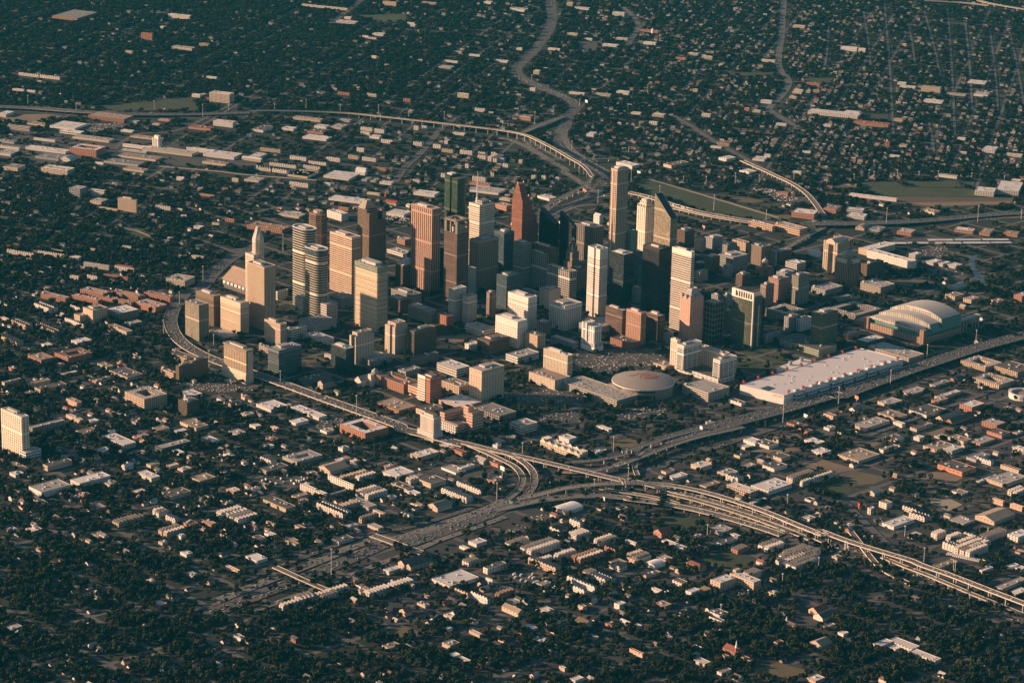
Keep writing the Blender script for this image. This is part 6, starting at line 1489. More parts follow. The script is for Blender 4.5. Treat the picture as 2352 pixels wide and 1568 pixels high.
patch('bayou_lawn', 'c', [(330,330),(450,270),(700,340),(1000,430),(1400,560),(1690,640),(1500,655),(1200,600),(900,530),(600,440),(420,385)], GRASS, .2)
patch('path', 'c', [(440,272),(455,268),(1000,426),(1690,632),(1660,640),(1000,440)], PATHM, .3)
patch('lawn', 'c', [(1240,450),(1420,450),(1560,480),(1440,500),(1300,490)], DRY, .25); patch('lawn', 'c', [(1480,520),(1680,490),(1760,500),(1640,540)], GRASS, .25)
patch('lawn', 'd', [(0,620),(140,590),(160,640),(60,680)], DRY, .25)
patch('water', 'd', [(1800,985),(1925,985),(1885,1060),(1940,1150),(2015,1245),(1925,1255),(1850,1120),(1820,1050)], WATER, .3); patch('water', 'c', [(1940,935),(2060,918),(2095,1000),(2050,1015),(1980,990)], WATER, .3); patch('water','C',[(690,1250),(780,1290),(830,1340),(800,1355),(740,1300)], PATHM, .3)
patch('rail_yard', 'd', [(360,392),(1000,436),(1900,446),(2260,452),(2230,515),(1400,540),(1180,500),(680,440)], RAIL, .18); patch('dirt_lot', 'd', [(1240,495),(1750,490),(2230,480),(2210,508),(1500,530)], DIRT, .25)
patch('dirt_lot', 'd', [(540,340),(700,318),(830,380),(660,385)], PATHM, .25); patch('bare_lot', 'd', [(610,345),(720,335),(790,362),(670,375)], RAIL, .32)
patch('parking_lot', 'd', [(1400,935),(1590,900),(1640,930),(1560,1010),(1400,990)], LOT, .25); patch('parking_lot', 'd', [(1420,1120),(1600,1100),(1830,1180),(1800,1220),(1560,1170)], LOT, .25)
patch('parking_lot', 'd', [(1240,1320),(1380,1300),(1610,1350),(1500,1390)], ASPH, .28); patch('playing_field', 'd', [(1000,1240),(1230,1205),(1560,1260),(1300,1285)], DRY, .25); patch('platform_yard', 'd', [(930,870),(1450,820),(2300,840),(2350,885),(1700,905),(1100,890)], LOT, .22)
patch('car_yard', 'c', [(1440,370),(1600,360),(1880,470),(1700,490)], LOT, .22); patch('car_yard', 'c', [(1780,440),(1960,440),(1980,490),(1800,510)], LOT, .25)
patch('parking_lot', 'f', [(1900,625),(2352,690),(2352,780),(2090,830),(1880,720)], LOT, .25); patch('parking_lot', 'g', [(0,700),(480,690),(640,800),(520,870),(0,860)], LOT, .3); patch('parking_lot', 'f', [(1540,1180),(1900,1160),(1960,1260),(1560,1290)], LOT, .25); patch('parking_lot', 'f', [(1180,1010),(1700,960),(2000,1060),(1500,1110)], LOT, .28)
patch('parking_lot', 'g', [(160,1290),(420,1240),(650,1260),(560,1330),(300,1380)], LOT, .25); patch('park_lawn', 'g', [(1290,720),(1640,690),(1900,760),(1640,870),(1560,940),(1310,930)], GRASS, .25, keep=False)
patch('parking_lot', 'A', [(560,1060),(1050,1050),(1100,1090),(760,1140)], LOT, .25); patch('grass_field', 'A', [(850,905),(1300,860),(1640,832),(1700,945),(1000,950)], GRASS, .2); patch('bare_lot', 'A', [(0,985),(400,975),(540,995),(300,1050),(0,1040)], DIRT, .2); patch('paved_yard', 'A', [(1450,1372),(1720,1368),(1740,1420),(1480,1420)], LOT, .25)
patch('paved_yard', 'A', [(180,1100),(700,1180),(1200,1200),(1700,1250),(2300,1300),(2300,1420),(900,1420),(300,1400),(0,1350),(0,1120)], LOT, .14, keep=False)
patch('van_yard', 'H', [(640,835),(860,785),(1150,800),(1060,900),(790,945)], LOT, .25); patch('parking_lot', 'H', [(1330,180),(1560,190),(1450,270),(1250,330),(1210,260)], LOT, .25); patch('parking_lot', 'e', [(250,900),(700,900),(1050,960),(700,990),(330,960)], LOT, .25); patch('parking_lot','f',[(560,460),(960,440),(960,500),(700,520)],DIRT,.3)
patch('baseball_field', 'e', [(1420,660),(1560,640),(1690,690),(1430,720)], DRY, .3)
patch('parking_lot', 'I', [(1330,960),(1480,920),(1600,960),(1480,1010)], LOT, .25); patch('parking_lot', 'I', [(1080,1110),(1280,1030),(1390,1080),(1180,1160)], LOT, .25); patch('trailer_yard', 'N', [(640,440),(900,380),(1140,470),(960,560),(760,520)], LOT, .25); patch('gravel_yard','I',[(240,480),(700,560),(880,500),(600,380)],LOT,.2)
patch('empty_field', 'J', [(560,1000),(800,940),(1000,960),(1180,1010),(900,1110),(740,1100)], GRASS, .25); patch('empty_field', 'J', [(1100,1390),(1300,1310),(1640,1430),(1420,1500),(1150,1440)], GRASS, .25); patch('grass_bank', 'J', [(90,180),(300,140),(480,180),(330,230),(120,230)], DRY, .25); patch('dirt_lot', 'J', [(1870,110),(2060,90),(2110,130),(1960,170)], DIRT, .25); patch('dirt_lot', 'J', [(1530,270),(1880,230),(2200,250),(1800,300)], DIRT, .2)
patch('foundation_site', 'L', [(40,560),(250,490),(590,590),(370,640)], DIRT, .25); patch('gravel_lot', 'L', [(1360,900),(1560,890),(1710,960),(1560,1030),(1390,960)], PATHM, .25); patch('empty_lot', 'L', [(430,680),(600,610),(930,680),(800,740),(560,760)], DRY, .22); patch('empty_lot', 'L', [(640,350),(820,290),(860,320),(720,390)], DIRT, .25); patch('yard', 'L', [(1240,680),(1440,600),(1720,680),(1560,760)], DIRT, .22)
patch('empty_lot', 'L', [(1260,190),(1480,140),(1640,160),(1420,250)], DIRT, .22); patch('empty_field', 'L', [(200,780),(380,720),(560,800),(480,880),(300,850)], GRASS, .22); patch('bus_yard', 'Q', [(1400,280),(1560,200),(1890,290),(1680,370)], LOT, .25); patch('parking_lot', 'O', [(820,610),(960,590),(1100,640),(930,670)], LOT, .25); patch('vacant_lot', 'O', [(1480,920),(1640,850),(1800,930),(1640,990)], LOT, .22); patch('vacant_lot', 'O', [(1060,1440),(1330,1350),(1700,1450),(1400,1560)], DRY, .22); patch('sports_field','M',[(1640,1050),(1850,960),(2080,1050),(1800,1100)],DRY,.2)
patch('parking_lot','C',[(670,360),(830,350),(840,440),(680,440)],LOT,.3); patch('sports_field','D',[(985,975),(1190,975),(1190,1030),(990,1030)],GRASS,.3); patch('green','B',[(900,130),(1340,120),(1330,190),(1100,190)],GRASS,.3); patch('green','D',[(380,670),(720,665),(700,710),(600,715)],GRASS,.3); patch('green','C',[(1900,620),(2340,620),(2352,660),(1950,650)],GRASS,.3); patch('park_clearing','E',[(1450,930),(1660,950),(1800,1020),(1700,1060),(1500,990)],GRASS,.3); patch('path','E',[(1330,905),(1620,945),(1800,1020),(2050,1090),(2040,1100),(1780,1030),(1600,955)],PATHM,.4)
# ------------------------------------------------------------------ roads and viaducts
def spline(P, step=10.0):
    P = np.array(P, float); out = []
    for i in range(len(P)-1):
        p0, p1, p2, p3 = P[max(i-1,0)], P[i], P[i+1], P[min(i+2,len(P)-1)]; n = max(2, int(np.linalg.norm(p2[:2]-p1[:2])/step))
        for j in range(n):
            t = j/n; out.append(.5*((2*p1)+(-p0+p2)*t+(2*p0-5*p1+4*p2-p3)*t*t+(-p0+3*p1-3*p2+p3)*t**3))
    out.append(P[-1]); return np.array(out)
def offs(P, w):
    d = np.gradient(P[:, :2], axis=0); d /= np.linalg.norm(d, axis=1)[:, None]+1e-9; n = np.stack([-d[:,1], d[:,0]], 1)
    return P[:, :2]+n*w
LANES = []; ZN = [0]
VX, VY = -math.sin(YAW), -math.cos(YAW)      # towards the camera
def occ_line(P, w):
    for o in np.arange(-w/2-4, w/2+4.1, 3.0):
        q = offs(P, o); dd = np.hypot(q[:,0]-CX, q[:,1]-CY)
        for k in range(0, 48, 3): s_ = k*(dd > 5000+k*50); occ_pts(q[:,0]+VX*s_, q[:,1]+VY*s_, 2)
def wpts(pts): 
    o = []
    for q in pts: k, x, y = q[:3]; z = q[3]; o.append((*G(k, x, y, z), z))
    return o
def road(name, pts, width, mat, z=.5, cars=0, lab=None):
    ZN[0] += 1; z = .45+.03*ZN[0]; P = spline([(*G(*q[:3]), z) for q in pts]); a, b = offs(P, -width/2), offs(P, width/2); m = MB()
    for i in range(len(P)-1): m.face([(*a[i],z),(*a[i+1],z),(*b[i+1],z),(*b[i],z)])
    struct(name, m, mat); occ_line(P, width)
    if cars: LANES.append((P, width-6, cars, lab or 'ground freeway'))
    return P
PARA = plain('parapet_concrete', (.50,.44,.36), .85, .2); PIER = plain('pier_concrete', (.42,.38,.33), .85, .2)
def viaduct(label, pts, width, gap=34, cars=1.0, short='viaduct', name='viaduct', mat=None, th=1.8):
    P = spline(wpts(pts), 9.0); T = Thing(name, 'viaduct', label, (P[len(P)//2][0], P[len(P)//2][1], 0)); a, b = offs(P, -width/2), offs(P, width/2); m = MB(); n = len(P)
    ai, bi = offs(P, -width*.33), offs(P, width*.33)
    for i in range(n-1):
        z, y = P[i][2], P[i+1][2]
        m.face([(*a[i],z),(*a[i+1],y),(*b[i+1],y),(*b[i],z)]); m.face([(*ai[i+1],y-th),(*ai[i],z-th),(*bi[i],z-th),(*bi[i+1],y-th)])
        m.face([(*a[i+1],y),(*a[i],z),(*a[i],z-.7),(*a[i+1],y-.7)]); m.face([(*a[i+1],y-.7),(*a[i],z-.7),(*ai[i],z-th),(*ai[i+1],y-th)]); m.face([(*b[i],z),(*b[i+1],y),(*b[i+1],y-.7),(*b[i],z-.7)]); m.face([(*b[i],z-.7),(*b[i+1],y-.7),(*bi[i+1],y-th),(*bi[i],z-th)])
    T.add('deck', m, mat or HWY)
    for s in (-1, 1):
        o, q = offs(P, s*(width/2+.02)), offs(P, s*(width/2-.45)); m = MB()
        for i in range(n-1):
            z, y = P[i][2], P[i+1][2]; m.face([(*o[i],z-1.2),(*o[i+1],y-1.2),(*o[i+1],y+1.1),(*o[i],z+1.1)]); m.face([(*o[i],z+1.1),(*o[i+1],y+1.1),(*q[i+1],y+1.1),(*q[i],z+1.1)]); m.face([(*q[i],z+.02),(*q[i],z+1.1),(*q[i+1],y+1.1),(*q[i+1],y+.02)])
        T.add('parapet', m, PARA)
    L = np.concatenate([[0], np.cumsum(np.linalg.norm(np.diff(P[:,:2],axis=0),axis=1))]); d = np.gradient(P[:,:2],axis=0); gap = max(gap, L[-1]/95)
    for s in np.arange(gap/2, L[-1], gap):
        i = int(np.searchsorted(L, s)); i = min(i, n-1); z = P[i][2]-th
        if z < 2.5: continue
        u = d[i]/np.linalg.norm(d[i]); v = np.array([-u[1], u[0]]); c = P[i][:2]; m = MB(); R4 = lambda hu, hv, z0, z1: m.prism([tuple(c-u*hu-v*hv), tuple(c+u*hu-v*hv), tuple(c+u*hu+v*hv), tuple(c-u*hu+v*hv)], z0, z1)
        R4(.9, width*.36, z-1.5, z)
        for o in ((0,) if width < 15 else (-width*.24, width*.24)): cc = c+v*o; m.prism([tuple(cc-u*.9-v*1.1), tuple(cc+u*.9-v*1.1), tuple(cc+u*.9+v*1.1), tuple(cc-u*.9+v*1.1)], 0, z-1.5)
        T.add('pier', m, PIER)
    occ_line(P, width)
    if cars: LANES.append((P, width-3, cars, short))
    return T
# far interchange (upper middle)
viaduct('long curving flyover sweeping from the left edge past the far interchange', [('B',0,949,10),('B',300,948,12),('B',800,966,14),('B',1200,1006,16),('B',1650,1056,18),('B',2000,1096,20),('C',0,1113,20),('C',200,1150,22),('C',350,1213,24),('C',500,1293,24),('C',600,1353,24),('C',690,1403,24),('C',750,1457,24),('C',787,1510,23),('b',2040,225,22),('b',2025,275,21),('b',1960,335,20),('b',1850,395,18),('b',1740,450,15),('b',1640,505,12),('b',1560,575,8),('b',1530,610,5)], 13, 40, .5, 'the curving flyover')
viaduct('broad elevated freeway crossing the far left edge', [('A',-60,908,9),('A',300,925,9),('A',700,955,9),('A',1100,975,8),('A',1700,975,5),('B',0,962,3)], 34, 34, 1.2, 'the far left elevated freeway', mat=HW2)
road('highway', [('C',430,-30),('C',445,130),('C',430,230),('C',380,320),('C',290,440),('C',180,545),('C',140,590),('C',165,650),('C',270,710),('C',400,770),('C',520,820),('C',620,870),('C',645,920),('C',600,985),('C',570,1050),('C',545,1110)], 44, HW2, .45, 1.5, 'the far northern highway')
road('highway', [('C',540,1105),('C',495,1180),('C',510,1250),('C',600,1320),('C',700,1385),('C',800,1440),('C',920,1520),('c',0,280),('c',60,330)], 28, HW2, .5, 1.5, 'the interchange roadway'); road('highway', [('C',555,1105),('C',560,1200),('C',620,1285),('C',700,1345),('C',800,1405),('C',920,1470)], 24, HWY, .55, 1.2, 'the interchange roadway')
viaduct('bridge rising left from the far highway junction', [('C',195,1130,6),('C',300,1085,8),('C',430,1035,8),('C',540,995,6)], 26, 40, 1.0, 'the far bridge'); viaduct('thin overpass spanning the far interchange', [('C',340,1362,8),('C',500,1362,10),('C',700,1362,11),('C',900,1358,10),('C',1010,1355,6)], 9, 40, .3, 'the thin overpass')
for nm, pts, w in (('ramp',[('C',190,1180),('C',280,1270),('C',390,1340),('C',520,1420)],14),('ramp',[('C',250,1190),('C',340,1260),('C',460,1330),('C',560,1380)],12),('ramp',[('C',0,1180),('C',120,1210),('C',230,1260),('C',400,1360),('C',560,1450),('b',1780,210),('b',1900,280),('b',2080,400),('b',2190,440)],24),('highway',[('b',1560,660),('b',1700,580),('b',1850,510),('b',2000,455),('b',2190,430)],26),('ramp',[('b',1540,640),('b',1660,540),('b',1800,450),('b',1950,395),('b',2190,388)],12),('ramp',[('b',1750,590),('b',1900,535),('b',2050,515),('b',2190,512)],12)): road(nm, pts, w, HWY, .6+.1*random.random(), .8, 'the interchange ramps')
viaduct('elevated freeway running from the tallest tower to the bayou plant', [('c',255,395,10),('c',450,440,11),('c',700,518,12),('c',950,585,12),('c',1250,640,12),('c',1450,668,11),('c',1640,684,10)], 22, 30, 1.5, 'the bayou freeway'); viaduct('second elevated freeway beside the bayou lawn', [('c',560,520,8),('c',750,560,9),('c',1000,615,10),('c',1250,660,10),('c',1420,685,9)], 14, 30, 1.0, 'the bayou freeway')
viaduct('wide elevated freeway crossing the right side above the station', [('d',310,692,10),('d',600,690,10),('d',900,683,10),('d',1200,675,9),('d',1500,655,7),('d',1750,632,6),('d',2050,605,5),('d',2400,585,4)], 36, 32, 1.2, 'the right-hand elevated freeway', mat=HW2); road('highway', [('d',1400,690),('d',1700,672),('d',2000,650),('d',2400,628)], 18, HWY, .5, 1.0, 'the right-hand frontage road')
viaduct('slender viaduct curving down from the upper right rail yards', [('c',1335,97,5),('c',1450,150,8),('c',1560,198,10),('c',1680,255,11),('c',1780,300,12),('c',1880,360,12),('c',1960,425,11),('c',2030,510,10),('c',2080,580,7),('c',2115,625,4)], 17, 34, .4, 'the slender viaduct'); viaduct('sloping bridge crossing the bayou behind downtown', [('c',2110,725,3),('c',2000,775,6),('c',1900,830,8),('c',1800,890,6),('c',1725,945,2)], 18, 34, .3, 'the bayou bridge')
viaduct('far freeway deck at the top right corner', [('D',1500,5,8),('D',1800,22,9),('D',2050,48,9)], 18, 60, 0); viaduct('far freeway flyover at the very top right corner', [('D',1960,5,14),('D',2100,38,13),('D',2400,88,10)], 18, 60, 0)
road('street', [('B',1240,1560),('B',1330,1430),('B',1450,1320),('B',1560,1190),('B',1650,1090),('B',1780,990)], 24, STRT, .4, .3, 'the boulevard'); road('street', [('A',960,1300),('A',1050,1220),('A',1180,1150),('A',1500,1120),('A',1760,1010),('A',1980,890)], 18, STRT, .4)
road('street', [('B',700,200),('B',800,120),('B',920,30),('B',960,-20)], 26, STRT, .4); road('street', [('C',1050,60),('C',1180,200),('C',1130,330),('C',1100,380)], 22, STRT, .4); road('street', [('D',300,0),('D',280,300),('D',255,560),('D',340,700),('D',280,820),('D',180,920),('D',200,960),('D',420,1090)], 26, STRT, .4)
road('street', [('C',1480,990),('C',1650,1090),('C',1850,1220),('C',2050,1330),('C',2352,1500)], 22, STRT, .4); road('rail_line', [('a',0,150),('a',600,200),('a',900,235),('a',1600,290)], 12, PATHM, .3)
for i, (x0, y0, x1, y1) in enumerate(((1160,30,1235,1150),(1360,200,1420,560),(980,100,1040,560),(1500,100,1640,660),(1700,100,1760,1150),(1850,200,1910,950),(2060,250,2130,940),(2230,280,2352,900),(1540,1050,1580,1300),(680,230,650,560))): road('street', [('D',x0,y0),('D',.5*(x0+x1)+8,.5*(y0+y1)),('D',x1,y1)], 9, STRT, .4)
# freeway round the left of downtown, then the elevated part
road('highway', [('a',1000,900),('a',880,960),('a',740,1040),('a',640,1120),('a',560,1210),('a',470,1310),('e',330,60),('e',255,150)], 40, HW2, .5, 1.2, 'the sunken freeway at left')
viaduct('curved freeway bend at the left edge of downtown', [('e',270,140,3),('e',218,215,6),('e',195,300,8),('e',205,380,8),('e',250,460,8),('e',320,530,8),('e',430,600,8),('e',560,660,8),('e',700,715,8)], 34, 30, 2.2, 'the curved freeway bend', mat=HW2)
viaduct('long straight elevated freeway in front of downtown', [('e',700,715,8),('e',1000,815,8),('e',1300,920,8),('e',1600,1030,8),('e',2000,1172,8),('e',2352,1300,8),('f',240,1325,8),('f',500,1390,8),('f',700,1440,9),('f',850,1480,9)], 33, 30, 1.6, 'the elevated freeway before downtown', mat=HW2)
viaduct('elevated lanes passing under the big flyover, lower middle', [('I',660,180,11),('I',1000,268,12),('I',1300,335,13),('I',1600,405,14),('I',2000,500,14),('I',2352,582,14),('J',240,560,14),('J',450,605,13),('J',740,680,12),('J',1000,745,11),('J',1300,830,10),('J',1700,960,9),('J',2000,1065,7),('J',2352,1215,5)], 19, 34, 1.5, 'the elevated lanes under the flyover')
viaduct('big pale flyover curving across the lower right', [('I',1230,770,4),('I',1400,735,8),('I',1600,683,13),('I',1800,645,18),('I',2100,615,22),('I',2352,605,24),('J',250,603,25),('J',600,610,25),('J',900,655,24),('J',1200,728,23),('J',1500,822,22),('J',1800,930,21),('J',2100,1055,20),('J',2352,1150,20),('L',200,1225,20),('L',500,1335,20),('L',800,1430,20),('L',1150,1535,20),('Q',1300,340,20),('Q',1600,445,20),('Q',2000,600,20),('Q',2450,770,20)], 17, 44, 1.3, 'the big pale flyover')
viaduct('lower ramp sweeping beneath the flyover, lower middle', [('I',1000,885,2),('I',1250,828,5),('I',1500,775,8),('I',1800,742,9),('I',2100,738,9),('I',2352,755,9),('J',300,768,9),('J',560,800,9),('J',850,850,9),('J',1100,905,9),('J',1400,985,8),('J',1700,1075,6),('J',1900,1145,3)], 22, 34, .9, 'the lower sweeping ramp')
viaduct('straight outer deck beside the flyover, lower middle', [('J',0,660,8),('J',300,705,9),('J',600,760,9),('J',820,820,9)], 13, 34, .6, 'the outer deck'); viaduct('outer elevated lanes joining the flyover on the right', [('J',720,712,10),('J',1000,780,11),('J',1300,868,11),('J',1600,965,10),('J',1900,1075,9),('J',2200,1190,6)], 15, 34, .8, 'the outer elevated lanes')
viaduct('sloping ramp tucked under the flyover, right edge', [('Q',870,250,8),('Q',1100,345,10),('Q',1350,440,11),('Q',1600,545,11),('Q',1850,650,9),('Q',2100,750,6),('Q',2450,890,2)], 12, 40, .3, 'the tucked ramp')
road('highway', [('J',1000,800),('J',1400,925),('J',1900,1110),('J',2352,1290),('L',300,1360),('L',700,1520),('Q',900,340),('Q',1300,490),('Q',1700,640),('Q',2450,960)], 52, STRT, .5, 1.4, 'the ground freeway lower right'); viaduct('brown railway bridge passing under the flyover', [('Q',540,-20,8),('Q',640,110,8),('Q',740,240,8),('Q',830,340,7),('Q',960,430,5),('Q',1180,540,2)], 13, 40, 0, mat=plain('rust_deck', (.16,.10,.075), .9))
road('street', [('L',505,960),('L',650,1110),('L',800,1260),('L',950,1400),('L',1120,1530)], 17, STRT, .45, .2, 'the diagonal street')
viaduct('left curved ramp of a pair bending into the lower freeway', [('I',660,182,9),('I',860,265,9),('I',1030,345,9),('I',1180,420,9),('I',1260,500,9),('I',1280,590,8),('I',1230,680,6),('I',1120,780,3)], 14, 34, .5, 'the left curved ramp'); viaduct('right curved ramp of a pair bending into the lower freeway', [('I',960,255,12),('I',1130,300,12),('I',1270,370,12),('I',1370,460,11),('I',1405,555,10),('I',1385,650,7),('I',1290,770,3)], 16, 34, 2.0, 'the right curved ramp')
occ_line(spline([(*G(*q), 0) for q in (('I',1150,830),('I',800,985),('I',400,1130),('I',0,1250),('M',1600,100),('M',1100,300),('M',700,460),('M',200,650),('M',-200,800))]), 150)
for w, pts, c in ((46,[('I',1260,765),('I',1050,880),('I',800,985),('I',400,1130),('I',0,1260),('M',1700,110),('M',1200,320),('M',800,480),('M',300,670),('M',-200,870)],1.6),(34,[('I',1120,780),('I',900,880),('I',500,1020),('I',0,1180),('M',1500,90),('M',1000,290),('M',400,520),('M',-100,720)],1.2),(16,[('I',1100,960),('I',800,1070),('I',400,1210),('M',2050,160),('M',1500,370),('M',900,600),('M',300,820)],.8),(14,[('I',950,800),('I',600,920),('I',100,1070),('M',1500,20),('M',900,230),('M',200,500)],.5)): road('highway', pts, w-8 if w > 20 else w, HW2 if w == 46 or w == 14 else HWY, .5, c, 'the wide sunken freeway')
viaduct('street bridge over the wide freeway with yellowish deck', [('M',1540,20,7),('M',1700,75,7),('M',1900,150,7),('M',2080,215,6)], 20, 60, .2, 'the street bridge'); viaduct('second street bridge over the wide freeway, bottom left', [('M',520,350,7),('M',740,450,7),('M',940,540,7),('M',1060,590,6)], 14, 60, .1, 'the second street bridge')
viaduct('broad elevated freeway passing the convention hall', [('g',560,1560,10),('g',900,1470,10),('g',1400,1345,10),('g',1800,1235,10),('g',2200,1120,10),('h',600,1135,10),('h',900,1025,10),('h',1200,915,10),('h',1500,815,10),('h',1800,715,10),('h',2100,630,9),('h',2450,540,8)], 44, 30, 1.4, 'the convention hall freeway', mat=HW2)
viaduct('high ramp left of the convention hall freeway', [('I',1720,385,10),('I',2050,365,12),('I',2352,300,13),('J',250,270,13),('J',480,200,13),('J',700,130,12),('J',950,65,11),('J',1200,10,9),('g',880,1455,8)], 11, 34, .4, 'the high ramp'); viaduct('lower ramp running beside the high ramp', [('I',1640,480,4),('I',1900,490,7),('I',2100,460,9),('I',2352,385,10),('J',150,430,10),('J',400,340,10),('J',700,225,10),('J',1000,130,10),('J',1300,60,10),('J',1500,15,9)], 14, 34, .6, 'the lower ramp'); viaduct('short curved ramp dropping under the freeways', [('J',500,215,9),('J',420,290,8),('J',375,370,7),('J',365,450,5),('J',400,540,2)], 11, 34, .4, 'the short curved ramp')
road('frontage_street', [('g',1380,1265),('g',1700,1235),('g',2050,1150),('h',500,1090),('h',900,950),('h',1300,800),('h',1650,700)], 14, STRT, .45, .5, 'the hall frontage street'); road('street', [('h',900,1510),('h',1250,1380),('h',1500,1290),('h',1900,1150),('h',2300,990)], 14, STRT, .45, .5, 'the east side street'); road('highway', [('J',2000,-10),('J',1600,110),('J',1200,240),('J',800,360),('J',640,450)], 15, STRT, .4, .5, 'the east frontage street')
# ------------------------------------------------------------------ the street grid
def zone33(x, y): return y < 470 or (x < 430 and y < 620)
def street_grid():
    m = MB(); seen = 0
    for a, B_, ox, oy, w in ((0.0, 100.6, 0, 0, 12.0), (R(33), 96.0, 13, 40, 10.0)):
        ca, sa = math.cos(a), math.sin(a)
        for ax in (0, 1):
            for i in range(-80, 90):
                prev = None
                for s in np.arange(-8000, 8000, 25.0):
                    u, v = (i*B_+ox, s) if ax == 0 else (s, i*B_+oy); x, y = u*ca-v*sa, u*sa+v*ca; ok = False
                    if -5000 < x < 4200 and -3600 < y < 7000:
                        qx, qy = proj(x, y, 0)
                        if -80 < qx < 2430 and 20 < qy < 1640 and zone33(qx, qy) == (a > 0):
                            keep = True
                            if a > 0: keep = (ax == 0 and (i*7919) % 5 < 3) or (ax == 1 and (i*104729) % 5 < 2)
                            ok = keep and not (occ_at([x], [y])[0] & 1 and not (500 < qy < 900 and qx > 560))
                    if ok and prev is not None:
                        dx, dy = (sa*w/2, -ca*w/2) if ax == 1 else (ca*w/2, sa*w/2)
                        (px_, py_) = prev; z = .34+.04*ax; m.face([(px_-dx,py_-dy,z),(x-dx,y-dy,z),(x+dx,y+dy,z),(px_+dx,py_+dy,z)][:: 1 if ax else -1])
                        t = np.linspace(0, 1, 9)
                        for o in (-w/2, -w/4, 0, w/4, w/2): occ_pts(px_+(x-px_)*t+2*dx*o/w, py_+(y-py_)*t+2*dy*o/w, 2)
                    prev = (x, y) if ok else None
    struct('streets', m, STRT)
street_grid()
# ------------------------------------------------------------------ steeples, silos, signs, masts
BYL = {o['label']: o for o, l, d in THINGS if l}
class On:
    def __init__(s, lab): s.o = BYL[lab]; s.loc = tuple(s.o.location)
    add = Thing.add
def steeple(lab, k, x, yb, yt, r, mat):
    T = On(lab); c = G(k, x, yb); lo, hi = 1.0, 120.0; Y = px(k, 0, yt)[1]
    for _ in range(40):
        mdl = .5*(lo+hi); lo, hi = (mdl, hi) if proj(*c, mdl)[1] > Y else (lo, mdl)
    m = MB(); m.tube(c, r, 0, lo*.55, r*.9, 6, 0); T.add('steeple_base', m, mat); m = MB(); m.tube(c, r*.9, lo*.55, lo, .15, 6); T.add('spire', m, plain('white_paint', (.75,.72,.68), .5))
BRK = plain('wall_brick', ST['brick'][0], .8, .22)
steeple('little church with a white spire, lower right', 'O', 1425, 960, 868, 2.6, plain('white_paint', (.75,.72,.68), .5)); steeple('brick church with a tall white spire, bottom right', 'O', 897, 1290, 1118, 3.2, BRK); steeple('long brick church with a spire, top centre right', 'C', 1303, 285, 242, 4.5, plain('white_paint', (.75,.72,.68), .5)); steeple('twin-towered brick church among trees, right', 'D', 1178, 1250, 1192, 5, BRK)
c = G('b', 100, 498); T = Thing('church', 'church', 'church with a red roof and tall spire behind the pink ribbed tower', (*c, 0)); F = Fit('b', 88, 196, 228, 505, h=9, a=20); m = MB(); m.sides(F.rect(), 0, 9); T.add('walls', m, facade('whT')); m = MB(); m.face([(*F.at(0,0),9),(*F.at(1,0),9),(*F.at(1,.5),15),(*F.at(0,.5),15)]); m.face([(*F.at(1,1),9),(*F.at(0,1),9),(*F.at(0,.5),15),(*F.at(1,.5),15)]); T.add('roof', m, plain('red_tiles', (.26,.06,.045))); m = MB(); m.tube(c, 4, 0, 20, 4, 4); m.tube(c, 3.6, 20, 42, .2, 6); T.add('steeple', m, plain('red_steeple', (.34,.13,.08)))
def top_h(k, x, yt, c):
    lo, hi = 1.0, 150.0; Y = px(k, 0, yt)[1]
    for _ in range(40):
        md = .5*(lo+hi); lo, hi = (md, hi) if proj(*c, md)[1] > Y else (lo, md)
    return lo
MAST = plain('galvanised', (.50,.47,.42), .5, .1)
for k, L in dict(A=((240,815,905),(652,880,950),(1320,860,960),(1735,890,1000),(1957,890,955)),B=((210,885,955),(480,850,950),(772,890,965),(1100,895,985),(1357,955,1010),(1662,955,1040),(1880,1045,1120),(2162,1050,1100)),C=((455,915,990),(297,955,1060),(615,1205,1280),(1100,1255,1320),(1262,728,820),(680,850,905),(272,640,690)),
 c=((292,185,310),(560,335,465),(1070,425,570),(1272,215,325),(1497,235,320),(1563,565,660),(785,245,295),(998,245,320)),d=((185,215,300),(497,225,310),(752,225,295),(938,200,280),(1157,185,280),(1363,200,270),(1543,195,270),(1858,215,290),(2165,240,300),(1055,545,710),(1915,525,680),(2325,560,650)),
 e=((278,40,160),(128,300,470),(600,440,540),(557,590,740),(1227,780,920),(1943,1010,1230)),f=((1388,1455,1560),(2243,1400,1540)),g=((2245,1050,1215),(1720,1150,1385)),h=((1438,650,780),(1093,890,1045),(605,1050,1220),(1897,515,660)),J=((1120,1035,1180),(1957,720,860),(297,440,550)),I=((2030,560,720),(1012,600,780)),M=((1112,165,440),),O=((2037,110,240),(2068,135,275),(1760,250,390),(1382,420,560),(1022,590,690),(740,740,840)),Q=((1780,640,740),(1305,150,300),(1612,285,420),(1630,295,425)),L=((1105,1180,1290),(763,1280,1370),(2225,350,470)),a=((500,1090,1260),(1252,790,950)),b=((2097,375,510),(1918,165,245))).items():
    for x, yt, yb in L:
        c = G(k, x, yb); h = min(62, top_h(k, x, yt, c)); T = Thing('light_mast', 'light mast', None, (*c, 0), None, ('tall slender light mast',)); m = MB(); m.tube(c, .95, 0, h-1.4, .5, 6); T.add('pole', m, MAST); m = MB(); m.tube(c, 2.3, h-1.6, h-.3, 1.9, 8); T.add('lamp_head', m, plain('lamp_housing', (.55,.53,.5), .5, .1)); occ_pts([c[0]], [c[1]])
WHT = plain('white_paint', (.75,.72,.68), .5)
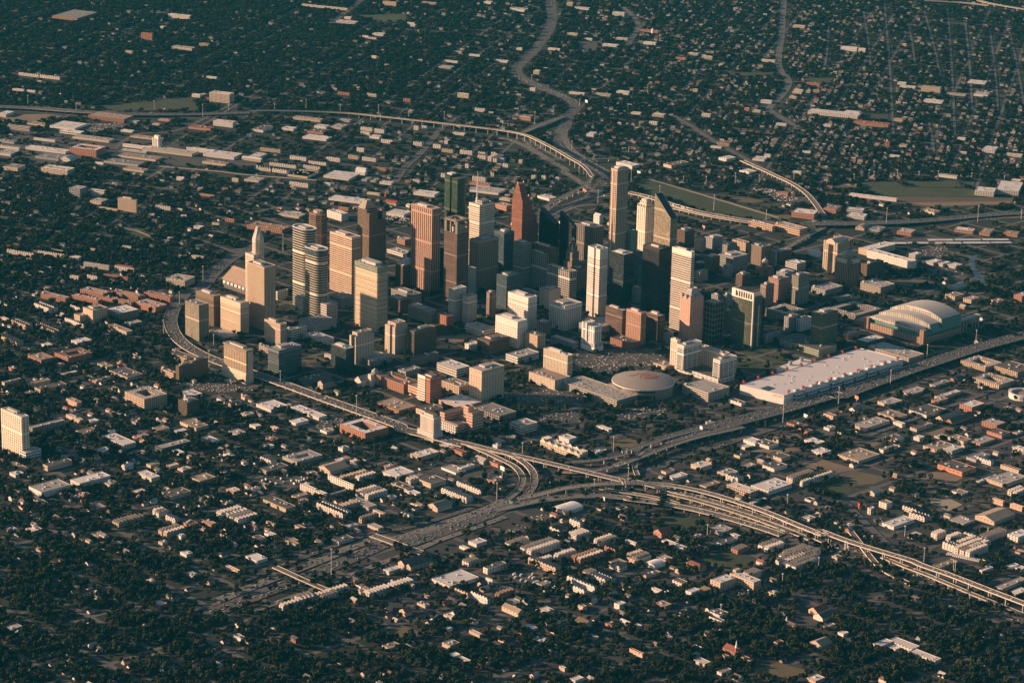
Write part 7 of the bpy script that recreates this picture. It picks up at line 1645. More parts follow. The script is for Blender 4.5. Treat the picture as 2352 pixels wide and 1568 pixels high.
for k, x0, x1, yt, h, yb, lab, col in (('I',1030,1108,430,9,560,'white and orange billboard on a tall post by the curved ramps',WHT),('I',2112,2150,752,8,800,'tilted white billboard beside the sweeping ramp',WHT),('J',1035,1078,10,7,90,'white billboard above the high ramp',WHT),('h',272,325,1312,8,1350,'plain white billboard beside the freeway, right of centre',WHT),('h',750,802,1135,8,1195,'orange and white billboard on a post by the freeway',plain('billboard_orange',(.55,.24,.13),.6)),('C',722,757,862,9,885,'small white billboard by the far highway bend',WHT),('C',665,690,975,8,1000,'pink and white billboard by the far highway',plain('billboard_pink',(.6,.32,.25),.6)),('c',955,995,715,8,745,'red and white sign by the bayou railway',plain('billboard_pink',(.6,.32,.25),.6)),('b',1945,2003,365,9,405,'reddish billboard inside the interchange loop',plain('billboard_red',(.42,.17,.12),.6)),('c',340,392,205,9,235,'double-faced billboard right of the tallest tower',WHT),('c',190,300,62,11,105,'long black rooftop-height sign on a frame beside the white store',plain('sign_black',(.02,.02,.02),.6)),('J',1840,1882,1060,8,1150,'overhead sign panel beside the outer lanes',plain('sign_green',(.05,.13,.09),.6)),('A',503,530,800,9,830,'cream sign block below the top left trees',WHT),('h',370,438,1188,7,1230,'green direction sign on a gantry over the freeway',plain('sign_green',(.05,.13,.09),.6)),('I',1125,1195,790,7,835,'green direction sign over the merging ramps',plain('sign_green',(.05,.13,.09),.6)),('L',620,632,965,10,1005,'red pylon sign by the diagonal street',plain('sign_red',(.4,.04,.03),.6)),('L',735,780,1375,8,1430,'green direction sign beside the long flyover',plain('sign_green',(.05,.13,.09),.6))):
    c = G(k, .5*(x0+x1), yb); zt = top_h(k, .5*(x0+x1), yt, c); zt = max(zt, h+3); a = G(k, x0, yb); b = G(k, x1, yb); w = max(6, math.hypot(a[0]-b[0], a[1]-b[1])); ux, uy = math.cos(R(-10)), math.sin(R(-10)) 
    T = Thing('billboard', 'billboard', lab, (*c, 0)); pl = lambda hw, hd: [(c[0]+ux*s*hw-uy*t*hd, c[1]+uy*s*hw+ux*t*hd) for s, t in ((-1,-1),(1,-1),(1,1),(-1,1))]
    m = MB(); m.prism(pl(w/2, .8), zt-h, zt, bottom=True); T.add('panel', m, col); m = MB(); m.tube(c, 1.0, 0, zt-h, .9, 6); T.add('post', m, MAST); occ_pts([c[0]], [c[1]])
for x, yb, yt, lab in (('C',1262,0,''),): pass
# platform canopies of the station: long thin roofs on posts
for i, (x0, x1, y) in enumerate(((1450,1680,842),(1703,1940,840),(1963,2205,838),(1058,1246,872),(1260,1450,870),(1520,1760,870),(1783,2025,868),(2043,2230,866))):
    a = G('d', x0, y, 6); b = G('d', x1, y, 6); d = ((b[0]-a[0]), (b[1]-a[1])); l = math.hypot(*d); u = (d[0]/l, d[1]/l); v = (-u[1], u[0]); q = [(a[0]-v[0]*9, a[1]-v[1]*9),(b[0]-v[0]*9, b[1]-v[1]*9),(b[0]+v[0]*9, b[1]+v[1]*9),(a[0]+v[0]*9, a[1]+v[1]*9)]
    T = Thing('platform_canopy', 'canopy', '%s white platform canopy in the %s row of the rail yard'%(('leftmost','middle','rightmost','leftmost','second','third','fourth','rightmost')[i], 'back' if i < 3 else 'front'), (*a, 0)); m = MB(); mid = [((q[0][0]+q[3][0])/2, (q[0][1]+q[3][1])/2), ((q[1][0]+q[2][0])/2, (q[1][1]+q[2][1])/2)]
    m.face([(*q[0],5.2),(*q[1],5.2),(*mid[1],7),(*mid[0],7)]); m.face([(*mid[0],7),(*mid[1],7),(*q[2],5.2),(*q[3],5.2)]); m.sides(q, 4.6, 5.2); T.add('roof', m, roofm('w'))
    m = MB(); [m.tube((a[0]+d[0]*(j+.5)/7, a[1]+d[1]*(j+.5)/7), .5, 0, 5.2, .5, 6) for j in range(7)]; T.add('posts', m, CONC()); occ_poly(q)
# round white building in the haze at the right edge
c = G('h', 2335, 1150); T = Thing('round_building', 'public building', 'round white building in the haze at the right edge', (*c, 0)); m = MB(); m.tube(c, 33, 0, 14, 33, 28, cap=False); T.add('walls', m, facade('whW')); m = MB(); n = 28; o = [(c[0]+33*math.cos(2*math.pi*i/n), c[1]+33*math.sin(2*math.pi*i/n)) for i in range(n)]; i_ = [(c[0]+27*math.cos(2*math.pi*i/n), c[1]+27*math.sin(2*math.pi*i/n)) for i in range(n)]; m.ring(o, i_, 14); m.sides(i_, 9, 14, flip=True); T.add('rim', m, roofm('w')); m = MB(); m.tube(c, 27.2, 8.9, 9, 27.2, 28); T.add('roof', m, roofm('t')); occ_poly(o)
# parked buses in a row
def bus_mesh():
    m = MB(); m.box(-1.3,-6,.5,1.3,6,3.2,0); m.box(-1.2,-5.7,.15,1.2,5.7,.5,1); m.box(-1.32,-5.4,1.7,1.32,5.4,2.6,1); return m.mesh('bus', [WHT, plain('bus_glass', (.04,.04,.045), .3)])
bm_ = bus_mesh(); a, b = G('Q', 1555, 225), G('Q', 1880, 295); ba = math.atan2(b[1]-a[1], b[0]-a[0])
for i in range(17): o = bpy.data.objects.new('bus', bm_); COL.objects.link(o); t = i/16; o.location = (a[0]+(b[0]-a[0])*t, a[1]+(b[1]-a[1])*t, .3); o.rotation_euler = (0,0,ba); o['label'] = 'white bus parked in the long row below the townhouse block, lower right'; o['category'] = 'bus'; o['group'] = 'white buses parked in a row'; occ_pts([o.location[0]], [o.location[1]])
# parked vans and trailers on the two yards
va = MB(); va.box(-1.2,-4,.4,1.2,4,3.6,0); va.box(-1.1,4,.4,1.1,5.5,2.3,0); va.box(-1.0,-3.7,.1,1.0,5.3,.4,1); vm = va.mesh('van', [WHT, plain('bus_glass', (.04,.04,.045), .3)])
def yard(k, L, lab, grp, ang):
    for x, y in L: o = bpy.data.objects.new('van', vm); COL.objects.link(o); p = G(k, x, y); o.location = (*p, .3); o.rotation_euler = (0,0,R(ang+random.uniform(-12,12))); o['label'] = lab; o['category'] = 'van'; o['group'] = grp
yard('H', [(650,850),(690,835),(735,865),(780,815),(795,880),(845,828),(870,868),(910,800),(955,850),(985,880),(1010,850),(1035,855),(1060,848),(1090,835),(1120,825),(1140,830),(1060,818),(740,920)], 'white box van parked in the fenced yard, lower left', 'white vans in the lower left yard', 60)
yard('N', [(800,437),(870,447),(812,470),(990,440),(960,470),(1000,475),(870,500),(920,515),(1000,530),(1030,518),(1060,512),(1090,495),(1120,488)], 'white trailer parked on the bare lot, bottom centre', 'white trailers on the bare lot', 20)
# ------------------------------------------------------------------ how thickly trees and houses stand, read off the photograph cell by cell
TREES = ["999999999987799997777776","999999999985788887777777","877677787776788877777777","222222233344445888888877","999655443444456433888777","999997311111124432212222","776661111111111111223445","655431111111111111122222","665422222222333322222333","665543333333434433333333","666655444333334433333322","666666554333344433332333","666666553333455544443333","777766544445555666665555","888888776677788899999888","999999999988888999999999"]
HOUS = ["111111111112334444444322","111111111112233444455433","111112222112223333454555","000000000234432566777766","222244344444432111343211","223331000000000000000000","445540000000000000000110","445530000000000000000111","555400000000000000000111","556665210000011000332222","666665443222221224333333","667777665333344333343333","667777764444455544444444","555556664444555554433334","444444444555555544322222","444444444444444433222222"]
def dens(tab, qx, qy): return int(tab[min(15, max(0, int(qy/98)))][min(23, max(0, int(qx/98)))])
def footprint(step, a=0.0, pad=70):
    """a jittered grid of ground points that the picture can see"""
    ca, sa = math.cos(a), math.sin(a); u = np.arange(-8500, 8500, step); U, V = np.meshgrid(u, u); X = U*ca-V*sa; Y = U*sa+V*ca; k = (X > -5200) & (X < 3600) & (Y > -3300) & (Y < 6800); X, Y = X[k], Y[k]
    dx, dy, dz = X-CX, Y-CY, -CZ; w = dx*fw[0]+dy*fw[1]+dz*fw[2]; qx = 1176+FPX*(dx*cr[0]+dy*cr[1]+dz*cr[2])/w; qy = 784-FPX*(dx*cu[0]+dy*cu[1]+dz*cu[2])/w
    k = (qx > -pad) & (qx < 2352+pad) & (qy > -pad) & (qy < 1568+pad); return X[k], Y[k], qx[k], qy[k], w[k]
TR_ = np.array([[int(c) for c in r] for r in TREES]); HO_ = np.array([[int(c) for c in r] for r in HOUS])
def dv(T, qx, qy):
    fx, fy = np.clip(qx/98-.5, 0, 22.999), np.clip(qy/98-.5, 0, 14.999); i, j = fx.astype(int), fy.astype(int); u, v = fx-i, fy-j
    return T[j,i]*(1-u)*(1-v)+T[j,i+1]*u*(1-v)+T[j+1,i]*(1-u)*v+T[j+1,i+1]*u*v
# houses
HM = {}
def house_mats():
    wl = [plain('house_wall_%s'%n, c, .85, .25) for n, c in (('white',(.60,.56,.50)),('cream',(.52,.43,.33)),('tan',(.40,.30,.22)),('brick',(.30,.15,.10)),('grey',(.30,.30,.29)))]
    rf = [plain('house_roof_%s'%n, c, .9, .35) for n, c in (('dark',(.075,.07,.065)),('grey',(.17,.165,.16)),('brown',(.14,.10,.075)),('pale',(.38,.36,.33)),('red',(.20,.08,.055)))]
    return wl, rf
WL, RF = house_mats(); WN = ('white','cream','tan','brick','grey'); RN = ('dark','grey','brown','pale','red')
def house_mesh(w, d, h, rh):
    a = MB(); r = [(-w/2,-d/2),(w/2,-d/2),(w/2,d/2),(-w/2,d/2)]; a.sides(r, 0, h); a.face([(-w/2,-d/2,h),(w/2,-d/2,h),(0,-d/2,h+rh)]); a.face([(w/2,d/2,h),(-w/2,d/2,h),(0,d/2,h+rh)])
    b = MB(); e = .5; y = d/2+.5; s = rh/(w/2); z0 = h-e*s+.12; b.face([(w/2+e,-y,z0),(w/2+e,y,z0),(0,y,h+rh+.12),(0,-y,h+rh+.12)]); b.face([(-w/2-e,y,z0),(-w/2-e,-y,z0),(0,-y,h+rh+.12),(0,y,h+rh+.12)])
    return a, b
def lots(a, B_, ox, oy, step):
    """house lots: four rows to a block, facing the streets"""
    ca, sa = math.cos(a), math.sin(a); o = []
    rows = np.concatenate([np.arange(-80, 90)*B_+q for q in (15, 37, 62, 84)]); cols = np.arange(-8200, 8200, step)
    U, V = np.meshgrid(rows+ox, cols); return (U*ca-V*sa).ravel(), (U*sa+V*ca).ravel()
def seen(X, Y, pad=40):
    dx, dy, dz = X-CX, Y-CY, -CZ; w = dx*fw[0]+dy*fw[1]+dz*fw[2]; qx = 1176+FPX*(dx*cr[0]+dy*cr[1]+dz*cr[2])/w; qy = 784-FPX*(dx*cu[0]+dy*cu[1]+dz*cu[2])/w
    k = (w > 500) & (qx > -pad) & (qx < 2352+pad) & (qy > -pad) & (qy < 1568+pad); return X[k], Y[k], qx[k], qy[k], w[k]
parts_ = []
for a_, B_, ox, oy in ((0.0, 100.6, 0, 0), (R(33), 96.0, 13, 40)):
    q = seen(*lots(a_, B_, ox, oy, 17.5)); z_ = (q[3] < 470) | ((q[2] < 430) & (q[3] < 620)); k = z_ == (a_ > 0); parts_.append([v[k] for v in q])
HX, HY, hqx, hqy, hw = [np.concatenate([p_[i] for p_ in parts_]) for i in range(5)]; j = rng.uniform(-2.5, 2.5, (2, len(HX))); HX = HX+j[0]; HY = HY+j[1]
keep = (rng.random(len(HX)) < (dv(HO_, hqx, hqy)/10)**1.1*.72) & (occ_at(HX, HY) == 0) & (occ_at(HX+7, HY) == 0) & (occ_at(HX-7, HY) == 0) & (occ_at(HX, HY+7) == 0) & (occ_at(HX, HY-7) == 0)
HX, HY, hqx, hqy, hw = [v[keep] for v in (HX, HY, hqx, hqy, hw)]; order = np.argsort(hw); HX, HY, hqx, hqy, hw = [v[order] for v in (HX, HY, hqx, hqy, hw)]
vis = (hqx > 8) & (hqx < 2344) & (hqy > 8) & (hqy < 1560); hv = []; hf = []; hm = []; n_ind = 0; HMESH = {}; n_shop = 0; sv = []; sf = []; smi = []; SHOPSEEN = 0
N_HOUSE = 245
for i in range(len(HX)):
    if occ_at([HX[i]], [HY[i]])[0]: continue
    if 780 < hqy[i] < 1500 and random.random() < .20:
        w, d, h = random.uniform(13, 30), random.uniform(12, 26), random.uniform(4.5, 9); x0, y0 = HX[i]-w/2, HY[i]-d/2
        if occ_at([x0, x0+w, x0, x0+w], [y0, y0, y0+d, y0+d]).any(): continue
        Fs = Fit.__new__(Fit); Fs.h = h; Fs.a = 0.0; Fs.W = w; Fs.D = d; Fs.p = (x0+w, y0); Fs.ex = (1.0, 0.0); Fs.ey = (0.0, 1.0); Fs.c = Fs.at(.5, .5)
        if vis[i] and n_shop < 110: n_shop += 1; flatb(Fs, 'commercial_building', 'shop building', None, random.choice(('whW','whT','whG','whR','whP','whT','whW')), random.choice('wwglldt'), desc=('whW','f'), nu=random.randint(1, 3), par=.6); THINGS[-1] = (THINGS[-1][0], None, (THINGS[-1][0].children[0].data.materials[0].name.replace('facade_', ''), 'f')); continue
        occ_fit(Fs, 3); mm = MB(); mm.sides(Fs.rect(), 0, h); mm.cap(Fs.rect(), h, 1); n0 = len(sv); sv += mm.v; sf += [[k+n0 for k in f] for f in mm.f]; smi += mm.mi; continue
    w, d, h = random.choice(((8,13,3.6),(9,15,4.0),(10,14,6.6),(7.5,12,3.4),(11,16,5.2),(12,17,6.8))); rh = w*.33; an = (R(33) if zone33(hqx[i], hqy[i]) else 0)+random.choice((0, math.pi/2)); occ_pts([HX[i], HX[i]+5, HX[i]-5, HX[i], HX[i]], [HY[i], HY[i], HY[i], HY[i]+5, HY[i]-5]); fr = [6+4*q for q in range(int(min(9, max(0, (hw[i]-4800)/420))))] if i % 3 else []; occ_pts([HX[i]+VX*q for q in fr], [HY[i]+VY*q for q in fr])
    if vis[i] and n_ind < N_HOUSE:
        n_ind += 1; wi = random.choices(range(5), (5,3,2,1.5,1.5))[0]; ri = random.choices(range(5), (4,3,3,1.5,.8))[0]; key = (w, d, h, wi, ri)
        T = Thing('house', 'house', None, (HX[i], HY[i], 0), None, ('small '+WN[wi], 'house', RN[ri]+' gabled roof')); T.o.rotation_euler = (0, 0, an)
        if key not in HMESH: a, b = house_mesh(w, d, h, rh); HMESH[key] = (a.mesh('walls', [WL[wi]]), b.mesh('roof', [RF[ri]]))
        for nm, me in zip(('walls', 'roof'), HMESH[key]): o = bpy.data.objects.new(nm, me); COL.objects.link(o); o.parent = T.o
    else:
        a, b = house_mesh(w, d, h, rh); c, s = math.cos(an), math.sin(an)
        for mm, mi in ((a, 0), (b, 1)):
            n0 = len(hv); hv += [(x*c-y*s+HX[i], x*s+y*c+HY[i], z) for x, y, z in mm.v]; hf += [[k+n0 for k in f] for f in mm.f]; hm += [mi]*len(mm.f)
def isl(name, cols, rough=.85):
    m, t, b = nmat(name); g = t.nodes.new('ShaderNodeNewGeometry'); n = len(cols); c = ramp(t, g.outputs['Random Per Island'], [(i/n, q) for i, q in enumerate(cols)], True); t.links.new(worn(t, c, .25), b.inputs['Base Color']); b.inputs['Roughness'].default_value = rough; return m
def far_walls(name, cols):
    # colour by place: the walls of one house are one patch of a coarse cell noise
    m, t, b = nmat(name); g = t.nodes.new('ShaderNodeNewGeometry'); v = t.nodes.new('ShaderNodeTexVoronoi'); v.inputs['Scale'].default_value = .035; t.links.new(g.outputs['Position'], v.inputs['Vector']); s = t.nodes.new('ShaderNodeSeparateColor'); t.links.new(v.outputs['Color'], s.inputs[0]); n = len(cols); t.links.new(ramp(t, s.outputs[0], [(i/n, q) for i, q in enumerate(cols)], True), b.inputs['Base Color']); b.inputs['Roughness'].default_value = .85; return m
def merged(name, v, f, mats, mi, label, cat):
    me = bpy.data.meshes.new(name); me.from_pydata(v, [], f); [me.materials.append(q) for q in mats]; me.polygons.foreach_set('material_index', np.array(mi, np.int32)); me.update(); o = bpy.data.objects.new(name, me); COL.objects.link(o); o['kind'] = 'stuff'; o['label'] = label; return o
merged('distant_houses', hv, hf, [far_walls('far_house_walls', ((.60,.56,.50),(.52,.43,.33),(.62,.58,.52),(.32,.17,.11),(.45,.40,.34),(.60,.54,.46))), far_walls('far_house_roofs', ((.08,.075,.07),(.17,.165,.16),(.14,.10,.075),(.36,.34,.31),(.10,.09,.085),(.20,.085,.06)))], hm, 'countless small houses scattered among the trees into the distance', 'houses')
merged('distant_shops', sv, sf, [far_walls('far_shop_walls', ((.60,.56,.50),(.48,.39,.29),(.32,.31,.29),(.38,.19,.13),(.54,.37,.27))), far_walls('far_shop_roofs', ((.50,.48,.45),(.20,.195,.19),(.30,.28,.26),(.09,.085,.08),(.27,.215,.16)))], smi, 'many low flat-roofed shops and sheds scattered between the houses', 'shops')
# ------------------------------------------------------------------ cars
def car_mesh():
    m = MB(); m.box(-.92,-2.3,.35,.92,2.3,.85,0)
    b_ = [(-.92,-1.9),(.92,-1.9),(.92,1.2),(-.92,1.2)]; t_ = [(-.72,-1.4),(.72,-1.4),(.72,.5),(-.72,.5)]
    for i in range(4): k = (i+1) % 4; m.face([(*b_[i],.85),(*b_[k],.85),(*t_[k],1.42),(*t_[i],1.42)], None, 1)
    m.cap(t_, 1.42, 0)
    for x in (-.85, .65):
        for y in (-1.6, 1.2): m.box(x, y, .0, x+.2, y+.62, .35, 2)
    return m
CC = (('white',(.72,.70,.67)),('silver',(.42,.42,.42)),('black',(.015,.015,.016)),('grey',(.14,.14,.145)),('red',(.30,.03,.025)),('blue',(.05,.08,.17)))
CGL = plain('car_glass', (.02,.022,.025), .15, .0); TYR = plain('tyre', (.02,.02,.02), .9, .0)
cmb = car_mesh(); CMS = [cmb.mesh('car', [plain('car_'+n, c, .35, .05), CGL, TYR]) for n, c in CC]; CW = (5,3,3,3,.8,.7)
cv = []; cf = []; cm = []; CAND = []
def stuffcar(x, y, z, an):
    n0 = len(cv); c, s = math.cos(an), math.sin(an); cv.extend([(a*c-b*s+x, a*s+b*c+y, q+z) for a, b, q in cmb.v]); cf.extend([[k+n0 for k in f] for f in cmb.f]); cm.extend(cmb.mi)
for P, w, dn, lab in LANES:
    L = np.concatenate([[0], np.cumsum(np.linalg.norm(np.diff(P[:,:2],axis=0),axis=1))]); nl = max(1, int(w/4)); n = int(L[-1]/40*dn*nl)
    for _ in range(n):
        s = random.uniform(2, L[-1]-2); i = min(len(P)-2, int(np.searchsorted(L, s))-1); i = max(i, 0); t = (s-L[i])/max(.1, L[i+1]-L[i]); p = P[i]+(P[i+1]-P[i])*t; d = P[i+1][:2]-P[i][:2]; d /= np.linalg.norm(d)+1e-9; o = (random.randrange(nl)+.5-nl/2)*(w/nl); x, y, z = p[0]-d[1]*o, p[1]+d[0]*o, p[2]+.05; q = proj(x, y, z)
        if -20 < q[0] < 2372 and -20 < q[1] < 1588: CAND.append(((x-CX)**2+(y-CY)**2, x, y, z, math.atan2(-d[0], d[1])+(math.pi if o < 0 else 0), lab))
CAND.sort(key=lambda c: c[0]); placed = {}; ni = 0
for dd, x, y, z, an, lab in CAND:
    ck = (int(x/5), int(y/5), int(z/4))
    if ck in placed: continue
    placed[ck] = 1
    if ni < 255:
        ni += 1; ci = random.choices(range(6), CW)[0]; o = bpy.data.objects.new('car', CMS[ci]); COL.objects.link(o); o.location = (x, y, z); o.rotation_euler = (0, 0, an); o['label'] = '%s car driving on %s' % (CC[ci][0], lab); o['category'] = 'car'; o['group'] = 'cars on the freeways'
    else: stuffcar(x, y, z, an)
def fill(poly, z, dens_, ang, row=6.2, col=2.9):
    P = np.array(poly); ca, sa = math.cos(ang), math.sin(ang); c = P.mean(0); r = np.abs(P-c).max()*1.5
    for u in np.arange(-r, r, row):
        for v in np.arange(-r, r, col):
            if random.random() > dens_: continue
            x, y = c[0]+u*ca-v*sa, c[1]+u*sa+v*ca
            if inpoly(np.array([x]), np.array([y]), P)[0]: stuffcar(x, y, z, ang+math.pi/2+random.choice((0, math.pi)))
for F in ROOFCARS: fill(F.rect(.06,.06,.94,.94), F.h-1.05, .10 if F.W*F.D > 9000 else .05, F.a)
for k, pts, dn in (('f',[(1900,625),(2352,690),(2352,780),(2090,830),(1880,720)],.09),('g',[(0,700),(480,690),(640,800),(520,870),(0,860)],.07),('f',[(1540,1180),(1900,1160),(1960,1260),(1560,1290)],.12),('f',[(1180,1010),(1700,960),(2000,1060),(1500,1110)],.14),('g',[(160,1290),(420,1240),(650,1260),(560,1330),(300,1380)],.15),('d',[(1400,935),(1590,900),(1640,930),(1560,1010),(1400,990)],.12),('d',[(1420,1120),(1600,1100),(1830,1180),(1800,1220),(1560,1170)],.08),('c',[(1440,370),(1600,360),(1880,470),(1700,490)],.15),('A',[(560,1060),(1050,1050),(1100,1090),(760,1140)],.15),('H',[(1330,180),(1560,190),(1450,270),(1250,330),(1210,260)],.25),('e',[(250,900),(700,900),(1050,960),(700,990),(330,960)],.22),('I',[(1330,960),(1480,920),(1600,960),(1480,1010)],.25),('I',[(1080,1110),(1280,1030),(1390,1080),(1180,1160)],.25),('O',[(820,610),(960,590),(1100,640),(930,670)],.3),('C',[(670,360),(830,350),(840,440),(680,440)],.0),('L',[(760,1110),(860,1110),(900,1180),(800,1190)],.3),('b',[(100,620),(330,620),(330,690),(120,690)],.25)): fill([G(k, x, y) for x, y in pts], .35, dn, 0.0)
merged('parked_cars', cv, cf, [isl('parked_paint', [c for n, c in CC for _ in range({'white':4,'silver':3,'black':2,'grey':3}.get(n, 1))], .35), CGL, TYR], cm, 'many tiny parked and distant cars in the lots and on far roads', 'cars')
# ------------------------------------------------------------------ trees
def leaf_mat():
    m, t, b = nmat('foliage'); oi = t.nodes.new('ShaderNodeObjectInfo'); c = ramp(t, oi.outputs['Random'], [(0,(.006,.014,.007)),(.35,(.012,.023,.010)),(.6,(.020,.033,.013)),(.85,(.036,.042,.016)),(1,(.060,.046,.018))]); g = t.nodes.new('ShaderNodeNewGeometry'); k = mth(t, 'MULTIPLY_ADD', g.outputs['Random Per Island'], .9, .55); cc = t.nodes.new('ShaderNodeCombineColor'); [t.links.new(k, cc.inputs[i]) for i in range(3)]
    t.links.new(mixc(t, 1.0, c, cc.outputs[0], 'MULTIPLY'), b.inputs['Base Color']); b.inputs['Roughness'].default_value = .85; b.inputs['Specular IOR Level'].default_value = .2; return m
LEAF = leaf_mat(); BARK = plain('bark', (.10,.075,.055), .95)
def crown(m, c, rx, rz, n, seed, s0=1.3, s1=2.5):
    rs = random.Random(seed); lobes = [(rs.gauss(0,.38), rs.gauss(0,.38), rs.uniform(-.25,.35), rs.uniform(.45,.75)) for _ in range(6)]
    for _ in range(n):
        lx, ly, lz, lr = rs.choice(lobes); v = Vector((rs.gauss(0,1), rs.gauss(0,1), rs.gauss(.25,1))).normalized(); r = lr*rs.uniform(.75, 1.0); p = Vector((c[0]+(lx+v.x*r)*rx, c[1]+(ly+v.y*r)*rx, c[2]+(lz+v.z*r)*rz)); nn = (v+Vector((rs.gauss(0,.5), rs.gauss(0,.5), rs.gauss(0,.5)))).normalized(); t = nn.orthogonal().normalized(); q = nn.cross(t); a = rs.uniform(0, 6.28); t, q = t*math.cos(a)+q*math.sin(a), q*math.cos(a)-t*math.sin(a); s = rs.uniform(s0, s1)*.5; e = rs.uniform(.6, 1.1)
        m.face([tuple(p-t*s-q*s*e), tuple(p+t*s-q*s*e*.8), tuple(p+t*s*.9+q*s*e), tuple(p-t*s*.8+q*s*e)])
CROWN = []; TRUNK = []
for i in range(6):
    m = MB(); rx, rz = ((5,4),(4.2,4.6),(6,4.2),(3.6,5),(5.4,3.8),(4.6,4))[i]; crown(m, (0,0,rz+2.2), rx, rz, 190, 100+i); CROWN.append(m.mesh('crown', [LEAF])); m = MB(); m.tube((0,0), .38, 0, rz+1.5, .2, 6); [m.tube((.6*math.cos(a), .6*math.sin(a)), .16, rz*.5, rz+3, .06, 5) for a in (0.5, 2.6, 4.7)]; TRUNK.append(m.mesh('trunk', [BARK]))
m = MB(); rs = random.Random(5)
for i in range(4): crown(m, (rs.uniform(-6,6), rs.uniform(-6,6), rs.uniform(4.5,7)), rs.uniform(3.6,5.6), rs.uniform(3.4,4.8), 70, 200+i, 1.6, 3.0)
CLUMP = m.mesh('tree_clump', [LEAF])
X, Y, qx, qy, w = footprint(8.6, R(5), 60); near = w < 7600; X, Y, qx, qy, w = [v[near] for v in (X, Y, qx, qy, w)]; jj = rng.uniform(-4.2, 4.2, (2, len(X))); X = X+jj[0]; Y = Y+jj[1]
wob = .5+.5*np.sin(X/57+1.3*np.sin(Y/83))*np.sin(Y/61+1.1*np.sin(X/97)); k = (rng.random(len(X)) < (dv(TR_, qx, qy)/10)**1.1*(.25+1.25*wob)) & (occ_at(X, Y) == 0); X, Y, qx, qy, w = [v[k] for v in (X, Y, qx, qy, w)]; o_ = np.argsort(w); X, Y, qx, qy, w = [v[o_] for v in (X, Y, qx, qy, w)]
sc = rng.uniform(.55, 1.15, len(X))+.75*rng.random(len(X))**3; ro = rng.uniform(0, 6.28, len(X)); ix = rng.integers(0, 6, len(X)); vis = (qx > 6) & (qx < 2346) & (qy > 6) & (qy < 1562); ind = np.zeros(len(X), bool); ind[np.where(vis)[0][:260]] = True; CRO = {}
KIND = ('broad rounded','upright bushy','wide spreading','narrow upright','low spreading','rounded')
for i in np.where(ind)[0]:
    v = int(ix[i]); big = 'large' if sc[i] > 1.15 else ('small' if sc[i] < .85 else 'medium'); T = Thing('tree', 'tree', None, (X[i], Y[i], 0), None, (big+' '+KIND[v]+' dark green', 'tree', None)); T.o.rotation_euler = (0,0,ro[i]); T.o.scale = (sc[i],)*3
    for nm, me in (('trunk', TRUNK[v]), ('crown', CROWN[v])): o = bpy.data.objects.new(nm, me); COL.objects.link(o); o.parent = T.o; CRO.setdefault((nm, v), o)
def scatter(name, X, Y, sc, ro, ix, objs, label):
    me = bpy.data.meshes.new(name); me.from_pydata([(a, b, 0) for a, b in zip(X, Y)], [], [])
    for n, t, d in (('scl','FLOAT',sc),('rot','FLOAT',ro),('idx','INT',ix)): a = me.attributes.new(n, t, 'POINT'); a.data.foreach_set('value', np.ascontiguousarray(d, dtype=np.float32 if t == 'FLOAT' else np.int32))
    o = bpy.data.objects.new(name, me); COL.objects.link(o); o['kind'] = 'stuff'; o['label'] = label
    ng = bpy.data.node_groups.new(name+'_nodes', 'GeometryNodeTree'); ng.interface.new_socket('Geometry', in_out='INPUT', socket_type='NodeSocketGeometry'); ng.interface.new_socket('Geometry', in_out='OUTPUT', socket_type='NodeSocketGeometry'); N = ng.nodes.new; gi, go = N('NodeGroupInput'), N('NodeGroupOutput'); ip = N('GeometryNodeInstanceOnPoints'); jn = N('GeometryNodeJoinGeometry')
    for q in objs: oi = N('GeometryNodeObjectInfo'); oi.inputs['Object'].default_value = q; oi.inputs['As Instance'].default_value = True; oi.transform_space = 'ORIGINAL'; ng.links.new(oi.outputs['Geometry'], jn.inputs[0])
    def at(n, t): a = N('GeometryNodeInputNamedAttribute'); a.data_type = t; a.inputs['Name'].default_value = n; return next(s for s in a.outputs if s.enabled and s.name == 'Attribute')
    cx = N('ShaderNodeCombineXYZ'); ng.links.new(at('rot','FLOAT'), cx.inputs[2]); cs = N('ShaderNodeCombineXYZ'); s_ = at('scl','FLOAT'); [ng.links.new(s_, cs.inputs[i]) for i in range(3)]
    ng.links.new(gi.outputs[0], ip.inputs['Points']); ng.links.new(jn.outputs[0], ip.inputs['Instance']); ip.inputs['Pick Instance'].default_value = True; ng.links.new(at('idx','INT'), ip.inputs['Instance Index']); ng.links.new(cx.outputs[0], ip.inputs['Rotation']); ng.links.new(cs.outputs[0], ip.inputs['Scale']); ng.links.new(ip.outputs[0], go.inputs[0]); md = o.modifiers.new('scatter', 'NODES'); md.node_group = ng; return o
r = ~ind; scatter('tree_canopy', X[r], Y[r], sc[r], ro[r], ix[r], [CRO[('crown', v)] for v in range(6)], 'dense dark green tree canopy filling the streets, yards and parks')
X, Y, qx, qy, w = footprint(13.5, R(9), 60); far = w >= 7600; X, Y, qx, qy, w = [v[far] for v in (X, Y, qx, qy, w)]; jj = rng.uniform(-6, 6, (2, len(X))); X = X+jj[0]; Y = Y+jj[1]; wob = .5+.5*np.sin(X/71+1.3*np.sin(Y/113))*np.sin(Y/83+1.1*np.sin(X/127)); k = (rng.random(len(X)) < (dv(TR_, qx, qy)/10)**1.1*(.62+.5*wob)) & (occ_at(X, Y) == 0) & (occ_at(X+5, Y) == 0) & (occ_at(X, Y+5) == 0); X, Y = X[k], Y[k]; oc = bpy.data.objects.new('woodland_clump', CLUMP); COL.objects.link(oc); oc.location = (X[0], Y[0], 0); oc['kind'] = 'stuff'; oc['label'] = 'clump of far trees'
print('trees', int(r.sum()), 'clumps', len(X), 'houses', len(HX), 'cars', ni, len(cv)//len(cmb.v), 'things', len(THINGS))
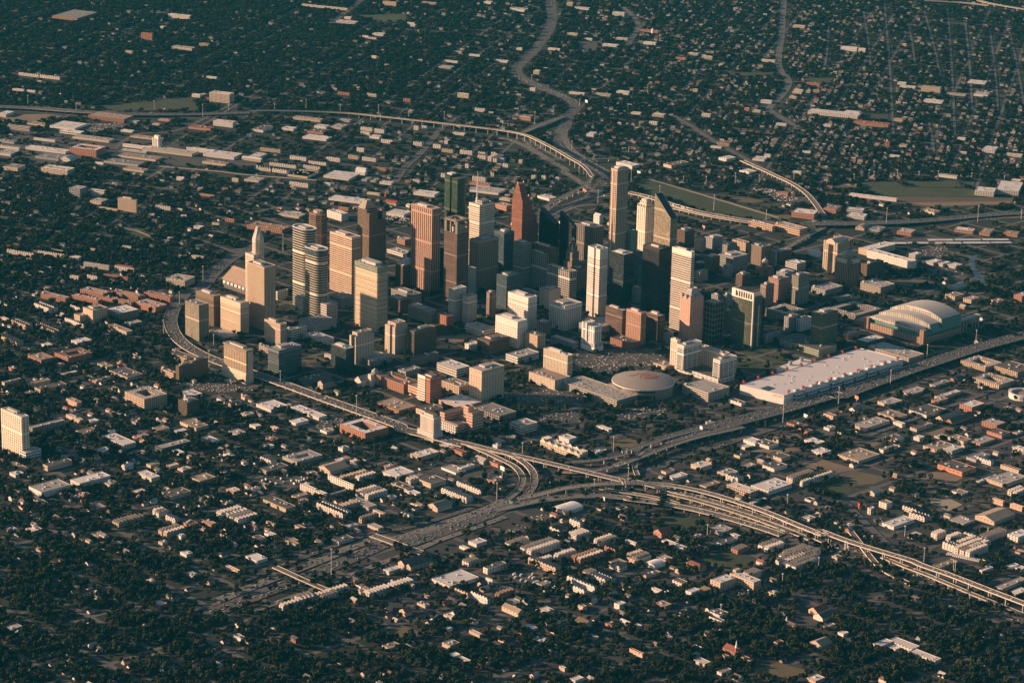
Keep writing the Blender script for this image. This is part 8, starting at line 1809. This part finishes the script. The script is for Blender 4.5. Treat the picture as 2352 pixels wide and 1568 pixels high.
scatter('far_woodland', X[1:], Y[1:], rng.uniform(.55, 1.35, len(X)-1), rng.uniform(0, 6.28, len(X)-1), np.zeros(len(X)-1), [oc], 'far woodland of suburban trees fading into haze')
# ------------------------------------------------------------------ labels for the things that carry none yet: look first, then the nearest landmark
bpy.context.view_layer.update()
SW = dict(whW='white',whT='tan',whR='brick',whG='grey',whP='peach',whouse='white',thouse='tan',bhouse='brick',ghouse='grey',res='cream',blankd='dark',gray='grey',wband2='white banded',whgab='white',dres='grey',tgrid='tan',bhouse2='brick',glassb='dark banded',tgrid2='tan')
RW = dict(w='white roof',g='grey roof',d='dark roof',t='tan roof',r='red roof',l='pale roof',b='brown roof',v='green roof')
anch = []; used = {}
for o, l, d in THINGS:
    if l: used[l] = 1
    p = o.location; q = proj(p.x, p.y, 0)
    if l and len(l.split()) <= 9 and ',' not in l and 'left of' not in l and 'right of' not in l: anch.append((q, l))
def lookof(o, d):
    n = o['category']
    if isinstance(d, tuple) and len(d) == 3: return ' '.join((d[0], d[1])), (d[2] or '')
    if isinstance(d, tuple) and len(d) == 1: return d[0], ''
    return n, ''
def label_for(o, look, extra):
    p = o.location; q = proj(p.x, p.y, 0); L = sorted(anch, key=lambda a: (a[0][0]-q[0])**2+(a[0][1]-q[1])**2)[:10]; first = None
    for pre in (look+(' with '+extra if extra else ''), look):
        for (ax, ay), l in L:
            dx, dy = q[0]-ax, q[1]-ay; side = 'left of' if dx < 0 else 'right of'; dep = 'behind' if dy < 0 else 'below'
            r = side if abs(dx) > 1.3*abs(dy) else dep; s = '%s %s the %s' % (pre, r, l)
            if len(s.split()) > 16: continue
            first = first or s
            if s not in used: used[s] = 1; return s
    return first or look
GRP = {'tree':'trees in the nearest gardens','house':'small gabled houses among the trees','light mast':'tall freeway light masts'}
for o, l, d in THINGS:
    if l: continue
    if isinstance(d, tuple) and len(d) == 2:
        sh = {'c':'courtyard ','g':'gabled ','b':'round-roofed ','t':'row of '}.get(d[1], 'flat '); look = (SW.get(d[0], 'pale')+' '+sh+o['category']).strip(); m = None; rf = [c for c in o.children if c.name.split('.')[0] in ('roof','gable_roof')]
        ex = ''
        if rf and rf[0].data.materials: ex = RW.get(rf[0].data.materials[0].name.replace('roof_', ''), '')
        o['label'] = label_for(o, look, ex)
    else: o['label'] = label_for(o, *lookof(o, d))
    if o['category'] in GRP: o['group'] = GRP[o['category']]
    elif 'group' not in o: o['group'] = {'warehouse':'low warehouses','townhouses':'townhouse rows','shop building':'small low shops','apartment building':'low apartment blocks'}.get(o['category'], o['category']+'s')
# ------------------------------------------------------------------ the air
def haze():
    m = MB(); p = [(-45000,-45000),(45000,-45000),(45000,45000),(-45000,45000)]; p = [(-9500,-6500),(7500,-6500),(7500,9500),(-9500,9500)]; m.sides(p, -1, 2090); m.cap(p, 2090); m.cap(p, -1, down=True)
    mt = bpy.data.materials.new('haze'); mt.use_nodes = True; t = mt.node_tree; t.nodes.clear(); o = t.nodes.new('ShaderNodeOutputMaterial'); v = t.nodes.new('ShaderNodeVolumePrincipled'); v.inputs['Color'].default_value = (.03,.41,.62,1); v.inputs['Density'].default_value = HAZE; v.inputs['Anisotropy'].default_value = 0.0; t.links.new(v.outputs[0], o.inputs['Volume']); ob = bpy.data.objects.new('haze', m.mesh('haze', [mt])); COL.objects.link(ob); ob['kind'] = 'stuff'; ob['label'] = 'thin blue haze over the whole city'
HAZE = 1.1e-5
haze()
